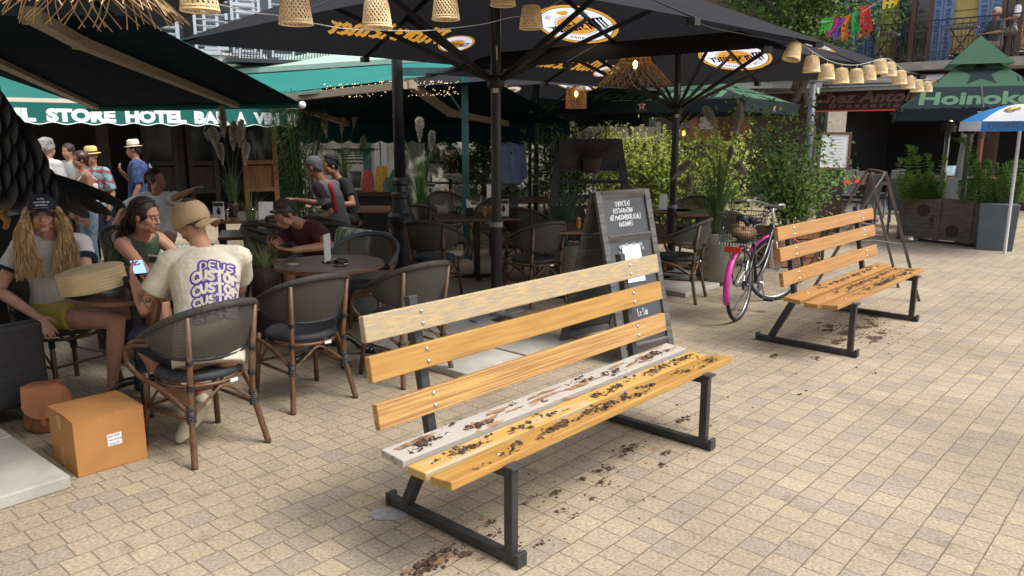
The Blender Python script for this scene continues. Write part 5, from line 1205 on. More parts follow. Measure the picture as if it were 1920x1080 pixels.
# ================================================================ CHAIRS
M_cane = mat('brown_cane', (.115, .058, .030), .42, var=.35, scale=9, stretch=(6, 6, 2), spec=.5)
M_rim = mat('dark_wicker_rim', (.040, .036, .030), .65, var=.3, scale=40, bump=.5, bscale=150)
M_bind = mat('black_binding', (.016, .016, .020), .45, bump=.6, bscale=120)
M_seatm = mat('dark_seat_weave', (.025, .027, .032), .6, var=.25, scale=40, bump=.3, bscale=300)
def weave_mat():
    m = bpy.data.materials.new('backrest_weave'); m.use_nodes = True; n = m.node_tree; N = n.nodes; L = n.links; b = N['Principled BSDF']; b.inputs['Roughness'].default_value = .7
    tc = N.new('ShaderNodeTexCoord'); ws = []
    for k, (sx_, sy_, sz_) in enumerate(((1, 1, 0), (0, 0, 1))):
        mp = N.new('ShaderNodeVectorMath'); mp.operation = 'DOT_PRODUCT'; mp.inputs[1].default_value = (sx_, sy_, sz_); L.new(tc.outputs['Object'], mp.inputs[0])
        a = N.new('ShaderNodeMath'); a.operation = 'MULTIPLY'; a.inputs[1].default_value = 900; L.new(mp.outputs['Value'], a.inputs[0]); s_ = N.new('ShaderNodeMath'); s_.operation = 'SINE'; L.new(a.outputs[0], s_.inputs[0]); ws.append(s_)
    p = N.new('ShaderNodeMath'); p.operation = 'MULTIPLY'; L.new(ws[0].outputs[0], p.inputs[0]); L.new(ws[1].outputs[0], p.inputs[1])
    r = N.new('ShaderNodeValToRGB'); L.new(p.outputs[0], r.inputs[0]); r.color_ramp.elements[0].color = (.030, .028, .024, 1); r.color_ramp.elements[1].color = (.13, .12, .095, 1); r.color_ramp.elements[1].position = .6
    L.new(r.outputs[0], b.inputs['Base Color'])
    tr = N.new('ShaderNodeBsdfTransparent'); ms = N.new('ShaderNodeMixShader'); ms.inputs[0].default_value = .12
    L.new(b.outputs[0], ms.inputs[1]); L.new(tr.outputs[0], ms.inputs[2]); L.new(ms.outputs[0], N['Material Output'].inputs['Surface']); return m
M_weave = weave_mat()
def make_chair(label, loc, rz, rim=None, group='rattan bistro chairs of the terrace'):
    t = thing('bistro_chair', label, 'chair', loc, rz, group); rim = rim or M_rim
    # seat
    m = MB(); m.rings([(V(0, .0, z), V(.225 * k, 0, 0), V(0, .225 * k, 0)) for z, k in ((.425, .93), (.432, 1.0), (.455, 1.0), (.468, .95), (.470, .55))], 28); m.build('seat', M_seatm, t, True)
    m = MB(); m.tube([V(.215 * math.cos(a), .215 * math.sin(a), .405) for a in [2 * PI * k / 28 for k in range(28)]], .012, 6, False, closed=True); m.build('seat_ring', M_cane, t, True)
    # legs
    for s_ in (-1, 1):
        m = MB(); m.tube([V(s_ * .225, -.265, 0), V(s_ * .222, -.262, .012), V(s_ * .185, -.205, .27), V(s_ * .180, -.212, .45), V(s_ * .195, -.262, .80)], [.0165, .018, .0165, .016, .015], 9)
        m.build('rear_leg', M_cane, t, True)
        m = MB(); m.tube([V(s_ * .225, .235, 0), V(s_ * .205, .205, .25), V(s_ * .20, .19, .43)], [.017, .0165, .0165], 9); m.build('front_leg', M_cane, t, True)
        # bent arm canes (two parallel)
        for o_ in (0, .030):
            P = bez([V(s_ * .19, -.225, .27 + o_ * .3), V(s_ * .235, -.05 + o_, .385), V(s_ * .262, .12 + o_ * .6, .43), V(s_ * .285, .205 + o_ * .3, .50), V(s_ * .292, .20 + o_ * .1, .57), V(s_ * .288, .13, .628 - o_ * .6), V(s_ * .275, .0, .66 - o_)], 6)
            m = MB(); m.tube(P, .0125, 7); m.build('arm_cane', M_cane, t, True)
        # bindings
        for a, b_, r_ in ((V(s_ * .187, -.207, .225), V(s_ * .184, -.205, .31), .026), (V(s_ * .181, -.210, .40), V(s_ * .180, -.211, .43), .021), (V(s_ * .184, -.226, .545), V(s_ * .186, -.232, .57), .021), (V(s_ * .205, .205, .37), V(s_ * .202, .195, .42), .021)):
            m = MB(); n_ = 7; m.tube([a.lerp(b_, k / (n_ * 2)) for k in range(n_ * 2 + 1)], [r_ * (1 if k % 2 else .86) for k in range(n_ * 2 + 1)], 9); m.build('binding', M_bind, t)
    # upper rim: from arm to arm round the back
    def rimpt(f):      # f -1..1
        a = f * R(112); x = .285 * math.sin(a); y = -.045 - .262 * math.cos(a) ; k = math.cos(a * .80) if abs(f) < 1 else 0
        c = max(0.0, math.cos(f * PI / 2)); z = .640 + .205 * (c ** .85); y -= .02 * c
        if abs(f) > .8: y += (abs(f) - .8) * .3
        return V(x, y, z)
    P = [rimpt(-1 + 2 * i / 36) for i in range(37)]
    m = MB(); m.tube(P, [.014 + .005 * math.sin(PI * i / 36) for i in range(37)], 8, flat=1.15); m.build('top_rim', rim, t, True)
    def lowpt(f):
        a = f * R(97); x = .262 * math.sin(a); y = -.035 - .205 * math.cos(a); c = max(0.0, math.cos(f * PI / 2)); z = .635 - .085 * (c ** .6); return V(x, y, z)
    Q = [lowpt(-1 + 2 * i / 36) for i in range(37)]
    m = MB(); m.tube(Q, .010, 7); m.build('lower_rim', M_bind, t, True)
    m = MB()
    for i in range(2, 34):
        for j in range(4):
            def s2(i_, j_):
                a, b_ = P[i_], Q[i_]; f = j_ / 4; p = a.lerp(b_, f); c_ = math.sin(PI * f) * .018; d = V(p.x, p.y + .04, 0).normalized(); return p + d * c_
            m.quad(s2(i, j), s2(i + 1, j), s2(i + 1, j + 1), s2(i, j + 1))
    m.build('backrest', M_weave, t, True)
    # stretchers
    m = MB(); m.tube(bez([V(-.185, -.208, .255), V(-.08, -.215, .34), V(0, -.215, .385), V(.08, -.215, .34), V(.185, -.208, .255)], 5), .008, 6); m.build('rear_arch', M_cane, t, True)
    for s_ in (-1, 1):
        m = MB(); m.tube([V(s_ * .205, .205, .235), V(s_ * .188, -.205, .235)], .009, 6); m.build('side_stretcher', M_cane, t)
        m = MB(); m.tube(bez([V(s_ * .205, .19, .24), V(s_ * .204, .10, .33), V(s_ * .2, .03, .395)], 5), .008, 6); m.build('side_arch', M_cane, t, True)
    m = MB(); m.tube([V(-.205, .205, .24), V(.205, .205, .24)], .009, 6); m.build('front_stretcher', M_cane, t)
    m = MB(); m.box((.06, -.228, .404), (.045, .004, .018)); m.build('care_tag', M_label, t)
    return t
def face(p, tgt):      # rotation so that local +y points to tgt
    d = Vector(tgt) - Vector(p); return math.atan2(d.y, d.x) - PI / 2
def by_rear(pl, pr):   # chair from the two rear foot positions on the ground (left foot, right foot as it faces forward)
    a, b_ = at(*pl), at(*pr); mid = (a + b_) / 2; x = (b_ - a).normalized(); y = V(-x.y, x.x, 0); c = mid + y * .265; return (c.x, c.y, 0), math.atan2(x.y, x.x)
l, r_ = by_rear((367, 880), (503, 830)); chair0 = make_chair('rattan bistro chair in front with the man in the cream T-shirt sitting on it', l, r_)
CH1 = (Vector(l), r_)
M_rim2 = mat('blue_grey_rim', (.055, .068, .085), .6, bump=.2, bscale=100)
def chair(label, l, rz): return copy_tree(chair0, l, rz, label)
l, r_ = by_rear((550, 778), (668, 746)); chair('empty rattan bistro chair second from the left in front of the round table', l, r_)
l, r_ = by_rear((755, 731), (852, 703)); chair('empty rattan bistro chair just behind the left end of the foreground bench', l, r_)
CH4 = V(-2.98, 4.98, 0); chair('rattan bistro chair at the left edge under the long haired blonde woman', CH4, R(-118))
T2 = V(-1.37, 5.74, 0)
c5 = make_chair('bistro chair with blue grey rim facing the camera behind the ashtray table', (T2.x + .12, T2.y + .62, 0), R(172), M_rim2)
cc = [(at(815, 560), (.1, .4), 'rattan bistro chair right behind the iron lamp post base'), (at(1000, 565), (-.35, .5), 'rattan bistro chair right of the parasol pole turned to the rear table'),
      (V(1.72, 7.95, 0), (-.8, .4), 'rattan bistro chair right beside the chalkboard, partly hidden by it'), (at(425, 640) + V(0, 1.5, 0), (.2, .6), 'dark bistro chair behind the man with the tan cap'),
      (V(-2.15, 7.1, 0), (.7, .2), 'dark bistro chair left of the sunglasses woman'), (V(-2.35, 8.4, 0), (.3, .9), 'dark bistro chair behind the woman looking at her phone'), (V(-1.95, 8.35, 0), (.4, .9), 'dark bistro chair below the cyclist jersey'),
      (V(-1.25, 9.7, 0), (-.2, 1), 'dark bistro chair left of the iron lamp post near the young man'), (V(-1.75, 7.75, 0), (.1, .9), 'dark bistro chair behind the striped cushion'), (V(1.55, 10.6, 0), (0, -1), 'grey bistro chair in front of the hedge, left of the second pole'),
      (V(2.45, 10.4, 0), (-.4, -1), 'grey bistro chair in front of the hedge, right of the second pole'), (V(.2, 9.3, 0), (.5, .8), 'bistro chair at the table with pepper mills left of the chalkboard'),
      (V(-.25, 10.5, 0), (-.6, -1), 'dark bistro chair at the far rectangular table behind the pole'), (V(-3.4, 7.0, 0), (.6, -.3), 'dark bistro chair under the tail of the bird sculpture'), (V(-.9, 11.3, 0), (.5, -.8), 'dark bistro chair in the shade under the middle awning')]
for p, d, lb in cc: chair(lb, (p[0], p[1], 0), math.atan2(d[1], d[0]) - PI / 2)
# ================================================================ LOUNGE ARMCHAIRS
M_wick = brickmat('grey_wicker', (.10, .092, .078), (.145, .135, .115), (.02, .018, .015), .035, .011, .0016, .7)
M_wickd = brickmat('dark_wicker', (.020, .020, .022), (.034, .033, .034), (.006, .006, .006), .035, .011, .0016, .7)
def cushion_mat():
    m = mat('striped_green_cushion', (.55, .60, .52), .9, scale=5.5, col2=(.20, .26, .17), stretch=(5.5, 5.5, 1.0), thr=(.47, .53), detail=1.5); return m
def lounge(label, loc, rz, mm, cl):
    t = thing('lounge_armchair', label, 'armchair', loc, rz, 'wicker lounge armchairs')
    m = MB(); m.box((0, 0, .24), (.66, .62, .22)); m.build('seat_base', mm, t, bevel=.02)
    m = MB(); m.box((0, -.30, .55), (.70, .10, .52), Matrix.Rotation(R(9), 3, 'X')); m.build('back', mm, t, bevel=.025)
    for s_ in (-1, 1):
        m = MB(); m.box((s_ * .36, .03, .36), (.11, .66, .50)); m.build('arm', mm, t, bevel=.025)
    for x in (-.3, .3):
        for y in (-.25, .28): m = MB(); m.box((x, y, .065), (.05, .05, .13)); m.build('foot', M_black, t)
    m = MB(); m.box((0, .06, .40), (.58, .54, .11)); m.build('seat_cushion', mat('pale_sage_fabric', (.34, .37, .31), .9), t, bevel=.035)
    m = MB(); m.rings([(V(0, -.215 + y, .60 + y * .25), V(.25 * k, 0, 0), V(0, -.02 * k, .18 * k)) for y, k in ((-.055, .8), (-.04, .97), (0, 1.04), (.035, .97), (.055, .78))], 4)
    o = None
    m = MB(); n = 10
    for sd_ in (-1, 1):
        for i in range(n):
            for j in range(n):
                def q(a, b_):
                    x = (a / n - .5) * .54; z = (b_ / n - .5) * .38; e = max(0, (1 - (2 * abs(a / n - .5)) ** 4) * (1 - (2 * abs(b_ / n - .5)) ** 4)); k = 1 - .05 * (1 - e); return V(x * k, sd_ * .065 * e ** .5, z * k)
                a_ = [q(i, j), q(i + 1, j), q(i + 1, j + 1), q(i, j + 1)]; m.quad(*(a_ if sd_ < 0 else a_[::-1]))
    o = m.build('cushion', cushion_mat(), None, True); o.matrix_world = Matrix.Translation(Vector(loc)) @ Matrix.Rotation(rz, 4, 'Z') @ Matrix.Translation((0, -.175, .655)) @ Matrix.Rotation(R(14), 4, 'X'); tag(o, cl, 'cushion', 'green patterned back cushions')
    return t
lounge('grey wicker armchair with green patterned cushion under the woman looking at her phone', V(-1.62, 7.05, 0), R(139), M_wick, 'pale green patterned cushion standing in the grey wicker armchair')
lounge('dark wicker armchair at the far left edge behind the leather backpack', V(-3.34, 4.42, 0), R(-35), M_wickd, 'pale green patterned cushion at the left edge behind the blonde woman')
lounge('dark wicker armchair beside the blonde woman, its cushion over her shoulder', V(-2.72, 5.95, 0), R(-170), M_wickd, 'pale green cushion right of the blonde woman')

# ================================================================ TABLES
M_top = mat('dark_table_wood', (.060, .030, .022), .32, var=.3, scale=5, stretch=(1, 9, 1), spec=.6); M_tedge = mat('worn_wood_edge', (.16, .07, .04), .4, var=.2, scale=10)
def round_table(label, loc, r, h=.745, group='round cafe tables'):
    t = thing('round_table', label, 'table', loc, 0, group)
    m = MB(); m.lathe([(r * .985, h - .030), (r, h - .026), (r, h - .004), (r * .995, h)], 48, mi=0); m.build('table_top', M_top, t)
    m = MB(); m.lathe([(r * 1.002, h - .027), (r * 1.002, h - .006)], 48); m.build('edge_band', M_tedge, t)
    m = MB(); m.lathe([(.03, .10), (.045, .12), (.055, .17), (.035, .21), (.032, .28), (.045, .30), (.028, .33), (.028, h - .10), (.05, h - .06), (.11, h - .031)], 16); m.build('column', M_iron, t, True)
    for k in range(4):
        a = k * PI / 2 + .5; u = V(math.cos(a), math.sin(a), 0)
        m = MB(); m.tube(bez([V(0, 0, .16) + u * .03, V(0, 0, .15) + u * .12, V(0, 0, .06) + u * .22, V(0, 0, .035) + u * .28], 5), [.028] * 6 + [.022] * 6 + [.02] * 4, 8); m.ell(V(0, 0, .03) + u * .29, (.035, .035, .028), 10)
        for s_ in (-1, 0, 1): m.ell(V(0, 0, .02) + u * .31 + V(-u.y, u.x, 0) * s_ * .025, (.018, .012, .016), 6)
        m.build('claw_foot', mat('glossy_black_iron', (.015, .015, .017), .2, spec=.8), t, True)
    return t
T1 = V(-2.36, 4.72, 0)
round_table('round dark table between the blonde woman and the man with the cap', T1, .37)
round_table('round dark table with ashtray and menu holder on cast iron claw feet', T2, .405)
def rect_table(label, loc, rz, w_=.70, d_=.70, h=.745):
    t = thing('rectangular_table', label, 'table', loc, rz, 'square dark wood cafe tables')
    m = MB(); m.box((0, 0, h - .016), (w_, d_, .032)); m.build('table_top', M_top, t, bevel=.004)
    m = MB(); m.box((0, 0, h - .016), (w_ + .004, d_ + .004, .022)); m.build('edge_band', M_tedge, t, bevel=.003)
    m = MB(); m.box((0, 0, .37), (.075, .075, .68)); m.build('column', M_black, t, bevel=.004)
    m = MB(); m.bar((-.27, 0, .025), (.27, 0, .025), .07, .03); m.bar((0, -.27, .03), (0, .27, .03), .07, .03); m.build('base', M_black, t, bevel=.004)
    return t
tA_ = pt(905, 398, 9.0); tB_ = pt(1060, 425, 8.0)
RT = [(V(-.42, 9.15, 0), .12, 'wooden table behind the parasol pole with a menu card and pepper mills', .95, .7), (V(.74, 8.0, 0), .15, 'wooden table with two pepper mills left of the chalkboard', .95, .7), (V(-3.35, 8.9, 0), .1, 'wooden table full of glasses, menus and pampas grass vase', 1.6, .7),
      (V(-.95, 12.0, 0), 0, 'dark table in the shade under the middle awning', .9, .7), (V(1.75, 9.95, 0), .1, 'wooden table in front of the hedge behind the chalkboard', 1.0, .7), (V(-2.55, 7.55, 0), .3, 'small wooden table behind the tan cap with a grass pot', .6, .6), (V(-2.0, 10.1, 0), 0, 'dark table of the young man in black', .9, .7), (V(.05, 11.6, 0), 0, 'wooden table below the hanging blue shirt', 1.0, .7), (V(2.35, 9.65, 0), .1, 'wooden table right of the second parasol pole', .8, .7)]
for p, a, lb, w_, d_ in RT: rect_table(lb, p, a, w_, d_)
# table top things
M_glass = mat('clear_glass', (.9, .95, .95), .03, glass=True); M_mill = mat('orange_beech', (.45, .20, .05), .4, var=.1)
def mill(label, p):
    t = thing('pepper_mill', label, 'pepper mill', p, 0, 'wooden pepper mills')
    m = MB(); m.lathe([(.024, 0), (.026, .01), (.022, .035), (.027, .055), (.020, .075)], 14); m.build('body', M_mill, t, True)
    m = MB(); m.lathe([(.019, .077), (.026, .088), (.024, .105), (.012, .112), (.008, .12)], 14); m.build('head', M_mill, t, True); return t
h_ = .745
k = 0; tb = V(.74, 8.0, h_); ta = V(-.42, 9.15, h_)
for p, lb in ((tb + V(-.06, -.12, 0), 'left one of the two wooden mills beside the chalkboard'), (tb + V(.015, -.12, 0), 'right one of the two wooden mills beside the chalkboard'), (ta + V(.10, -.08, 0), 'left wooden mill on the table behind the pole'), (ta + V(.175, -.08, 0), 'right wooden mill touching the parasol pole in view')): mill(lb, p)
for p, lb in ((V(-1.02, 12.0, h_), 'left wooden mill in the shade under the awning'), (V(-.93, 12.0, h_), 'right wooden mill in the shade under the awning'), (V(.55, 11.6, h_), 'wooden mill seen between the black shelf slats')): mill(lb, p)
def glass(label, p, h=.11, r=.033, liq=None, grp='drinking glasses'):
    t = thing('drinking_glass', label, 'glass', p, 0, grp)
    m = MB(); m.lathe([(r * .8, 0), (r, h), (r * .93, h), (r * .74, .008), (.002, .008)], 16); m.build('glass', M_glass, t, True)
    if liq: m = MB(); m.lathe([(r * .70, .010), (r * .84, h * .55), (.001, h * .55)], 14); m.build('drink', liq, t)
    return t
M_rose = mat('rose_drink', (.28, .06, .06), .1); M_oj = mat('orange_drink', (.65, .32, .03), .3); M_blueg = mat('frosted_glass', (.30, .33, .36), .2)
glass('glass with a dark red drink beside the phone on the left round table', T1 + V(.02, -.02, h_), .10, .04, M_rose); glass('wine tinted glass held close to the cream T-shirt', T1 + V(.20, -.16, h_), .12, .042, M_rose); glass('clear glass behind the phone on the left round table', T1 + V(.16, .14, h_), .10, .036)
for i, (p, lb) in enumerate(((tb + V(.16, .05, 0), 'clear glass right of the two mills'), (tb + V(.26, .0, 0), 'clear glass near the chalkboard edge'), (ta + V(-.22, 0, 0), 'clear glass left of the napkin stand'), (V(-3.0, 8.8, h_), 'clear glass on the crowded table'), (V(-.7, 12.0, h_), 'glass in the shade under the awning'), (V(.72, 11.5, h_), 'glass seen through the black shelf'))): glass(lb, p)
for i, (dx, c_) in enumerate(((-.62, M_oj), (-.36, M_oj), (.12, M_oj), (.40, M_rose))): glass('%s on the crowded table behind the tan cap' % ('first jar with orange drink', 'second jar with orange drink', 'third jar with orange drink', 'jar with red drink')[i], V(-3.35 + dx, 8.75, h_), .13, .045, c_)
M_card2 = mat('menu_card_white', (.62, .62, .60), .5); M_cardk = mat('menu_card_black', (.03, .03, .03), .5)
def menu(label, p, rz, w_=.10, h=.20, dark=True):
    t = thing('menu_card', label, 'menu card', p, rz, 'standing menu cards')
    m = MB(); m.box((0, 0, h / 2 + .005), (w_, .008, h)); m.build('card', M_card2, t); m = MB(); m.box((0, 0, .006), (w_ * .8, .06, .012)); m.build('foot', M_black, t)
    if dark:
        m = MB(); m.box((0, -.0055, h * .88), (w_ * .9, .003, h * .2)); m.build('header', M_cardk, t)
        m = MB(); m.lathe([(.001, 0), (.018, .012), (.024, .04), (.012, .07), (.001, .085)], 10, c=(0, -.0045, h * .30)); 
        for v_ in m.v: v_.y = -.0055 - .001 * (v_.y > 0)
        m.bar((0, -.0065, h * .14), (0, -.0065, h * .3), .006, .001); m.build('drawing', M_cardk, t)
    return t
menu('menu card with a drawn emblem on the table behind the pole', ta + V(.32, -.18, 0), .1, .125, .20); menu('narrow menu holder beside the glass ashtray', T2 + V(-.02, .02, h_), R(78), .10, .21, False)
menu('menu card with an anchor drawing on the crowded table', V(-3.28, 8.65, h_), .1, .12, .2); menu('colourful drinks card on the crowded table', V(-2.75, 8.65, h_), .1, .16, .2, False); menu('black and white menu leaning beside the cream T-shirt', T1 + V(.12, .08, h_), R(-20), .11, .2)
menu('menu card in the shade under the awning', V(-1.25, 11.9, h_), .1, .14, .2); menu('small menu card in front of the hedge', V(1.9, 9.75, h_), .1, .1, .2, False); menu('menu card near the hanging shirt', V(-.3, 11.4, h_), .1, .14, .22, False)
at_ = thing('ashtray', 'clear glass ashtray on the round table with claw feet', 'ashtray', T2 + V(.09, -.06, h_), 0)
m = MB(); m.lathe([(.050, 0), (.058, .005), (.060, .035), (.046, .035), (.040, .012), (.002, .012)], 20); m.build('bowl', M_glass, at_, True)
cs2 = MB(); cs2.lathe([(.045, 0), (.045, .004)], 20); tag(cs2.build('coaster', mat('grey_coaster', (.30, .30, .30), .6), loc=T2 + V(-.26, -.06, h_)), 'round grey coaster near the left rim of the ashtray table', 'coaster')
nh = thing('napkin_stand', 'small dark stand with white napkins on the table behind the pole', 'napkin stand', ta + V(-.08, -.05, 0), 0); m = MB(); m.box((0, 0, .05), (.08, .06, .1)); m.build('stand', M_black, nh); m = MB(); m.slab([V(-.03, -.01, .08), V(.03, -.01, .08), V(.01, 0, .17), V(-.04, 0, .2)], (0, .02, 0)); m.build('napkins', M_label, nh)
nh2 = thing('cutlery_stand', 'small pot of napkins and cutlery beside the two mills', 'cutlery pot', tb + V(.06, .0, 0), 0); m = MB(); m.lathe([(.04, 0), (.045, .09)], 12); m.build('pot', M_black, nh2); m = MB(); m.slab([V(-.03, -.01, .08), V(.02, -.01, .08), V(.0, 0, .17), V(-.05, 0, .19)], (0, .02, 0)); m.build('napkins', M_label, nh2)
# straw bag with strap on the left table
M_straw = mat('woven_straw', (.56, .44, .24), .8, var=.12, scale=8, bump=.3, bscale=80); M_strap = mat('brown_leather_strap', (.24, .09, .035), .45)
sb = thing('straw_bag', 'round pale straw bag with brown leather straps lying on the left table', 'bag', T1 + V(-.17, -.12, h_ + .004), R(-6))
m = MB(); prof = [(.10, 0)]
for i in range(7): z = .012 + .018 * i; prof += [(.185, z - .006), (.190, z), (.185, z + .006)]
for i in range(9): prof += [(.182 - i * .02, .128 + .006 * i ** .6), (.172 - i * .02, .124 + .006 * i ** .6)]
m.lathe(prof, 44); bo = m.build('body', M_straw, sb, True); bo.rotation_euler = (R(4), R(-7), 0); bo.location.z = .022
m = MB(); m.tube(bez([V(.08, .12, .13), V(.18, .13, .14), V(.26, .08, .09), V(.32, .02, .06)], 6), .011, 6, flat=.35); m.build('strap', M_strap, sb, True)
m = MB(); m.tube(bez([V(.19, .04, .07), V(.28, .0, .05), V(.40, -.02, .03), V(.47, -.10, .02), V(.50, -.17, -.06), V(.46, -.20, -.20), V(.40, -.22, -.34)], 6), .013, 6, flat=.3); m.build('shoulder_strap', M_strap, sb, True)
m = MB(); m.lathe([(.018, -.004), (.018, .004)], 14, c=(.475, -.205, -.15), rot=Matrix.Rotation(R(80), 3, 'X')); m.build('strap_ring', mat('pale_leather', (.4, .22, .1), .5), sb)
m = MB(); m.box((.195, .03, .07), (.02, .05, .07)); m.build('clasp', mat('navy_leather', (.02, .025, .05), .4), sb, bevel=.003)

# ================================================================ BICYCLE
bw0 = at(1383, 601, 0); bdir = V(math.cos(R(55)), math.sin(R(55)), 0)
bk = thing('bicycle', 'black city bicycle with pink mudguards and a rear basket beside the wicker pot', 'bicycle', bw0, R(55))
M_tyre = mat('tyre_rubber', (.018, .018, .018), .75); M_rimal = mat('aluminium_rim', (.50, .50, .50), .3, metal=.9); M_pink = mat('pink_paint', (.62, .045, .34), .3, coat=.5); M_bfr = mat('black_bike_paint', (.02, .022, .03), .25, coat=.5); M_sil = mat('brushed_silver', (.55, .55, .56), .3, metal=.8)
def wheel(par_loc, steer):
    e = bpy.data.objects.new('wheel', None)
    m = MB(); Rr = .335; m.tube([V(Rr * math.cos(a) * .95, 0, Rr * math.sin(a) * .95) for a in [2 * PI * k / 48 for k in range(48)]], .0185, 8, False, closed=True); w_ = m.build('wheel', M_tyre, bk, True); w_.location = par_loc; w_.rotation_euler[2] = steer
    m = MB(); m.tube([V(.297 * math.cos(a), 0, .297 * math.sin(a)) for a in [2 * PI * k / 48 for k in range(48)]], .010, 6, False, closed=True); m.build('rim', M_rimal, w_, True)
    m = MB()
    for k in range(32): a = 2 * PI * k / 32; s_ = .025 if k % 2 else -.025; a2 = a + (.5 if (k // 2) % 2 else -.5); m.tube([V(.02 * math.cos(a2), s_, .02 * math.sin(a2)), V(.295 * math.cos(a), 0, .295 * math.sin(a))], .0011, 3, False)
    m.build('spokes', M_sil, w_); m = MB(); m.lathe([(.012, -.05), (.022, -.035), (.016, -.02), (.016, .02), (.022, .035), (.012, .05)], 12, rot=Matrix.Rotation(R(90), 3, 'X')); m.build('hub', M_sil, w_, True); return w_
WBs = 1.08; wheel(V(0, 0, .335), 0); wheel(V(WBs, 0, .335), R(-38))
def guard(cx, a0, a1, steer, nm):
    m = MB(); n = 22; rr_ = .368; w2 = .028
    for i in range(n):
        A = [a0 + (a1 - a0) * (i + d) / n for d in (0, 1)]
        for j in range(5):
            def q(a, jj): f = (jj / 5 - .5) * 2; r_ = rr_ - .014 * f * f; return V(r_ * math.cos(a), f * w2, r_ * math.sin(a))
            m.quad(q(A[0], j), q(A[1], j), q(A[1], j + 1), q(A[0], j + 1))
    o = m.build(nm, M_pink, bk, True, solid=.002); o.location = (cx, 0, .335); o.rotation_euler[2] = steer
guard(0, R(58), R(200), 0, 'rear_mudguard'); guard(WBs, R(10), R(150), R(-38), 'front_mudguard')
m = MB(); BB = V(.46, 0, .29); ST = V(.33, 0, .74); HT = V(.90, 0, .80); HB = V(.93, 0, .66)
m.tube([BB, ST], .016, 8); m.tube(bez([HB, V(.72, 0, .42), BB], 5), .02, 8); m.tube(bez([HT - V(0, 0, .05), V(.68, 0, .52), V(.43, 0, .44)], 5), .016, 8); m.tube([HT, HB], .02, 8)
for s_ in (-1, 1): m.tube([V(0, s_ * .06, .335), BB + V(0, s_ * .03, 0)], .009, 6); m.tube([V(0, s_ * .06, .335), V(.35, s_ * .015, .66)], .008, 6)
m.build('frame', M_bfr, bk, True)
st = R(-38); sx_ = V(math.cos(st), math.sin(st), 0); sy_ = V(-math.sin(st), math.cos(st), 0)
m = MB()
for s_ in (-1, 1): m.tube([V(WBs, 0, .335) + sy_ * s_ * .055, V(.96, 0, .66) + sy_ * s_ * .04], .011, 6)
m.build('fork', M_sil, bk, True)
m = MB(); m.tube([HT - V(0, 0, .02), V(.87, 0, .98)], .012, 8); hb0 = V(.87, 0, .98); m.tube(bez([hb0 - sx_ * .22 + sy_ * .27 + V(0, 0, .03), hb0 - sx_ * .06 + sy_ * .24 + V(0, 0, .05), hb0 + sx_ * .06 + sy_ * .08, hb0 + sx_ * .06 - sy_ * .08, hb0 - sx_ * .06 - sy_ * .24 + V(0, 0, .05), hb0 - sx_ * .22 - sy_ * .27 + V(0, 0, .03)], 5), .011, 8); m.build('handlebar', M_sil, bk, True)
for s_ in (-1, 1): m = MB(); m.tube([hb0 - sx_ * .13 + sy_ * s_ * .262 + V(0, 0, .042), hb0 - sx_ * .25 + sy_ * s_ * .272 + V(0, 0, .028)], .016, 8); m.build('grip', M_tyre, bk, True)
m = MB(); m.tube([ST, V(.30, 0, .88)], .013, 8); m.build('seat_post', M_sil, bk, True)
m = MB(); m.rings([(V(.20, 0, .90), V(0, .06, 0), V(0, 0, .02)), (V(.24, 0, .905), V(0, .095, 0), V(0, 0, .035)), (V(.31, 0, .90), V(0, .08, 0), V(0, 0, .03)), (V(.40, 0, .90), V(0, .03, 0), V(0, 0, .022)), (V(.46, 0, .895), V(0, .02, 0), V(0, 0, .015))], 14); m.build('saddle', mat('saddle_black', (.02, .02, .02), .5), bk, True)
m = MB(); m.bar((-.20, 0, .735), (.28, 0, .735), .13, .012); m.bar((-.15, .07, .72), (0, .06, .345), .010, .010); m.bar((-.15, -.07, .72), (0, -.06, .345), .010, .010); m.build('rack', M_bfr, bk)
m = MB(); n = 12; x0, x1, yw, z0, z1 = -.22, .17, .155, .75, 1.0
def bkp(f, t_):
    P = [V(x0, -yw * .85, 0), V(x1, -yw * .85, 0), V(x1, yw * .85, 0), V(x0, yw * .85, 0)]; k = int(f * 4) % 4; p = P[k].lerp(P[(k + 1) % 4], f * 4 - int(f * 4)); c = V((x0 + x1) / 2, 0, 0); return c + (p - c) * (1 + .22 * t_) + V(0, 0, z0 + (z1 - z0) * t_)
for k in range(56): m.tube([bkp(k / 56, 0), bkp(k / 56, 1)], .0022, 3, False)
for t_ in (0, .12, .24, .36, .48, .6, .72, .84): m.tube([bkp(k / 40, t_) for k in range(40)], .0022, 3, False, closed=True)
m.tube([bkp(k / 40, 1) for k in range(40)], .005, 5, False, closed=True); m.tube([bkp(k / 40, 0) for k in range(40)], .004, 5, False, closed=True)
for k in range(10): m.tube([V(x0, -yw * .8 + yw * 1.6 * k / 9, z0), V(x1, -yw * .8 + yw * 1.6 * k / 9, z0)], .0014, 3, False)
m.build('basket', M_black, bk)
m = MB(); m.box((x0 - .005, 0, z0 - .008), (.004, .29, .014)); bo = m.build('reflective_strip', M_label, bk)
m = MB()
for k in range(12): m.box((x0 - .0085, -.14 + k * .0255, z0 - .008), (.002, .010, .015))
m.build('dark_stripes', M_black, bo)
m = MB(); m.box((-.235, 0, .69), (.03, .15, .055)); m.build('tail_light', mat('red_reflector', (.65, .05, .02), .25, scale=30, col2=(.35, .02, .01)), bk, bevel=.008)
m = MB(); m.tube([BB - V(0, .07, 0), BB + V(0, .07, 0)], .014, 8); m.tube([BB + V(0, -.07, 0), BB + V(.04, -.08, -.165)], .009, 6); m.tube([BB + V(0, .07, 0), BB + V(-.04, .08, .165)], .009, 6); m.build('cranks', M_sil, bk, True)
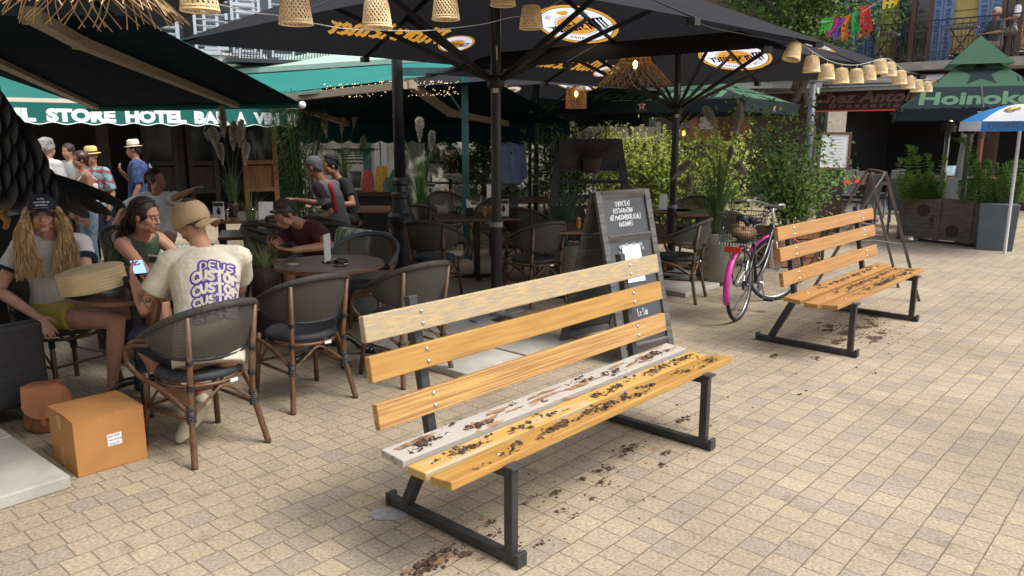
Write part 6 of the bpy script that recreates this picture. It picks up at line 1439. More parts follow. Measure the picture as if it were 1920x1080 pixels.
for s_ in (-1, 1): m = MB(); m.box(BB + V(-s_ * -.04 * -1 * s_ * s_, s_ * .125, s_ * .165), (.07, .09, .022)); m.build('pedal', mat('pedal_black', (.03, .025, .02), .5), bk, bevel=.003)
m = MB(); m.lathe([(.09, -.002), (.09, .002)], 28, c=BB + V(0, -.045, 0), rot=Matrix.Rotation(R(90), 3, 'X')); m.build('chainring', M_bfr, bk)
m = MB(); m.lathe([(.045, -.012), (.045, .012)], 16, c=V(0, -.045, .335), rot=Matrix.Rotation(R(90), 3, 'X')); m.build('cassette', M_bfr, bk)
m = MB(); m.tube([V(.40, .03, .27), V(.30, .16, .01)], .009, 6); m.build('kickstand', M_sil, bk)
m = MB(); m.ell((-.02, -.02, .82), (.15, .11, .065), 14); m.ell((.05, .05, .86), (.09, .07, .05), 12)
for v_ in m.v: v_.z += .01 * math.sin(v_.x * 40) * math.cos(v_.y * 35)
o = m.build('brown_bag', mat('brown_paper_bag', (.28, .17, .09), .7, var=.25, scale=12), loc=bw0, rz=R(55), smooth=True); tag(o, 'crumpled brown bag lying in the bicycle basket', 'bag')
m = MB(); m.tube(bez([V(-.12, -.08, .91), V(0, .02, .96), V(.1, .08, .92), (.13, -.05, .93), (-.05, -.09, .95)], 6), .02, 8); o = m.build('bike_lock', M_tyre, loc=bw0, rz=R(55), smooth=True); tag(o, 'black coiled lock on top of the brown bag in the basket', 'lock')

# ================================================================ POTS AND GRASSES
M_pot = brickmat('wicker_pot', (.20, .19, .145), (.26, .25, .20), (.07, .065, .05), .05, .014, .0022, .8)
G_gr = mat('grass_blade', (.10, .16, .05), .6, var=.35, scale=8, transl=.3); G_gr2 = mat('bright_grass_blade', (.16, .30, .06), .6, var=.3, scale=8, transl=.3); M_plume = mat('pampas_plume', (.50, .47, .41), .95, var=.15, scale=25, transl=.3); M_plumeg = mat('grey_plume', (.36, .33, .30), .95, var=.15, scale=25, transl=.3)
def grass(m, n, h, spread, rnd, w_=.006, mi=0, droop=.35, z0=0.0):
    for _ in range(n):
        a = rnd.uniform(0, 2 * PI); L = h * rnd.uniform(.55, 1.0); s_ = spread * rnd.random() ** .7; d = V(math.cos(a), math.sin(a), 0); b_ = V(d.y, -d.x, 0) * w_
        P = [d * .05 * rnd.random() + V(0, 0, z0)]; 
        for k in range(1, 6): f = k / 5; P.append(P[0] + d * s_ * f ** 1.8 + V(0, 0, L * (f - droop * (s_ / max(spread, .01)) * f ** 3)))
        for k in range(5): w0, w1 = (1 - k / 5.2), (1 - (k + 1) / 5.2); m.add([P[k] - b_ * w0, P[k] + b_ * w0, P[k + 1] + b_ * w1, P[k + 1] - b_ * w1], [(0, 1, 2, 3)], mi)
def plume(m, p, d, L, r, rnd, mi=1, n=230):
    p = Vector(p); d = Vector(d).normalized()
    for i in range(n):
        f = rnd.random(); q = p + d * L * f; rr_ = r * math.sin(PI * min(1, f * .85 + .12)) ; a = rnd.uniform(0, 2 * PI); u = d.orthogonal().normalized(); v_ = d.cross(u); o = (u * math.cos(a) + v_ * math.sin(a))
        m.leaf(q, o + d * 1.4, d.cross(o), rr_ * 1.7 + .02, .013, mi)
    m.tube([p - d * .02, p + d * L * .5, p + d * L * .97], [r * .25, r * .4, r * .1], 8, True, mi)
def grass_pot(label, loc, pr, ph, h, n, spread, seed, plumes, gm=None, pm=None, potm=None, w_=.006):
    t = thing('grass_pot', label, 'potted plant', loc, 0, 'pots of tall ornamental grass'); rnd = random.Random(seed)
    m = MB(); m.lathe([(pr * .66, 0), (pr * .72, .02), (pr * .95, ph * .75), (pr, ph), (pr * .92, ph), (pr * .88, ph * .93), (.01, ph * .92)], 26); m.build('pot', potm or M_pot, t, True)
    m = MB(); grass(m, n, h, spread, rnd, w_, 0, z0=ph * .9); m.build('grass', gm or G_gr, t)
    for (x, y, z, dx, dy, L, r) in plumes:
        m = MB(); m.tube(bez([V(0, 0, ph), V(x * .4, y * .4, (ph + z) * .55), V(x, y, z)], 5), .004, 4, True, 0); m.build('plume_stalk', gm or G_gr, t)
        m = MB(); plume(m, V(x, y, z), V(dx, dy, .8 if abs(dx) < .8 else -.15), L, r, rnd, 0); m.build('plume', pm or M_plume, t)
    return t
wp = V(2.42, 9.05, 0)
grass_pot('tall wicker pot of grass with drooping grey plumes between chalkboard and bicycle', V(2.32, 8.75, .05), .27, .56, 1.35, 170, .42, 41, [(-.05, 0, 1.72, -.6, -.1, .26, .05), (.16, 0, 1.62, .1, 0, .36, .05), (.30, -.05, 1.18, -.7, 0, .18, .055), (-.32, 0, .98, -.1, 0, .20, .035), (.1, 0, 1.32, .1, 0, .18, .03), (-.5, .05, 1.15, .7, 0, .26, .045)], None, M_plumeg)
grass_pot('wicker pot of stiff grass between the parasol pole and the chalkboard', V(.60, 8.9, 0), .21, .44, 1.0, 210, .45, 42, [], mat('blue_green_blade', (.07, .13, .075), .6, var=.3, transl=.3))
grass_pot('tall bright green grass with white plumes right of the iron lamp post', V(pt(790, 400, 9.6).x, 9.6, 0), .2, .6, 1.15, 190, .16, 43, [(.0, 0, 1.62, .02, 0, .26, .055), (.14, 0, 1.5, .05, 0, .22, .045), (-.22, 0, 1.72, -.2, 0, .24, .05), (-.18, 0, 1.25, .05, 0, .22, .045), (.30, 0, 1.2, .8, 0, .2, .045)], G_gr2, None, M_dwood)
grass_pot('spider grass in a low pot behind the dark haired woman', V(-2.05, 6.3, .0), .12, .62, .34, 90, .3, 44, [], mat('pale_striped_blade', (.30, .36, .16), .6, transl=.3), None, M_dwood)
grass_pot('spiky grass on the table behind the tan cap', V(-2.55, 7.55, .745), .07, .12, .42, 60, .34, 45, [], mat('pale_striped_blade'), None, M_dwood, .004)
grass_pot('vase of white pampas grass on the crowded table left of centre', V(pt(437, 380, 9.0).x, 9.0, .745), .06, .16, .55, 60, .26, 46, [(-.14, 0, 1.02 - .25, -.15, 0, .24, .055), (-.05, 0, 1.05 - .12, -.02, 0, .32, .05), (.12, 0, .82, .12, 0, .28, .05), (.04, .02, .78, .05, 0, .3, .05), (-.10, .03, .62, -.1, 0, .22, .05), (.17, .0, .62, .1, 0, .22, .045)], None, None, M_dwood)
def fern(label, loc, h, seed, n=44, L=.5):
    t = thing('fern', label, 'plant', loc, 0); rnd = random.Random(seed); m = MB()
    for k in range(n):
        a = rnd.uniform(0, 2 * PI); d = V(math.cos(a), math.sin(a) * .7, 0); P = [V(0, 0, 0) + d * L * rnd.uniform(.8, 1) * f + V(0, 0, h * (1.6 * f - 1.0 * f * f) * rnd.uniform(.98, 1.02)) for f in [i / 12 for i in range(13)]]
        for i in range(2, 12):
            for s_ in (-1, 1): m.leaf(P[i], V(-d.y, d.x, 0) * s_ + d * .5, V(0, 0, 1), .15 * (1 - i / 15), .028, 0)
    m.build('fronds', mat('fern_green', (.10, .30, .05), .5, transl=.4), t); m = MB(); m.lathe([(.09, -.26), (.12, 0), (.11, 0), (.01, -.02)], 14); m.build('pot', mat('clear_grey_pot', (.2, .22, .2), .3), t, True); return t
fern('bright green fern in the light in front of the small shop', V(pt(665, 340, 12.6).x, 12.6, 1.1), .55, 51)
grass_pot('bright tall grass with white plumes behind the young man in black', V(pt(645, 350, 12.9).x, 12.9, .5), .12, .3, 1.0, 90, .25, 47, [(.0, 0, 1.2, .1, 0, .3, .05), (.2, 0, 1.3, .1, 0, .3, .05), (-.25, 0, 1.15, -.1, 0, .3, .05), (.3, 0, .9, .2, 0, .25, .05)], G_gr2, None, M_dwood)
for i, (px, c_, h_2, lb) in enumerate(((690, (.50, .08, .07), .34, 'red and pink gift packet on the shaded table'), (716, (.6, .36, .03), .40, 'yellow bag on the shaded table near the pale door'), (741, (.03, .16, .06), .34, 'green bottle shaped box left of the iron lamp post'), (722, (.13, .17, .14), .22, 'grey green card on the shaded table'))):
    m = MB(); m.rings([(V(0, 0, 0), V(.10, 0, 0), V(0, .05, 0)), (V(0, 0, h_2 * .6), V(.10, 0, 0), V(0, .05, 0)), (V(.01, 0, h_2), V(.05 + .03 * (i % 2), 0, 0), V(0, .02, 0))], 4 if i != 2 else 12); o = m.build('packet', mat('packet_%d' % i, c_, .6, var=.2, scale=15), loc=V(pt(px, 350, 12.2).x, 12.2, .80)); tag(o, lb, 'packet', 'goods on the shaded counter')
m = MB(); x0 = pt(600, 350, 12.3).x; x1 = pt(760, 350, 12.3).x; ctn = thing('counter', 'dark counter under the middle awning carrying plants and packets', 'counter', ((x0 + x1) / 2, 12.3, 0), 0); m.box((0, 0, .77), (x1 - x0, .6, .05)); m.build('counter_top', M_dwood, ctn); m = MB(); m.box((0, 0, .37), (x1 - x0 - .1, .5, .74)); m.build('body', M_dark, ctn)
# black slatted display stand with dried flowers behind the chalkboard
ds = thing('display_stand', 'black slatted display stand behind the chalkboard with shelves', 'stand', V(pt(1105, 330, 10.6).x, 10.6, 0), R(8))
for s_ in (-1, 1): m = MB(); m.bar((s_ * .62, -.25, 0), (s_ * .40, .05, 1.62), .10, .05, up=(0, 1, 0)); m.build('side_rail', M_black, ds)
for z, hh_ in ((1.42, .42), (1.22, .04), (1.06, .05), (.86, .05), (.6, .3)):
    m = MB(); k = (1.62 - z) / 1.62; m.box((0, .03 - .3 * k, z), (.80 + .44 * k, .03, hh_)); m.build('slat', M_black, ds)
df = thing('dried_flowers', 'bunch of dried brown flowers in a pot on top of the black display stand', 'flowers', V(pt(1110, 300, 10.45).x, 10.45, 1.38), 0); m = MB(); rnd = random.Random(61)
for _ in range(60):
    a = rnd.uniform(0, 6.28); e = V(math.cos(a) * rnd.uniform(.1, .34), math.sin(a) * .15, rnd.uniform(.02, .36)); m.tube([V(0, 0, -.05), e * .5 + V(0, 0, .05), e], .0018, 3)
    for _ in range(10): m.leaf(e + V(rnd.gauss(0, .02), rnd.gauss(0, .02), rnd.gauss(0, .02)), V(rnd.gauss(0, 1), rnd.gauss(0, 1), rnd.gauss(0, 1)), V(0, 0, 1), .03, .02)
m.build('heads', mat('dried_brown', (.11, .065, .04), .9, var=.4), df); m = MB(); m.lathe([(.10, -.2), (.13, 0), (.12, 0), (.01, -.02)], 12); m.build('pot', mat('clay_dark', (.07, .05, .04), .8), df)

# planter tree (birch-like) in a wooden crate
pc_ = V(3.62, 10.1, 0); ptree = thing('planter_tree', 'bushy green leafy tree in a slatted wooden crate behind the bicycle', 'potted tree', pc_, 0); rnd = random.Random(71)
for i, z in enumerate((.07, .19, .31, .43)):
    for s_ in (-1, 1): m = MB(); m.box((0, s_ * .30, z), (.66, .02, .105)); m.build('crate_board', M_owood, ptree, bevel=.003); m = MB(); m.box((s_ * .32, 0, z), (.02, .58, .105)); m.build('crate_board', M_owood, ptree, bevel=.003)
for sx2 in (-1, 1):
    for sy2 in (-1, 1): m = MB(); m.box((sx2 * .345, sy2 * .33, .25), (.03, .03, .5)); m.build('crate_post', M_dwood, ptree)
m = MB(); m.box((0, 0, .40), (.62, .56, .08)); m.build('soil_fill', M_soil, ptree)
m = MB(); ends = []
for k in range(22):
    a = k * 2.4; r_ = rnd.uniform(.3, .86); e = V(r_ * math.cos(a) - .08, r_ * .6 * math.sin(a), rnd.uniform(.85, 2.08)); P = bez([V(.03 * math.cos(a), .03 * math.sin(a), .42), V(e.x * .35, e.y * .35, .42 + (e.z - .42) * .5), e], 5); ends.append(P); m.tube(P, [.013 - .001 * j for j in range(len(P))], 5)
m.build('branches', M_bark, ptree, True)
m = MB()
for i in range(3600):
    P = rnd.choice(ends); p = P[rnd.randint(4, len(P) - 1)] + V(rnd.gauss(0, .13), rnd.gauss(0, .11), rnd.gauss(0, .10)); m.leaf(p, V(rnd.gauss(0, .7), rnd.gauss(0, .7), rnd.gauss(-.4, .5)), V(rnd.gauss(0, .6), rnd.gauss(-.3, .6), 1), rnd.uniform(.042, .075), rnd.uniform(.034, .055), rnd.choice((0, 1, 2, 2, 2, 3, 3)) if rnd.random() > .015 else 4)
m.build('foliage', [G_dk, G_md, mat('leaf_fresh', (.20, .34, .10), .45, var=.25, transl=.4), G_lt, G_yel], ptree)

# ================================================================ RIGHT TERRACE: planters, seats, heater
M_pal = mat('grey_brown_planks', (.115, .095, .08), .8, var=.25, scale=4, stretch=(1, 1, 8), bump=.2)
pa_, pb_ = at(1683, 448, 0), at(1828, 464, 0); xd = (pb_ - pa_); Lp = xd.length; xd.normalize(); angp = math.atan2(xd.y, xd.x)
wpz = thing('wooden_planter', 'grey brown plank planter with dark wheel marks and a flag shape at the terrace edge', 'planter', pa_, angp)
m = MB(); m.box((Lp / 2, .2, .37), (Lp, .4, .62)); m.build('body', M_pal, wpz, bevel=.006)
for x in (.03, Lp * .5, Lp - .12): m = MB(); m.box((x, -.012, .37), (.09, .02, .66)); m.build('batten', M_pal, wpz)
m = MB(); m.box((Lp / 2, -.012, .09), (Lp, .022, .05)); m.build('bottom_rail', M_pal, wpz)
for x, z in ((.31 * Lp, .50), (.70 * Lp, .21)):
    m = MB()
    m.lathe([(.10, -.004), (.10, .004)], 18, c=(x, -.006, z), rot=Matrix.Rotation(R(90), 3, 'X')); m.build('painted_disc', M_dwood, wpz)
m = MB(); m.slab([V(.56 * Lp, -.004, .62), V(.52 * Lp, -.004, .14), V(.39 * Lp, -.004, .38), V(.54 * Lp, -.004, .50)], (0, -.003, 0)); m.build('painted_triangle', M_dwood, wpz)
for x in (.1, Lp - .1): m = MB(); m.box((x, .2, .03), (.3, .3, .06)); m.build('foot', M_pal, wpz)
g1_, g2_ = at(1830, 468, 0), at(1898, 472, 0); xg = (g2_ - g1_); Lg = xg.length; xg.normalize(); gp = thing('grey_planter', 'smooth blue grey square planter at the right edge', 'planter', g1_, math.atan2(xg.y, xg.x))
m = MB(); m.add([V(.0, 0, 0), V(Lg, 0, 0), V(Lg, .62, 0), V(0, .62, 0), V(-.02, -.02, .68), V(Lg + .03, -.02, .68), V(Lg + .03, .66, .68), V(-.02, .66, .68)], [(3, 2, 1, 0), (0, 1, 5, 4), (1, 2, 6, 5), (2, 3, 7, 6), (3, 0, 4, 7), (4, 5, 6, 7)]); m.build('body', mat('slate_blue_plastic', (.085, .105, .125), .55, var=.08), gp, bevel=.01)
def stems(t, n, area, z0, h, L, rnd, mt, c0=(0, 0)):
    m = MB(); ms = MB()
    for _ in range(n):
        b_ = V(c0[0] + rnd.uniform(-area[0], area[0]), c0[1] + rnd.uniform(-area[1], area[1]), z0); hh_ = h * rnd.uniform(.4, 1) ; e = b_ + V(rnd.gauss(0, .10), rnd.gauss(0, .08), hh_); P = bez([b_, b_.lerp(e, .5) + V(rnd.gauss(0, .02), 0, 0), e], 6); ms.tube(P, .004, 4)
        for i in range(1, len(P)):
            for a in range(4): aa = a * PI / 2 + i * .8; m.leaf(P[i], V(math.cos(aa), math.sin(aa), .35), V(0, 0, 1), L * rnd.uniform(.7, 1.1) * (1.1 - .4 * i / len(P)), L * .30)
            m.leaf(P[-1], V(rnd.gauss(0, .3), rnd.gauss(0, .3), 1), V(1, 0, 0), L, L * .3)
    m.build('foliage', mt, t); ms.build('stems', G_md, t)
rnd = random.Random(81); G_fr = mat('fresh_green_leaf', (.22, .38, .08), .5, var=.25, scale=20, transl=.4); G_fr2 = mat('sage_green_leaf', (.18, .32, .09), .5, var=.25, scale=20, transl=.4)
lp1 = thing('leafy_plant', 'fresh green leafy plant with tall shoots growing in the wooden planter', 'plant', pa_ + xd * .38 + V(0, .15, 0), 0); stems(lp1, 24, (.30, .10), .62, .42, .13, rnd, G_fr); 
lp1b = thing('leafy_plant', 'tallest leafy shoot left in the wooden planter', 'plant', pa_ + xd * .16 + V(0, .2, 0), 0); stems(lp1b, 4, (.06, .05), .62, 1.12, .14, rnd, G_fr)
lp1c = thing('leafy_plant', 'second tall leafy shoot standing right in the wooden planter', 'plant', pa_ + xd * .56 + V(0, .2, 0), 0); stems(lp1c, 4, (.05, .05), .62, .85, .14, rnd, G_fr)
lp2 = thing('leafy_plant', 'arching sage green plant growing in the blue grey planter', 'plant', g1_ + V(.35, .35, 0), 0); stems(lp2, 46, (.42, .22), .66, .62, .11, rnd, G_fr2); 
lp3 = thing('leafy_plant', 'tall arching shoot leaning left out of the blue grey planter', 'plant', g1_ + V(.1, .4, 0), 0); m = MB(); P = bez([V(.1, 0, .66), V(.0, 0, 1.1), V(-.12, 0, 1.4), V(-.28, 0, 1.62)], 9)
for i in range(4, len(P)):
    for a in range(9): aa = rnd.uniform(0, 6.28); m.leaf(P[i] + V(rnd.gauss(0, .03), rnd.gauss(0, .03), 0), V(math.cos(aa), math.sin(aa), .25), V(0, 0, 1), .13, .035)
m.build('foliage', G_fr2, lp3); m = MB(); m.tube(P, .008, 5); m.build('stem', G_md, lp3)
bwl = thing('dog_bowl', 'shiny steel dog bowl on the ground in front of the wooden planter', 'bowl', at(1704, 452, 0), 0); m = MB(); m.lathe([(.13, 0), (.12, .05), (.10, .085), (.105, .09), (.095, .085), (.07, .02), (.01, .02)], 26); m.build('bowl', M_chrome, bwl, True)
def metal_chair(label, loc, rz, w_=.46):
    t = thing('terrace_chair', label, 'chair', loc, rz, 'dark mesh chairs of the neighbouring terrace'); mm = mat('charcoal_mesh', (.045, .048, .052), .6, bump=.2, bscale=200)
    m = MB(); m.box((0, 0, .45), (w_, .46, .04)); m.build('seat', mm, t, bevel=.01); m = MB(); m.box((0, -.25, .70), (w_, .035, .50), Matrix.Rotation(R(10), 3, 'X')); m.build('backrest', mm, t, bevel=.01)
    for x in (-w_ / 2 + .02, w_ / 2 - .02):
        for y in (-.2, .2): m = MB(); m.bar((x, y, 0), (x, y, .44), .028, .028, up=(0, 1, 0)); m.build('leg', mat('silver_leg', (.16, .16, .17), .4, metal=.4), t)
    return t
mc = metal_chair('dark mesh chair left of the A-frame stand on the deck', (pt(1612, 370, 14).x, 14, .05), R(30))
for px, Y, rz_, lb in ((1640, 14.6, 200, 'dark mesh chair facing left behind the A-frame stand'), (1655, 15.6, 30, 'dark mesh chair farthest in the dark entrance'), (1596, 15.2, 180, 'dark mesh chair beside the framed menu board')): copy_tree(mc, V(pt(px, 370, Y).x, Y, .05), R(rz_), lb)
metal_chair('wide dark mesh seat behind the wooden planter, left half', (pt(1725, 370, 13.0).x, 13.0, 0), R(192), .85); metal_chair('wide dark mesh seat behind the wooden planter, right half', (pt(1790, 370, 12.9).x, 12.9, 0), R(192), .85)
rect_table('terrace table with red napkins on the deck at the dark entrance', V(pt(1625, 340, 14.6).x, 14.6, .05), 0, 1.2, .7); rect_table('terrace table behind the wide mesh seat with a small screen on it', V(pt(1785, 320, 14.0).x, 14.0, 0), 0, 1.3, .7, .95)
m = MB(); 
for i, px in enumerate((1588, 1608, 1629)):
    m = MB(); m.add([V(-.07, -.05, 0), V(.07, -.05, 0), V(.07, .05, 0), V(-.07, .05, 0), V(0, 0, .17)], [(0, 1, 4), (1, 2, 4), (2, 3, 4), (3, 0, 4), (3, 2, 1, 0)]); o = m.build('red_napkin', mat('red_napkin_cloth', (.55, .05, .02), .8), loc=V(pt(px, 330, 14.5).x, 14.5, .80)); tag(o, ('leftmost folded red napkin beside the menu board', 'middle folded red napkin in the dark entrance', 'rightmost folded red napkin in the dark entrance')[i], 'napkin', 'folded red napkins')
sc_ = thing('display_screen', 'small pale screen with a landscape picture on the terrace table', 'screen', V(pt(1783, 310, 13.8).x, 13.8, .955), 0); m = MB(); m.box((0, 0, .10), (.28, .02, .17)); m.build('panel', mat('screen_picture', (.40, .50, .60), .3, scale=7, col2=(.12, .25, .10), thr=(.45, .55), emit=(.3, .4, .5), estr=.25), sc_); m = MB(); m.box((0, 0, .008), (.2, .12, .015)); m.build('base', M_black, sc_)
fr_ = thing('menu_board', 'framed white menu board on a dark stand behind the leafy planter tree', 'menu board', V(pt(1560, 330, 12.6).x, 12.6, 0), R(-6)); m = MB(); m.box((0, 0, 1.42), (.42, .02, .52)); m.build('paper', mat('paper'), fr_)
m = MB(); 
for x in (-.23, .23): m.box((x, -.005, 1.42), (.04, .04, .60))
for z in (1.14, 1.70): m.box((0, -.005, z), (.42, .04, .04))
m.build('frame', mat('brown_frame'), fr_); m = MB(); m.box((0, .03, .6), (.38, .05, 1.1)); m.build('stand_body', M_dwood, fr_); m = MB()
for k in range(9): m.box((0, -.0115, 1.6 - k * .045), (.26 + .06 * math.sin(k * 3), .002, .006))
m.build('menu_print', mat('print_grey'), fr_)
ph_ = thing('patio_heater', 'patio heater pole with a glowing lamp under the green parasol', 'patio heater', V(pt(1772, 300, 13.2).x, 13.2, 0), 0); m = MB(); m.lathe([(.05, 0), (.04, 1.75)], 12); m.build('pole', mat('steel_tube', (.28, .27, .25), .35, metal=.5), ph_, True)
m = MB(); m.lathe([(.11, 1.72), (.125, 1.95), (.115, 2.08)], 14); m.build('head', M_black, ph_); m = MB(); m.ell((0, -.09, 1.96), (.075, .06, .08), 12); m.build('lamp_glass', mat('warm_lamp', (1, .85, .6), emit=(1, .62, .28), estr=6), ph_, True)
cu_ = thing('closed_umbrella', 'closed pale sun umbrella standing between heater and blue umbrella', 'umbrella', V(pt(1806, 300, 13.4).x, 13.4, 0), 0); m = MB(); m.lathe([(.11, .95), (.10, 1.1), (.06, 1.6), (.03, 2.1), (.01, 2.16)], 10); m.build('folded_canopy', mat('pale_grey_canvas', (.38, .38, .38), .9), cu_); m = MB(); m.lathe([(.022, 0), (.022, 1.0)], 8); m.build('pole', M_grip, cu_)
dk = MB(); c_ = at(1640, 395, 0); dk.box((c_.x + .3, c_.y + 1.6, .025), (4.2, 5.0, .05)); tag(dk.build('deck', mat('deck_boards', (.13, .12, .105), .8, var=.2, stretch=(1, 14, 1), scale=4)), kind='structure')
# hanging pot by the lettered awning
hp = thing('hanging_pot', 'black hanging flower pot in front of the lettered valance', 'hanging pot', V(pt(400, 260, 10.5).x, 10.5, pt(400, 250, 10.5).z), 0); m = MB(); m.lathe([(.07, -.10), (.12, .0), (.125, .02), (.11, .02), (.01, .0)], 16); m.build('bowl', M_iron, hp); m = MB()
for s_ in (-1, 1): m.tube([V(s_ * .12, 0, .02), V(s_ * .01, 0, .36)], .004, 4)
m.tube([V(0, 0, .34), V(0, 0, .62)], .02, 6); m.build('hanger', M_iron, hp); m = MB(); rnd = random.Random(91)
for _ in range(50): m.leaf(V(rnd.gauss(0, .05), rnd.gauss(0, .03), .36 + rnd.random() * .2), V(rnd.gauss(0, 1), 0, -.5), V(0, 1, .3), .09, .03)
m.build('trailing_leaves', G_dk, hp)
# big black bird sculpture
M_feath = mat('black_feather_sheet', (.022, .024, .030), .55, spec=.4); M_leg = mat('ochre_claw', (.38, .19, .04), .6)
bd_ = thing('bird_sculpture', 'huge black bird sculpture made of overlapping sheets with ochre claws at the left', 'sculpture', V(-4.6, 6.3, 0), 0); BO = Vector(bd_.location); rnd = random.Random(95)
def fth(px0, py0, px1, py1, Y, w_, nm='feather', k_=1.0):
    a = pt(px0, py0, Y) - BO; b_ = pt(px1, py1, Y - .15) - BO; d = b_ - a; L = d.length; d.normalize(); s_ = d.cross(V(0, 1, .15)).normalized(); nn = s_.cross(d); m = MB(); n = 8; P = []
    prof = [(0, .75), (.15, .92), (.45, 1), (.75, .95), (.93, .62), (1, .22)]
    up_ = [a + d * L * f + s_ * w_ * q * .5 + nn * .03 * k_ * math.sin(PI * f) for f, q in prof]; dn = [a + d * L * f - s_ * w_ * q * .5 + nn * .03 * k_ * math.sin(PI * f) for f, q in prof]; mid_ = [a + d * L * f + nn * (.03 * k_ * math.sin(PI * f) + .004) for f, q in prof]
    for i in range(5): m.quad(up_[i], up_[i + 1], mid_[i + 1], mid_[i]); m.quad(mid_[i], mid_[i + 1], dn[i + 1], dn[i])
    m.build(nm, M_feath, bd_, False, solid=.004)
for a in ((60, 322, 234, 385, 5.9, .09), (40, 328, 210, 402, 5.85, .11), (30, 325, 168, 406, 5.8, .13), (90, 335, 236, 388, 6.0, .08), (10, 318, 130, 385, 5.75, .17), (60, 335, 190, 398, 5.95, .10), (-30, 280, 90, 352, 5.7, .24), (-30, 285, 60, 350, 5.68, .26)): fth(*a)
for row in range(8):
    for k in range(8):
        px = -130 + k * 30 + (row % 2) * 14; py = 96 + row * 28 + k * 10
        bx_ = [(150, -30), (178, -10), (215, 10), (252, 30), (276, 44), (306, 62), (345, 90), (500, 110)]; by = py + 62; bl_ = next((x0 + (x1 - x0) * (by - y0) / (y1 - y0) for (y0, x0), (y1, x1) in zip(bx_, bx_[1:]) if y0 <= by <= y1), -40)
        if px + 44 > bl_: continue
        fth(px - 14, py - 30, px + 52, py + 62, 5.72 - row * .012 + k * .004, .27 + .02 * (k % 2), 'feather', .2)
m = MB(); m.slab([pt(x, y, 5.86) - BO for x, y in ((-120, 40), (-10, 178), (14, 215), (34, 252), (48, 276), (66, 306), (84, 324), (96, 345), (60, 368), (0, 362), (-60, 330), (-140, 250))], (0, .12, 0)); m.build('body', M_feath, bd_)
for dx in (0, -70):
    m = MB(); m.tube(bez([pt(28 + dx, 360, 5.7) - BO, pt(18 + dx, 385, 5.7) - BO, pt(2 + dx, 402, 5.7) - BO], 4), [.05] * 3 + [.035] * 6, 8, flat=.5); m.tube(bez([pt(2 + dx, 400, 5.7) - BO, pt(14 + dx, 415, 5.65) - BO, pt(8 + dx, 430, 5.62) - BO], 4), [.03] * 4 + [.02] * 4 + [.008], 6); m.tube(bez([pt(2 + dx, 400, 5.7) - BO, pt(-10 + dx, 415, 5.65) - BO, pt(-14 + dx, 430, 5.62) - BO], 4), .02, 6); m.build('claw', M_leg, bd_, True)
m = MB(); m.box((-.2, .35, .5), (.9, .7, 1.0)); m.build('plinth', M_dark, bd_)
# ================================================================ PEOPLE
def skinm(n, c): return mat('skin_' + n, c, .5, var=.10, scale=9, spec=.4)
SK_p = skinm('fair', (.52, .29, .21)); SK_m = skinm('warm', (.42, .215, .135)); SK_t = skinm('tan', (.33, .16, .10))
M_eye = mat('eye_white', (.45, .42, .39), .4); M_iris = mat('iris', (.05, .04, .03), .2); M_lip = mat('lips', (.36, .10, .09), .45); M_brow = mat('brow_hair', (.10, .06, .035), .8)
def frame(f, up=(0, 0, 1)):
    f = Vector(f).normalized(); r = f.cross(Vector(up)).normalized(); u = r.cross(f); return r, f, u
def hand(mb, w, d, n, s=1.0, curl=.5, side=1):
    """palm, four jointed fingers of unequal length and a thumb leaving the side of the palm"""
    d = Vector(d).normalized(); n = Vector(n); n = (n - d * n.dot(d)).normalized(); x = d.cross(n) * side; w = Vector(w)
    Rm = Matrix((x, d, n)).transposed(); mb.ell(w + d * .046 * s, (.039 * s, .052 * s, .015 * s), 12, Rm)
    for k, L in enumerate((.070, .078, .073, .058)):
        o = w + d * .082 * s + x * (.030 - .0205 * k) * s; a = -.1 * (k - 1.5) * .5; dd = (d + x * (.10 - .065 * k)).normalized(); P = [o - dd * .02 * s, o]; ang = curl * .35
        for j in range(3):
            ang2 = ang + curl * .55 * j; v = dd * math.cos(ang2) + n * math.sin(ang2); o = o + v * L * s * (.42, .33, .27)[j]; P.append(o)
        mb.caps(P, [.0088 * s, .0088 * s, .0082 * s, .0078 * s, .007 * s], 8)
    t0 = w + d * .022 * s + x * .026 * s; v1 = (d * .55 + x * .75 + n * .25 * curl).normalized(); v2 = (d * .85 + x * .35 + n * .5 * curl).normalized()
    mb.caps([t0, t0 + v1 * .034 * s, t0 + v1 * .034 * s + v2 * .030 * s, t0 + v1 * .034 * s + v2 * .055 * s], [.013 * s, .0105 * s, .0095 * s, .008 * s], 8)
def headm(mb, c, r, f, u, s=1.0):
    Rm = Matrix((r, f, u)).transposed()
    def e(x, y, z, a, b, c_, n=14): mb.ell(c + (r * x + f * y + u * z) * s, (a * s, b * s, c_ * s), n, Rm)
    def P(x, y, z): return c + (r * x + f * y + u * z) * s
    e(0, -.014, .032, .074, .092, .083, 20); e(0, .022, -.04, .058, .056, .064, 16); e(0, .048, -.088, .031, .028, .024)
    for k in (-1, 1):
        e(k * .036, .046, -.028, .027, .028, .03); e(k * .077, -.008, -.008, .009, .018, .030, 10); e(k * .009, .089, -.037, .009, .011, .007, 8); e(k * .045, .015, -.066, .018, .04, .022)
    e(0, .066, .024, .052, .018, .012); e(0, .079, -.064, .024, .012, .013, 10)
    mb.caps([P(0, .076, .012), P(0, .092, -.012), P(0, .101, -.032)], [.007 * s, .009 * s, .012 * s], 8)
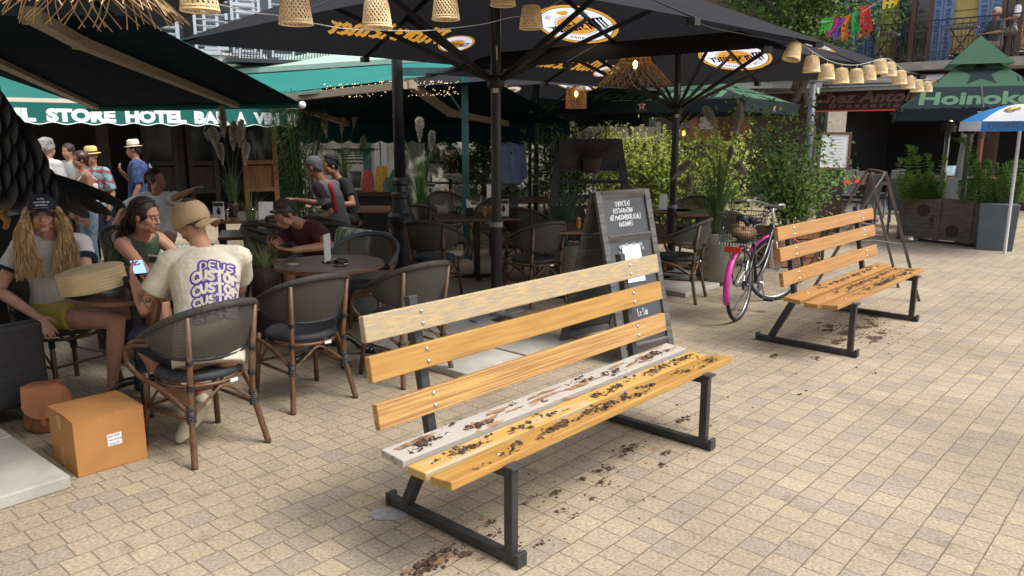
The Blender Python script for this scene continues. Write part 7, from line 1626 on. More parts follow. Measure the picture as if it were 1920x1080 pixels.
def figure(label, base, q, group='people seated and standing on the terrace', cat='person'):
    """q: joints in world space. one continuous skin; clothes, hair, eyes are its parts"""
    t = thing('person', label, cat, base, 0, group); B = Vector(base); s = q.get('s', 1.0); vx = q.get('vox', .009)
    def rl(p): return Vector(p) - B
    pel, nk, hd = rl(q['pel']), rl(q['neck']), rl(q['head']); rt = Vector(q['right']).normalized(); ax = (nk - pel).normalized(); fw = ax.cross(rt).normalized() * -1
    if fw.dot(Vector(q['fw'])) < 0: fw = -fw
    chest = pel.lerp(nk, .66) + fw * -.02 * s + rl(q.get('bend', B)) * 0
    hr, hf, hu = frame(q['face'], q.get('hup', (0, 0, 1))); sw = q.get('sw', .175) * s; fat = q.get('fat', 1.0)
    L = (nk - pel).length; m = MB()
    def torso(mm, k, z0=0.0, z1=1.0, belly=1.0):
        rr_ = []
        for f_, wx, wy in (((-.10, .10, .08) if k < .013 else (-.13, .160, .125)), (-.03, .155, .115) if k < .013 else (-.03, .165, .125), (.12, .160, .118), (.34, .138 * belly, .104 * belly), (.52, .143, .108), (.70, .160, .112), (.84, .165, .096), (.93, .135, .075), (1.0, .075, .06), (1.04, .05, .048)):
            if f_ < z0 or f_ > z1: continue
            rr_.append((pel + ax * L * f_ - fw * .025 * s * math.sin(PI * max(0, min(1, f_))), rt * (wx * s * fat + k), fw * (wy * s * fat + k)))
        mm.rings(rr_, 22)
    torso(m, 0); m.caps([nk - ax * .03, nk.lerp(hd - hu * .05 * s, .6), hd - hu * .03 * s - hf * .02 * s], [.058 * s, .052 * s, .055 * s], 12)
    headm(m, hd, hr, hf, hu, s); sh = {}
    for sd_, key in ((1, 'R'), (-1, 'L')):
        S_ = nk + rt * sd_ * sw - ax * .055 * s; sh[key] = S_; m.caps([nk - ax * .03 * s + rt * sd_ * .04, S_], [.045 * s, .050 * s], 10)
        el, wr = rl(q['elb' + key]), rl(q['wri' + key]); m.caps([S_, S_.lerp(el, .45), el], [.052 * s, .045 * s, .036 * s], 12); m.caps([el, el.lerp(wr, .3), wr], [.036 * s, .038 * s, .025 * s], 12)
        hd_ = q.get('hand' + key, ((wr - el).normalized(), (0, 0, -1), .6)); hand(m, wr, hd_[0], hd_[1], s, hd_[2], sd_ * (1 if q.get('flip' + key) is None else -1))
        hp = pel + rt * sd_ * .085 * s - ax * .02
        if ('kne' + key) in q:
            kn, an = rl(q['kne' + key]), rl(q['ank' + key]); m.caps([hp, hp.lerp(kn, .5), kn], [.088 * s, .076 * s, .056 * s], 14); m.caps([kn, kn.lerp(an, .32), kn.lerp(an, .75), an], [.054 * s, .055 * s, .038 * s, .034 * s], 12)
            td = q.get('toe' + key); td = Vector(td).normalized() if td else V(fw.x, fw.y, -.1).normalized(); uu = td.cross(V(0, 0, 1)).normalized().cross(td); m.caps([an - uu * .035 - td * .04, an - uu * .04 + td * .06, an - uu * .045 + td * .14], [.034 * s, .034 * s, .025 * s], 10)
    body = blob(m, 'body', q['skin'], t, vx, 3)
    # face details
    def P(x, y, z): return hd + (hr * x + hf * y + hu * z) * s
    Rm = Matrix((hr, hf, hu)).transposed()
    if vx < .012:
        for k in (-1, 1):
            e = MB(); e.ell(P(k * .030, .0765, .004), (.0115 * s, .0075 * s, .0048 * s), 12, Rm); eo = e.build('eye', M_eye, t, True)
            e = MB(); e.ell(P(k * .030, .0835, .003), (.0055 * s, .0028 * s, .0050 * s), 10, Rm); e.build('iris', M_iris, eo, True)
            e = MB(); e.tube(bez([P(k * .013, .086, .024), P(k * .032, .087, .030), P(k * .050, .073, .024)], 4), [.0015 * s] * 8 + [.0008 * s], 5, flat=1.3); e.build('eyebrow', q.get('brow', M_brow), t, True)
        e = MB(); e.ell(P(0, .0905, -.0600), (.0225 * s, .0045 * s, .0042 * s), 14, Rm); e.ell(P(0, .0895, -.0695), (.0195 * s, .0055 * s, .0052 * s), 14, Rm); e.build('lips', M_lip, t, True)
    # clothes
    def shirt(mt, k=.012, sleeve=.5, z0=-.03, name='shirt', hem=None, cuff=None, belly=1.0, z1=1.0):
        mm = MB(); torso(mm, k, z0, z1, belly); 
        for sd_, key in ((1, 'R'), (-1, 'L')):
            S_ = sh[key]; el = rl(q['elb' + key]); wr = rl(q['wri' + key])
            if sleeve > 0:
                mm.caps([nk - ax * .035 * s + rt * sd_ * .05 * s, S_ + ax * .003], [.048 * s + k, .052 * s + k], 12)
                e_ = S_.lerp(el, min(1, sleeve)); mm.tube([S_ - (e_ - S_) * .1, S_, S_.lerp(e_, .5), e_], [.045 * s + k * .8, .052 * s + k * .8, .052 * s + k, .050 * s + k * (1.35 if sleeve < .8 else 1)], 14)
                if sleeve > 1: mm.tube([el, el.lerp(wr, sleeve - 1)], [.04 * s + k, .034 * s + k], 12)
                if cuff:
                    c_ = MB(); c_.tube([S_.lerp(e_, .90), S_.lerp(e_, 1.03)], [.052 * s + k * 1.5] * 2, 20); c_.build('sleeve_band', cuff, t, True)
            else: mm.caps([nk - ax * .05 * s + rt * sd_ * .06 * s, nk - ax * .045 * s + rt * sd_ * .11 * s], [.035 * s + k, .04 * s + k], 10)
        o = blob(mm, name, mt, t, max(vx, .007), 4); return o
    def shorts(mt, k=.014, frac=.6, name='shorts'):
        mm = MB(); mm.rings([(pel + ax * L * f_, rt * (wx * s * fat + k), fw * (wy * s * fat + k)) for f_, wx, wy in ((-.12, .10, .08), (-.03, .155, .115), (.12, .160, .118), (.2, .150, .112))], 20)
        for sd_, key in ((1, 'R'), (-1, 'L')):
            if ('kne' + key) not in q: continue
            kn = rl(q['kne' + key]); an = rl(q['ank' + key]); hp = pel + rt * sd_ * .085 * s; e_ = hp.lerp(kn, min(1, frac)); mm.tube([hp, hp.lerp(e_, .5), e_], [.092 * s + k, .084 * s + k, (.078 if frac < .8 else .058) * s + k], 14)
            if frac > 1: mm.caps([kn, kn.lerp(an, frac - 1)], [.058 * s + k, .045 * s + k], 12)
        return blob(mm, name, mt, t, max(vx, .008), 3)
    def shoes(mt, key, m2=None):
        an = rl(q['ank' + key]); td = q.get('toe' + key); td = Vector(td).normalized() if td else V(fw.x, fw.y, -.1).normalized(); n_ = td.cross(V(0, 0, 1)).normalized(); u_ = n_.cross(td)
        mm = MB(); mm.rings([(an + u_ * -.038 + td * a, n_ * b_ * 1.12, u_ * c_ * 1.1) for a, b_, c_ in ((-.075, .02, .02), (-.06, .036, .042), (0, .04, .05), (.08, .043, .034), (.14, .04, .024), (.175, .015, .012))], 14); so = mm.build('shoe', mt, t, True)
        return so
    def hair_cap(mt, k=.012, low=-.02, back=True, extra=None, name='hair'):
        mm = MB(); mm.ell(P(0, -.022, .036), ((.078 + k) * s, (.090 + k) * s, (.084 + k) * s), 18, Rm)
        for sd_ in (-1, 1): mm.ell(P(sd_ * .058, -.048, .0), ((.018 + k * .7) * s, .040 * s, .040 * s), 10, Rm)
        if back: mm.ell(P(0, -.068, -.02), (.062 * s, .034 * s, .055 * s), 12, Rm)
        if extra: extra(mm)
        # keep the face free: cut away in front of the hairline
        o = blob(mm, name, mt, t, max(vx, .006), 2); me = o.data
        bm_ = bmesh.new(); bm_.from_mesh(me); dv = [v_ for v_ in bm_.verts if (lambda d_: d_.dot(hf) > (.052 + .5 * max(0, d_.dot(hu) - .045)) * s and d_.dot(hu) < .085 * s)(v_.co - hd)]
        bmesh.ops.delete(bm_, geom=dv, context='VERTS'); bm_.to_mesh(me); bm_.free(); return o
    return dict(t=t, P=P, Rm=Rm, hr=hr, hf=hf, hu=hu, rt=rt, fw=fw, ax=ax, nk=nk, pel=pel, L=L, shirt=shirt, shorts=shorts, shoes=shoes, hair=hair_cap, s=s, body=body, rl=rl, B=B, hd=hd, sh=sh)
def cap_hat(F, mt, brimdir=None, z=.03, k=.014, zc=0.0):
    P, s = F['P'], F['s']; hr, hf, hu = F['hr'], F['hf'], F['hu']; Rm = F['Rm']; m = MB()
    ca = MB(); R2 = Rm; ca.ell(P(0, -.012, z), ((.080 + k) * s, (.098 + k) * s, (.092 + k) * s), 28, R2, zcut=zc)
    o = ca.build('cap', mt, F['t'], True); m = MB(); bd = brimdir or hf; bd = (bd - hu * bd.dot(hu)).normalized(); sd_ = bd.cross(hu).normalized(); rows = []
    for i in range(7):
        f = i / 6; row = []
        for j in range(11):
            a = (j / 10 - .5) * 2; x = a * (.078 - .012 * f * f) * s * (1 if f < .9 else .92); y = (.092 * math.sqrt(max(0, 1 - (a * .82) ** 2)) + .072 * f * math.sqrt(max(0, 1 - a * a * .75))) * s; row.append(P(0, -.012, z + .002 + zc * .9) + sd_ * x + bd * y - hu * ((.012 if brimdir is None else .034) * f + .028 * a * a) * s)
        rows.append(row)
    for i in range(6):
        for j in range(10): m.quad(rows[i][j], rows[i][j + 1], rows[i + 1][j + 1], rows[i + 1][j])
    m.build('brim', mt, o, True, solid=.003); b = MB(); b.ell(P(0, -.012, z + .093 + k), .007, 8); b.build('button', mt, o, True); return o
def fedora(F, mt, band):
    P = F['P']; s = F['s']; Rm = F['Rm']; m = MB(); pr = [(.125, -.008), (.128, -.002), (.10, 0), (.082, .006), (.084, .05), (.078, .085), (.055, .098), (.02, .090)]
    m.lathe([(a * s, b * s) for a, b in pr], 28, c=P(0, -.01, .055), rot=Rm); o = m.build('hat', mt, F['t'], True, solid=.002); b_ = MB(); b_.lathe([(.0855 * s, .008 * s), (.0865 * s, .03 * s)], 26, c=P(0, -.01, .055), rot=Rm); b_.build('hat_band', band, o, True)
def scalp(F, mt, n=150, seed=1, k=.014, wild=.004):
    P, s = F['P'], F['s']; rnd = random.Random(seed); m = MB()
    for _ in range(n):
        l = rnd.uniform(-1.25, 1.25); a0 = rnd.uniform(.85, 1.15) + abs(l) * .25; a1 = rnd.uniform(2.5, 3.25); pts = []
        for i in range(7):
            a = a0 + (a1 - a0) * i / 6; kk = 1 + k * 10 * .1; pts.append(P((.076 + k) * math.sin(l) + rnd.gauss(0, wild), -.022 + (.092 + k) * math.cos(a) * (.35 + .65 * math.cos(l)), .036 + (.086 + k) * math.sin(a) * math.cos(l * .95) + rnd.gauss(0, wild * .5) - (.03 * max(0, i - 4))))
        m.tube(bez(pts, 3), .0032 * s, 4, True)
    return m.build('hair_strands', mt, F['t'], True)
def locks(F, mt, paths, r, rnd, name='hair'):
    m = MB()
    for P_ in paths:
        n = len(P_); m.tube(bez(P_, 7), [r * (.6 + .5 * math.sin(PI * min(1, i / ((n - 1) * 7) + .15))) * rnd.uniform(.8, 1.15) for i in range((n - 1) * 7 + 1)], 5)
    return m.build(name, mt, F['t'], True)
M_denim = mat('pale_denim', (.20, .27, .36), .85, var=.25, scale=20); M_blackc = mat('black_cloth', (.012, .012, .014), .9, bump=.1, bscale=30); M_navy = mat('navy_cloth', (.014, .018, .04), .85)
M_blond = mat('blonde_hair', (.42, .27, .12), .45, var=.45, scale=14, stretch=(5, 5, 1), spec=.5); M_dkhair = mat('dark_brown_hair', (.020, .012, .009), .65, var=.4, scale=10, spec=.5); M_greyh = mat('grey_hair', (.32, .31, .30), .6, var=.35, scale=40, bump=.6, bscale=60)
# ---- man with the tan cap and the cream T-shirt
q = dict(pel=V(-1.64, 4.03, .54), neck=V(-1.715, 4.27, 1.055), head=V(-1.82, 4.36, 1.215), face=(-.80, .42, -.42), hup=(-.25, .1, 1), right=(.94, .33, .02), fw=(-.3, .9, 0), sw=.178,
         elbL=V(-2.03, 4.17, .745), wriL=V(-2.20, 4.42, .86), handL=((-.25, .5, .25), (.9, .1, .2), .9), elbR=V(-1.62, 4.50, .80), wriR=V(-1.93, 4.68, .86), handR=((-.9, .1, 0), (0, -.3, -1), .8),
         kneL=V(-2.12, 4.26, .56), ankL=V(-1.80, 4.12, .17), toeL=(-.35, -.75, -.72), kneR=V(-1.98, 4.52, .56), ankR=V(-1.95, 4.62, .10), toeR=(-.6, .7, 0), skin=SK_m, vox=.0055, fat=1.02)
F = figure('man in a tan cap and cream T-shirt with purple lettering, back to camera', V(-1.70, 4.05, 0), q)
M_cream = mat('cream_cotton', (.60, .55, .44), .9, var=.05, scale=5, bump=.75, bscale=6.5, bdist=.045); M_purple = mat('purple_print', (.085, .045, .26), .7)
so = F['shirt'](M_cream, .022, .62, -.14); F['shorts'](M_navy, .016, 1.0); F['shoes'](mat('beige_suede', (.50, .45, .32), .8), 'L'); F['shoes'](mat('beige_suede'), 'R')
F['hair'](M_dkhair, .004); M_tan = mat('tan_cap_cloth', (.36, .255, .15), .85, var=.06, scale=20, bump=.2, bscale=60)
co = cap_hat(F, M_tan, V(.80, -.25, -.62).normalized(), .012, .018, -.045)
# printed lettering, laid onto the cloth
bv = BVHTree.FromPolygons([v_.co for v_ in so.data.vertices], [tuple(p.vertices) for p in so.data.polygons])
def onto(F, polys2, O, X, Y, N, mt, name, par, bv, off=.002, sub=3):
    m = MB()
    for p in polys2:
        c_ = [O + X * a[0] + Y * a[1] for a in p]; out_ = []
        for a in c_:
            h = bv.ray_cast(a - N * .4, N)
            if h[0] is None: out_ = None; break
            out_.append(h[0] - N * off)
        if out_: m.poly(out_)
    return m.build(name, mt, par)
tN = F['fw']; tX = F['rt']; tY = F['ax']; O_ = F['pel'] + F['ax'] * F['L'] * .60 + F['rt'] * .070
def rowtext(txt, yb, hh, w_, pen, x0=-.125):
    pls, wd = strokes(txt, 1, 0, None, 3); return [[Vector((x0 + p.x * w_ / wd, yb + p.y * hh + .012 * math.sin(p.x / wd * 5 + yb * 9))) for p in pl_] for pl_ in pls]
wide, thin = [], []
for i, (yb, hh) in enumerate(((.005, .052), (-.062, .048), (-.118, .042), (-.164, .034), (-.202, .026))):
    R_ = rowtext('CUSTOM', yb, hh, .245, 0); 
    for pl_ in R_: wide += stroke_polys(pl_, .036 - .0028 * i); thin += stroke_polys(pl_, .0165 - .0016 * i)
D_ = rowtext('DEUS', .070, .045, .175, 0, -.085); wd_ = [p for pl_ in D_ for p in stroke_polys(pl_, .033)]; th_ = [p for pl_ in D_ for p in stroke_polys(pl_, .0085)]
onto(F, wide + wd_, O_, tX, tY, tN, M_purple, 'purple_lettering', so, bv, .0018); onto(F, thin + th_, O_, tX, tY, tN, M_cream, 'letter_fill', so, bv, .0034)
m = MB(); bvb = BVHTree.FromPolygons([v_.co for v_ in F['body'].data.vertices], [tuple(p.vertices) for p in F['body'].data.polygons]); ctr = F['sh']['L'].lerp(F['rl'](q['elbL']), .86); vd = (Vector((0, 0, CAMH)) - (ctr + F['B'])).normalized(); X_ = vd.cross(V(0, 0, 1)).normalized() * -1; Y_ = V(0, 0, 1)
tt = [ring2((-.018, .012), .012, 12)] + stroke_polys([Vector((.002 + .020 * math.cos(a), -.002 + .026 * math.sin(a))) for a in [k * .35 for k in range(-4, 14)]], .004) + [[Vector((-.01, .002)), Vector((.012, .002)), Vector((.012, .018)), Vector((-.01, .018))]]
onto(F, tt, ctr, X_, Y_, -vd, mat('tattoo_ink', (.05, .05, .06), .6), 'tattoo', F['body'], bvb, .001)
m = MB(); m.tube([F['rl'](q['wriL']) + V(.02, 0, 0), F['rl'](q['wriL']) + V(-.02, .005, 0)], .030, 12); 
ph = thing('smartphone', 'phone with a pale blue screen in the hands of the man with the tan cap', 'phone', q['wriL'] + V(-.015, .10, .06), R(35)); m = MB(); m.box((0, 0, 0), (.075, .15, .009), Matrix.Rotation(R(25), 3, 'X')); m.build('case', M_black, ph, bevel=.003); m = MB(); m.box((0, 0, .0052), (.067, .138, .002)); o = m.build('screen', mat('lit_screen', (.3, .45, .8), .2, emit=(.30, .48, .95), estr=.7), ph); o.rotation_euler = (R(25), 0, 0)
# ---- blonde woman
q = dict(pel=V(-2.98, 4.98, .54), neck=V(-2.955, 4.92, 1.045), head=V(-2.955, 4.865, 1.195), face=(.50, -.86, .06), right=(-.87, -.49, 0), fw=(.5, -.86, 0), sw=.168,
         elbR=V(-3.20, 4.72, .74), wriR=V(-2.90, 4.60, .60), handR=((.35, .0, -.5), (-.3, .3, -.2), .35), elbL=V(-2.70, 4.84, .82), wriL=V(-2.50, 4.80, .865), handL=((.55, .1, -.5), (-.4, -.1, -.8), 1.0),
         kneR=V(-2.46, 4.68, .56), ankR=V(-2.57, 4.75, .10), toeR=(.6, -.5, 0), kneL=V(-2.36, 4.95, .58), ankL=V(-2.15, 4.62, .14), toeL=(.7, -.5, -.2), skin=SK_p, vox=.0055, s=.97, brow=mat('fair_brow', (.25, .15, .08), .8))
F = figure('young woman with long wavy blonde hair, navy cap and white ringer T-shirt', V(-2.98, 4.98, 0), q)
M_wt = mat('white_cotton', (.62, .60, .60), .9, var=.05, scale=5, bump=.7, bscale=7, bdist=.04); so = F['shirt'](M_wt, .020, .55, -.10, cuff=M_navy)
m = MB(); m.tube([F['nk'] + F['ax'] * .0 + F['rt'] * .075 * math.cos(a) + F['fw'] * .068 * math.sin(a) - F['ax'] * (.02 + .02 * math.sin(a)) for a in [2 * PI * k / 24 for k in range(24)]], .007, 6, closed=True); m.build('neck_band', M_navy, so, True)
F['shorts'](mat('yellow_shorts', (.52, .46, .10), .85, var=.06, bump=.2, bscale=9), .018, .42); P = F['P']; rnd = random.Random(101); paths = []
for i in range(1150):
    sd_ = 1 if i % 2 else -1; a = rnd.uniform(.25, 1.0); L = rnd.uniform(.30, .44); w0 = rnd.uniform(.070, .105); dy = rnd.uniform(-.075, .045); x1 = w0 + rnd.uniform(-.01, .065); xt = rnd.uniform(.025, .18); fq = rnd.uniform(8.5, 10); ph_ = xt * 22 + dy * 20 + rnd.gauss(0, .5); am = rnd.uniform(.005, .012); pts = [P(sd_ * rnd.uniform(.03, .05), dy * .7, .10), P(sd_ * w0 * .94, dy, .03)]
    for k in range(1, 8):
        f = k / 7; drop = L * f; x = sd_ * (w0 + (xt - w0) * f ** .8 + .02 * math.sin(PI * f)); y = dy * (1 - f) + (.045 + .06 * f + rnd.uniform(-.008, .02)) * (1 if dy > -.05 else .35); pts.append(P(x + am * math.sin(f * fq + ph_), y + am * math.cos(f * fq * .8 + ph_), .03 - drop))
    paths.append(pts)
locks(F, M_blond, paths, .0023, rnd); F['hair'](M_blond, .006, name='scalp_hair', extra=lambda mm, P=P: [mm.caps([P(k * .080, -.01, .03), P(k * .100, .02, -.08), P(k * .112, .05, -.20), P(k * .105, .075, -.32)], [.030, .046, .052, .030], 12) for k in (-1, 1)])
co = cap_hat(F, M_navy, None, .036, .012); m = MB()
cq = P(0, -.012, .036)
for row, (txt, z, sz) in enumerate((('DEUS', .066, .013), ('EX MACHINA', .046, .014), ('CORDOBES', .027, .013), ('a r e d i o s o', .012, .006))):
    P_, F_ = font_tris(txt, 1, .02, 0, 1.1); x1 = max(p[0] for p in P_); k = {0: .040, 1: .088, 2: .070, 3: .075}[row]
    for tri in F_:
        pts = []
        for i_ in tri:
            xx = (P_[i_][0] / x1 - .5) * k; zz = z + P_[i_][1] * sz - (xx / .06) ** 2 * .006; hz = zz / .104; yy = .110 * math.sqrt(max(.02, 1 - hz * hz - (xx / .092) ** 2)); pts.append(cq + (F['hr'] * xx + F['hf'] * (yy + .003) + F['hu'] * zz) * F['s'])
        m.poly(pts)
m.build('cap_lettering', M_label, co)
# ---- dark haired woman in green
q = dict(pel=V(-2.90, 5.62, .52), neck=V(-2.58, 5.36, 1.00), head=V(-2.49, 5.26, 1.145), face=(.93, -.22, -.12), right=(-.35, -.93, 0), fw=(.9, -.3, 0), sw=.165, elbR=V(-2.40, 5.02, .78), wriR=V(-2.18, 5.08, .80), elbL=V(-2.35, 5.50, .8), wriL=V(-2.15, 5.2, .80),
         kneR=V(-2.50, 5.40, .5), ankR=V(-2.45, 5.35, .1), kneL=V(-2.45, 5.6, .5), ankL=V(-2.4, 5.6, .1), skin=SK_m, vox=.0065, s=.98, fat=1.08)
F = figure('woman in a green sleeveless top with dark tied hair, in profile', V(-2.85, 5.6, 0), q)
F['shirt'](mat('olive_green_cotton', (.060, .085, .055), .9, var=.08, bump=.7, bscale=7, bdist=.04), .014, 0, -.1); F['shorts'](M_blackc, .014, 1.0, 'trousers'); P = F['P']; rnd = random.Random(103)
F['hair'](M_dkhair, .010, extra=lambda mm: (mm.ell(P(0, -.11, .02), (.045, .05, .05), 12), mm.ell(P(0, -.09, -.04), (.05, .05, .05), 12)))
scalp(F, M_dkhair, 240, 5, .012, .0025); locks(F, M_dkhair, [[P(rnd.gauss(0, .02), -.10, .01), P(rnd.gauss(0, .03), -.15 + rnd.gauss(0, .01), -.06), P(rnd.gauss(0, .04), -.17 + rnd.gauss(0, .02), -.16), P(rnd.gauss(0, .04), -.16 + rnd.gauss(0, .03), -.26 + rnd.gauss(0, .03))] for _ in range(70)], .007, rnd, 'ponytail')
# ---- woman in maroon with phone
q = dict(pel=V(-1.72, 6.98, .50), neck=V(-1.80, 6.66, .93), head=V(-1.915, 6.50, 1.03), face=(-.55, -.62, -.58), hup=(-.3, -.4, 1), right=(-.70, .62, 0), fw=(-.6, -.75, 0), sw=.175, elbL=V(-1.52, 6.40, .78), wriL=V(-1.78, 6.22, .77), handL=((-.9, .05, .05), (-.1, .1, 1), .7), elbR=V(-2.10, 6.72, .70), wriR=V(-1.99, 6.34, .78), handR=((.2, -.5, .15), (.5, .2, .6), .8),
         kneL=V(-1.88, 6.42, .57), ankL=V(-1.86, 6.40, .10), kneR=V(-2.06, 6.62, .58), ankR=V(-2.06, 6.55, .10), skin=SK_m, vox=.0065, s=.98, fat=1.1)
F = figure('woman in a maroon T-shirt with sunglasses on her head looking down at her phone', V(-1.75, 6.98, 0), q)
F['shirt'](mat('maroon_cotton', (.085, .016, .032), .9, var=.08, bump=.7, bscale=7, bdist=.04), .018, .55, -.08); F['shorts'](M_denim, .018, .62); M_brh = mat('brown_tied_hair', (.055, .038, .028), .5, var=.3, scale=20); P = F['P']
F['hair'](M_brh, .004, extra=lambda mm: mm.ell(P(0, -.12, .01), (.03, .035, .035), 10)); m = MB()
for k in (-1, 1): m.ell(P(k * .034, .066, .078), (.028, .012, .020), 12, F['Rm'] @ Matrix.Rotation(R(-35), 3, 'X'))
m.tube([P(-.014, .076, .082), P(.014, .076, .082)], .003, 5)
for k in (-1, 1): m.tube([P(k * .062, .055, .078), P(k * .082, -.02, .035)], .003, 5)
scalp(F, M_brh, 200, 6, .006, .002); m.build('sunglasses', mat('sunglass_lens', (.01, .01, .012), .1, spec=.8), F['t'], True)
pho = thing('smartphone', 'dark phone held by the woman in the maroon T-shirt', 'phone', q['wriL'] + V(-.09, .03, .035), R(60)); m = MB(); m.box((0, 0, 0), (.075, .15, .009), Matrix.Rotation(R(-20), 3, 'X')); m.build('case', M_black, pho, bevel=.003); m = MB(); m.box((0, 0, .0055), (.065, .135, .0015), Matrix.Rotation(R(0), 3, 'X')); m.build('screen', M_glassd, pho).rotation_euler = (R(-20), 0, 0)
# ---- cyclist jersey man, young man in black, woman in white
def seated(label, pel, neck, head, face, right, fw, skin, shirtm, elb, wri, vox=.012, s=1.0, **k):
    q = dict(pel=V(*pel), neck=V(*neck), head=V(*head), face=face, right=right, fw=fw, skin=skin, vox=vox, s=s, elbR=V(*elb[0]), elbL=V(*elb[1]), wriR=V(*wri[0]), wriL=V(*wri[1])); q.update(k); f = Vector(fw).normalized(); r = Vector(right).normalized()
    for key, sg in (('R', 1), ('L', -1)): q.setdefault('kne' + key, q['pel'] + f * .42 + r * sg * .12 + V(0, 0, .02)); q.setdefault('ank' + key, q['pel'] + f * .40 + r * sg * .12 + V(0, 0, -q['pel'].z + .1))
    return figure(label, V(pel[0], pel[1], 0), q)
F = seated('man in grey and red cycling jersey and grey cap, seen from behind left', (-2.02, 8.95, .62), (-2.12, 8.82, 1.16), (-2.24, 8.80, 1.325), (-.95, .1, -.25), (.35, .93, 0), (-.93, .35, 0), SK_t, None, ((-2.25, 9.0, .9), (-2.02, 8.62, .84)), ((-2.5, 8.95, .95), (-2.22, 8.55, .72)), .010)
F['shirt'](mat('grey_jersey', (.15, .15, .165), .7, var=.06), .014, .72, -.1); F['shorts'](M_blackc, .012, .7); F['hair'](mat('grey_knit_cap', (.10, .105, .12), .9), .008, name='cap')
m = MB(); nk, ax, rt_, fw_ = F['nk'], F['ax'], F['rt'], F['fw']; S1 = F['sh']['L']
m.tube(bez([nk - ax * .01 - fw_ * .06 - rt_ * .02, nk - ax * .06 - fw_ * .118 - rt_ * .08, nk - ax * .2 - fw_ * .125 - rt_ * .10, nk - ax * .36 - fw_ * .11 - rt_ * .11], 5), .022, 8, flat=.35); m.build('red_stripe', mat('red_cloth', (.45, .02, .03), .8), F['t'], True)
m = MB(); m.caps([S1 + V(0, 0, .01), S1.lerp(F['rl'](V(-2.02, 8.62, .84)), .72)], [.068, .066], 12); m.build('dark_sleeve', mat('aubergine_cloth', (.035, .018, .03), .85), F['t'], True)
F = seated('young man with black hair and black T-shirt beside the cyclist', (-2.05, 9.9, .62), (-2.16, 9.72, 1.14), (-2.24, 9.62, 1.31), (-.75, -.6, -.2), (-.62, .75, 0), (-.75, -.6, 0), SK_t, None, ((-2.4, 9.85, .85), (-1.95, 9.5, .85)), ((-2.45, 9.5, .85), (-2.2, 9.3, .85)), .011)
F['shirt'](M_blackc, .014, .6, -.1); F['shorts'](M_blackc, .012, 1.1, 'trousers'); F['hair'](mat('black_hair', (.01, .009, .010), .6), .010); scalp(F, mat('black_hair'), 160, 7, .014, .006)
F = seated('woman in a white T-shirt looking right with her arm stretched out', (-3.90, 8.5, .58), (-3.86, 8.42, 1.05), (-3.82, 8.38, 1.20), (.85, -.4, .05), (-.92, -.35, 0), (.35, -.92, 0), SK_t, None, ((-4.18, 8.3, .88), (-3.62, 8.35, 1.02)), ((-4.1, 8.0, .8), (-3.44, 8.33, 1.10)), .011)
F['shirt'](M_wt, .022, .75, -.05); F['hair'](mat('brown_long_hair', (.035, .020, .013), .6, var=.3), .012, extra=lambda mm, P=F['P']: mm.ell(P(0, -.08, -.07), (.06, .04, .08), 10)); scalp(F, mat('brown_long_hair'), 160, 8, .014, .005)
# ---- people standing in front of the hotel
def standing(label, px, py, Y, ang, skin, s=1.0, arm='down', vox=.014, **k):
    hd = pt(px, py, Y); f = V(math.sin(R(ang)), -math.cos(R(ang)), 0); r = V(-f.y, f.x, 0) * -1      # ang 0 faces the camera, 90 faces right
    r = f.cross(V(0, 0, 1)); gz = hd.z - 1.60 * s; b = V(hd.x, hd.y, gz) - f * .03
    q = dict(pel=b + V(0, 0, .90 * s), neck=b + V(0, 0, 1.44 * s), head=hd, face=tuple(k.get('look', (f.x, f.y, -.08))), right=tuple(r), fw=tuple(f), skin=skin, vox=vox, s=s, fat=k.get('fat', 1.05))
    for key, sg in (('R', 1), ('L', -1)):
        sh_ = b + r * sg * .19 * s + V(0, 0, 1.36 * s); q['elb' + key] = sh_ + r * sg * .06 - V(0, 0, .28 * s) - f * .02; q['wri' + key] = sh_ + r * sg * .04 - V(0, 0, .52 * s) + f * .08
        q['hand' + key] = ((0, 0, -1), tuple(-r * sg), .5); q['kne' + key] = b + r * sg * .09 + V(0, 0, .48 * s) + f * .02; q['ank' + key] = b + r * sg * .10 + V(0, 0, .09)
    if arm == 'chest': q['elbR'] = b + r * .24 + f * .08 + V(0, 0, 1.08 * s); q['wriR'] = b + r * .07 + f * .22 + V(0, 0, 1.30 * s); q['handR'] = (tuple((-r * .6 + V(0, 0, .5) + f * .1)), tuple(-f), .8)
    return figure(label, V(hd.x, hd.y, 0), q), q
F, q = standing('man in dark blue patterned shirt and white straw hat, facing left', 250, 281, 10.6, -72, SK_t, .93, 'chest', .012, fat=1.2)
F['shirt'](mat('blue_pattern_cloth', (.028, .060, .17), .85, scale=22, col2=(.014, .028, .085), thr=(.45, .55)), .022, .85, -.16, belly=1.15); F['shorts'](M_navy, .016, 1.9, 'trousers'); F['hair'](M_dkhair, .003); fedora(F, mat('white_straw', (.62, .58, .46), .8, var=.05), mat('beige_band', (.30, .24, .16), .8))
m = MB(); m.rings([(F['nk'] - F['ax'] * .05 - F['fw'] * .15, F['rt'] * .10, V(0, 0, .02)), (F['nk'] - F['ax'] * .2 - F['fw'] * .22, F['rt'] * .12, F['fw'] * .07), (F['nk'] - F['ax'] * .38 - F['fw'] * .20, F['rt'] * .11, F['fw'] * .07), (F['nk'] - F['ax'] * .42 - F['fw'] * .17, F['rt'] * .09, F['fw'] * .03)], 14)
tag(m.build('backpack', mat('light_blue_pack', (.14, .24, .38), .7, var=.2), loc=F['B'], smooth=True), 'light blue backpack on the back of the man in the white hat', 'backpack')
F, q = standing('man in flowery short sleeved shirt and yellow straw hat', 171, 294, 10.3, -12, SK_t, .92, 'down', .013, fat=1.12)
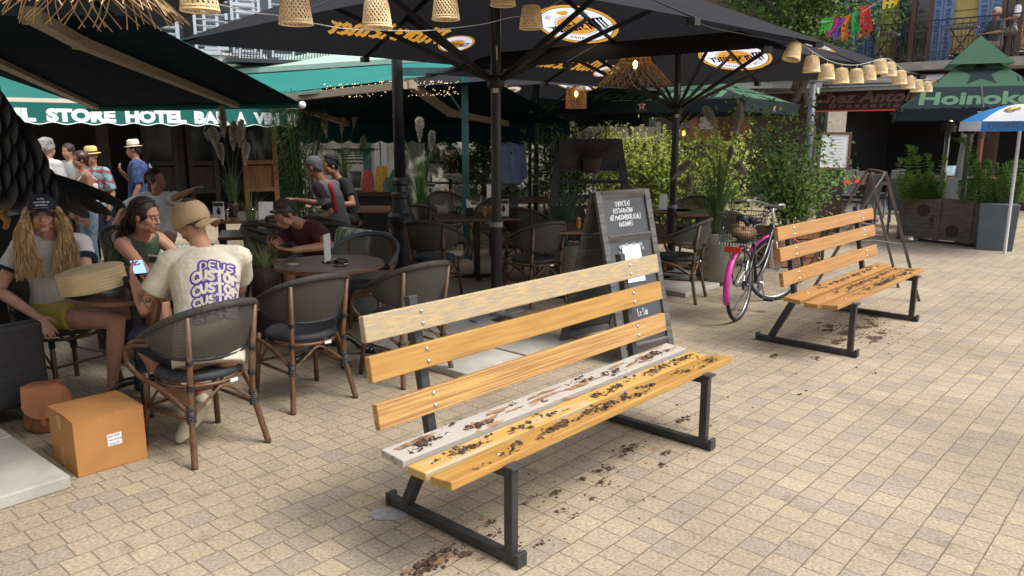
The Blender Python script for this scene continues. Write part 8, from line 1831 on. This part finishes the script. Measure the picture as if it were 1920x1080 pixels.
F['shirt'](mat('flower_shirt', (.16, .30, .34), .85, scale=16, col2=(.22, .05, .06), thr=(.46, .52), detail=2), .020, .85, -.2); F['shorts'](M_navy, .016, 1.9, 'trousers'); fedora(F, mat('yellow_straw', (.58, .43, .14), .8, var=.08), M_dkhair)
m = MB(); m.lathe([(.034, -.01), (.034, .01)], 14, c=F['rl'](q['wriL'])); m.build('watch', M_sil, F['t'])
F, q = standing('tanned woman in a white camisole with short plum hair, facing left', 150, 300, 9.7, -50, SK_t, .90, 'down', .011)
F['shirt'](mat('white_camisole', (.68, .68, .70), .9, bump=.2, bscale=9), .012, 0, -.16, 'camisole', z1=.80); m = MB()
for s_ in (-1, 1): m.tube(bez([F['pel'] + F['ax'] * F['L'] * .78 + F['rt'] * s_ * .09 + F['fw'] * .10, F['nk'] - F['ax'] * .045 + F['rt'] * s_ * .085 + F['fw'] * .035, F['nk'] - F['ax'] * .05 + F['rt'] * s_ * .085 - F['fw'] * .05, F['pel'] + F['ax'] * F['L'] * .78 + F['rt'] * s_ * .09 - F['fw'] * .12], 5), .007, 5); 
m.build('strap', mat('white_camisole'), F['t'], True); F['hair'](mat('plum_hair', (.040, .014, .014), .4, var=.3), .012); F['shorts'](M_denim, .015, 1.8, 'trousers')
F, q = standing('grey haired man in a white T-shirt seen from behind, left of the group', 90, 279, 9.4, 160, SK_m, .92, 'down', .012)
F['shirt'](mat('white_cotton'), .022, .6, -.2); scalp(F, M_greyh, 200, 9, .018, .009); F['hair'](M_greyh, .014, extra=lambda mm, P=F['P']: mm.ell(P(0, -.055, .02), (.075, .06, .08), 14)); F['shorts'](M_navy, .015, 1.9, 'trousers')
F, q = standing('blond older man at the far left, half hidden by the bird sculpture', 64, 276, 10.4, 35, SK_p, .93, 'down', .014)
F['shirt'](M_wt, .02, .6, -.2); F['hair'](mat('pale_blond_hair', (.50, .42, .28), .6), .008); F['shorts'](M_navy, .015, 1.9, 'trousers')
F, q = standing('dim person in grey standing in the shade behind the yellow hat', 127, 284, 11.6, -20, SK_t, .95, 'down', .016)
F['shirt'](mat('grey_top', (.10, .10, .12), .9), .02, .9, -.2); F['hair'](M_dkhair, .01); F['shorts'](M_blackc, .015, 1.9, 'trousers')
# ---- people on the balcony
bz = zb; bp1 = pt(1868, 60, 17.2)
def bal(px, Y0, face, label, sm, hairm, gz):
    h = pt(px[0], px[1], Y0); f = Vector(face).normalized(); r = f.cross(V(0, 0, 1)); pel = h - f * .05 - V(0, 0, .70)
    F = seated(label, tuple(pel), tuple(h - V(0, 0, .16) - f * .03), tuple(h), tuple(f + V(0, 0, -.2)), tuple(r), tuple(f), SK_t, None, (tuple(h + r * .25 - V(0, 0, .42)), tuple(h - r * .25 - V(0, 0, .42))), (tuple(h + r * .15 + f * .25 - V(0, 0, .45)), tuple(h - r * .15 + f * .25 - V(0, 0, .45))), .016)
    F['t']['group'] = 'people sitting on the balcony'; F['shirt'](sm, .02, .9, -.1); F['shorts'](mat('khaki_cloth', (.14, .11, .08), .9), .015, 1.6, 'trousers'); F['hair'](hairm, .01)
bal((1868, 24), 17.75, (-.95, -.1, 0), 'grey blond person in a grey jacket sitting at the balcony table', mat('grey_jacket', (.09, .095, .09), .9), mat('pale_blond_hair'), 0)
bal((1905, -2), 17.8, (-.8, .3, 0), 'person in a white shirt on the balcony behind the grey jacket', mat('white_camisole'), M_dkhair, 0)
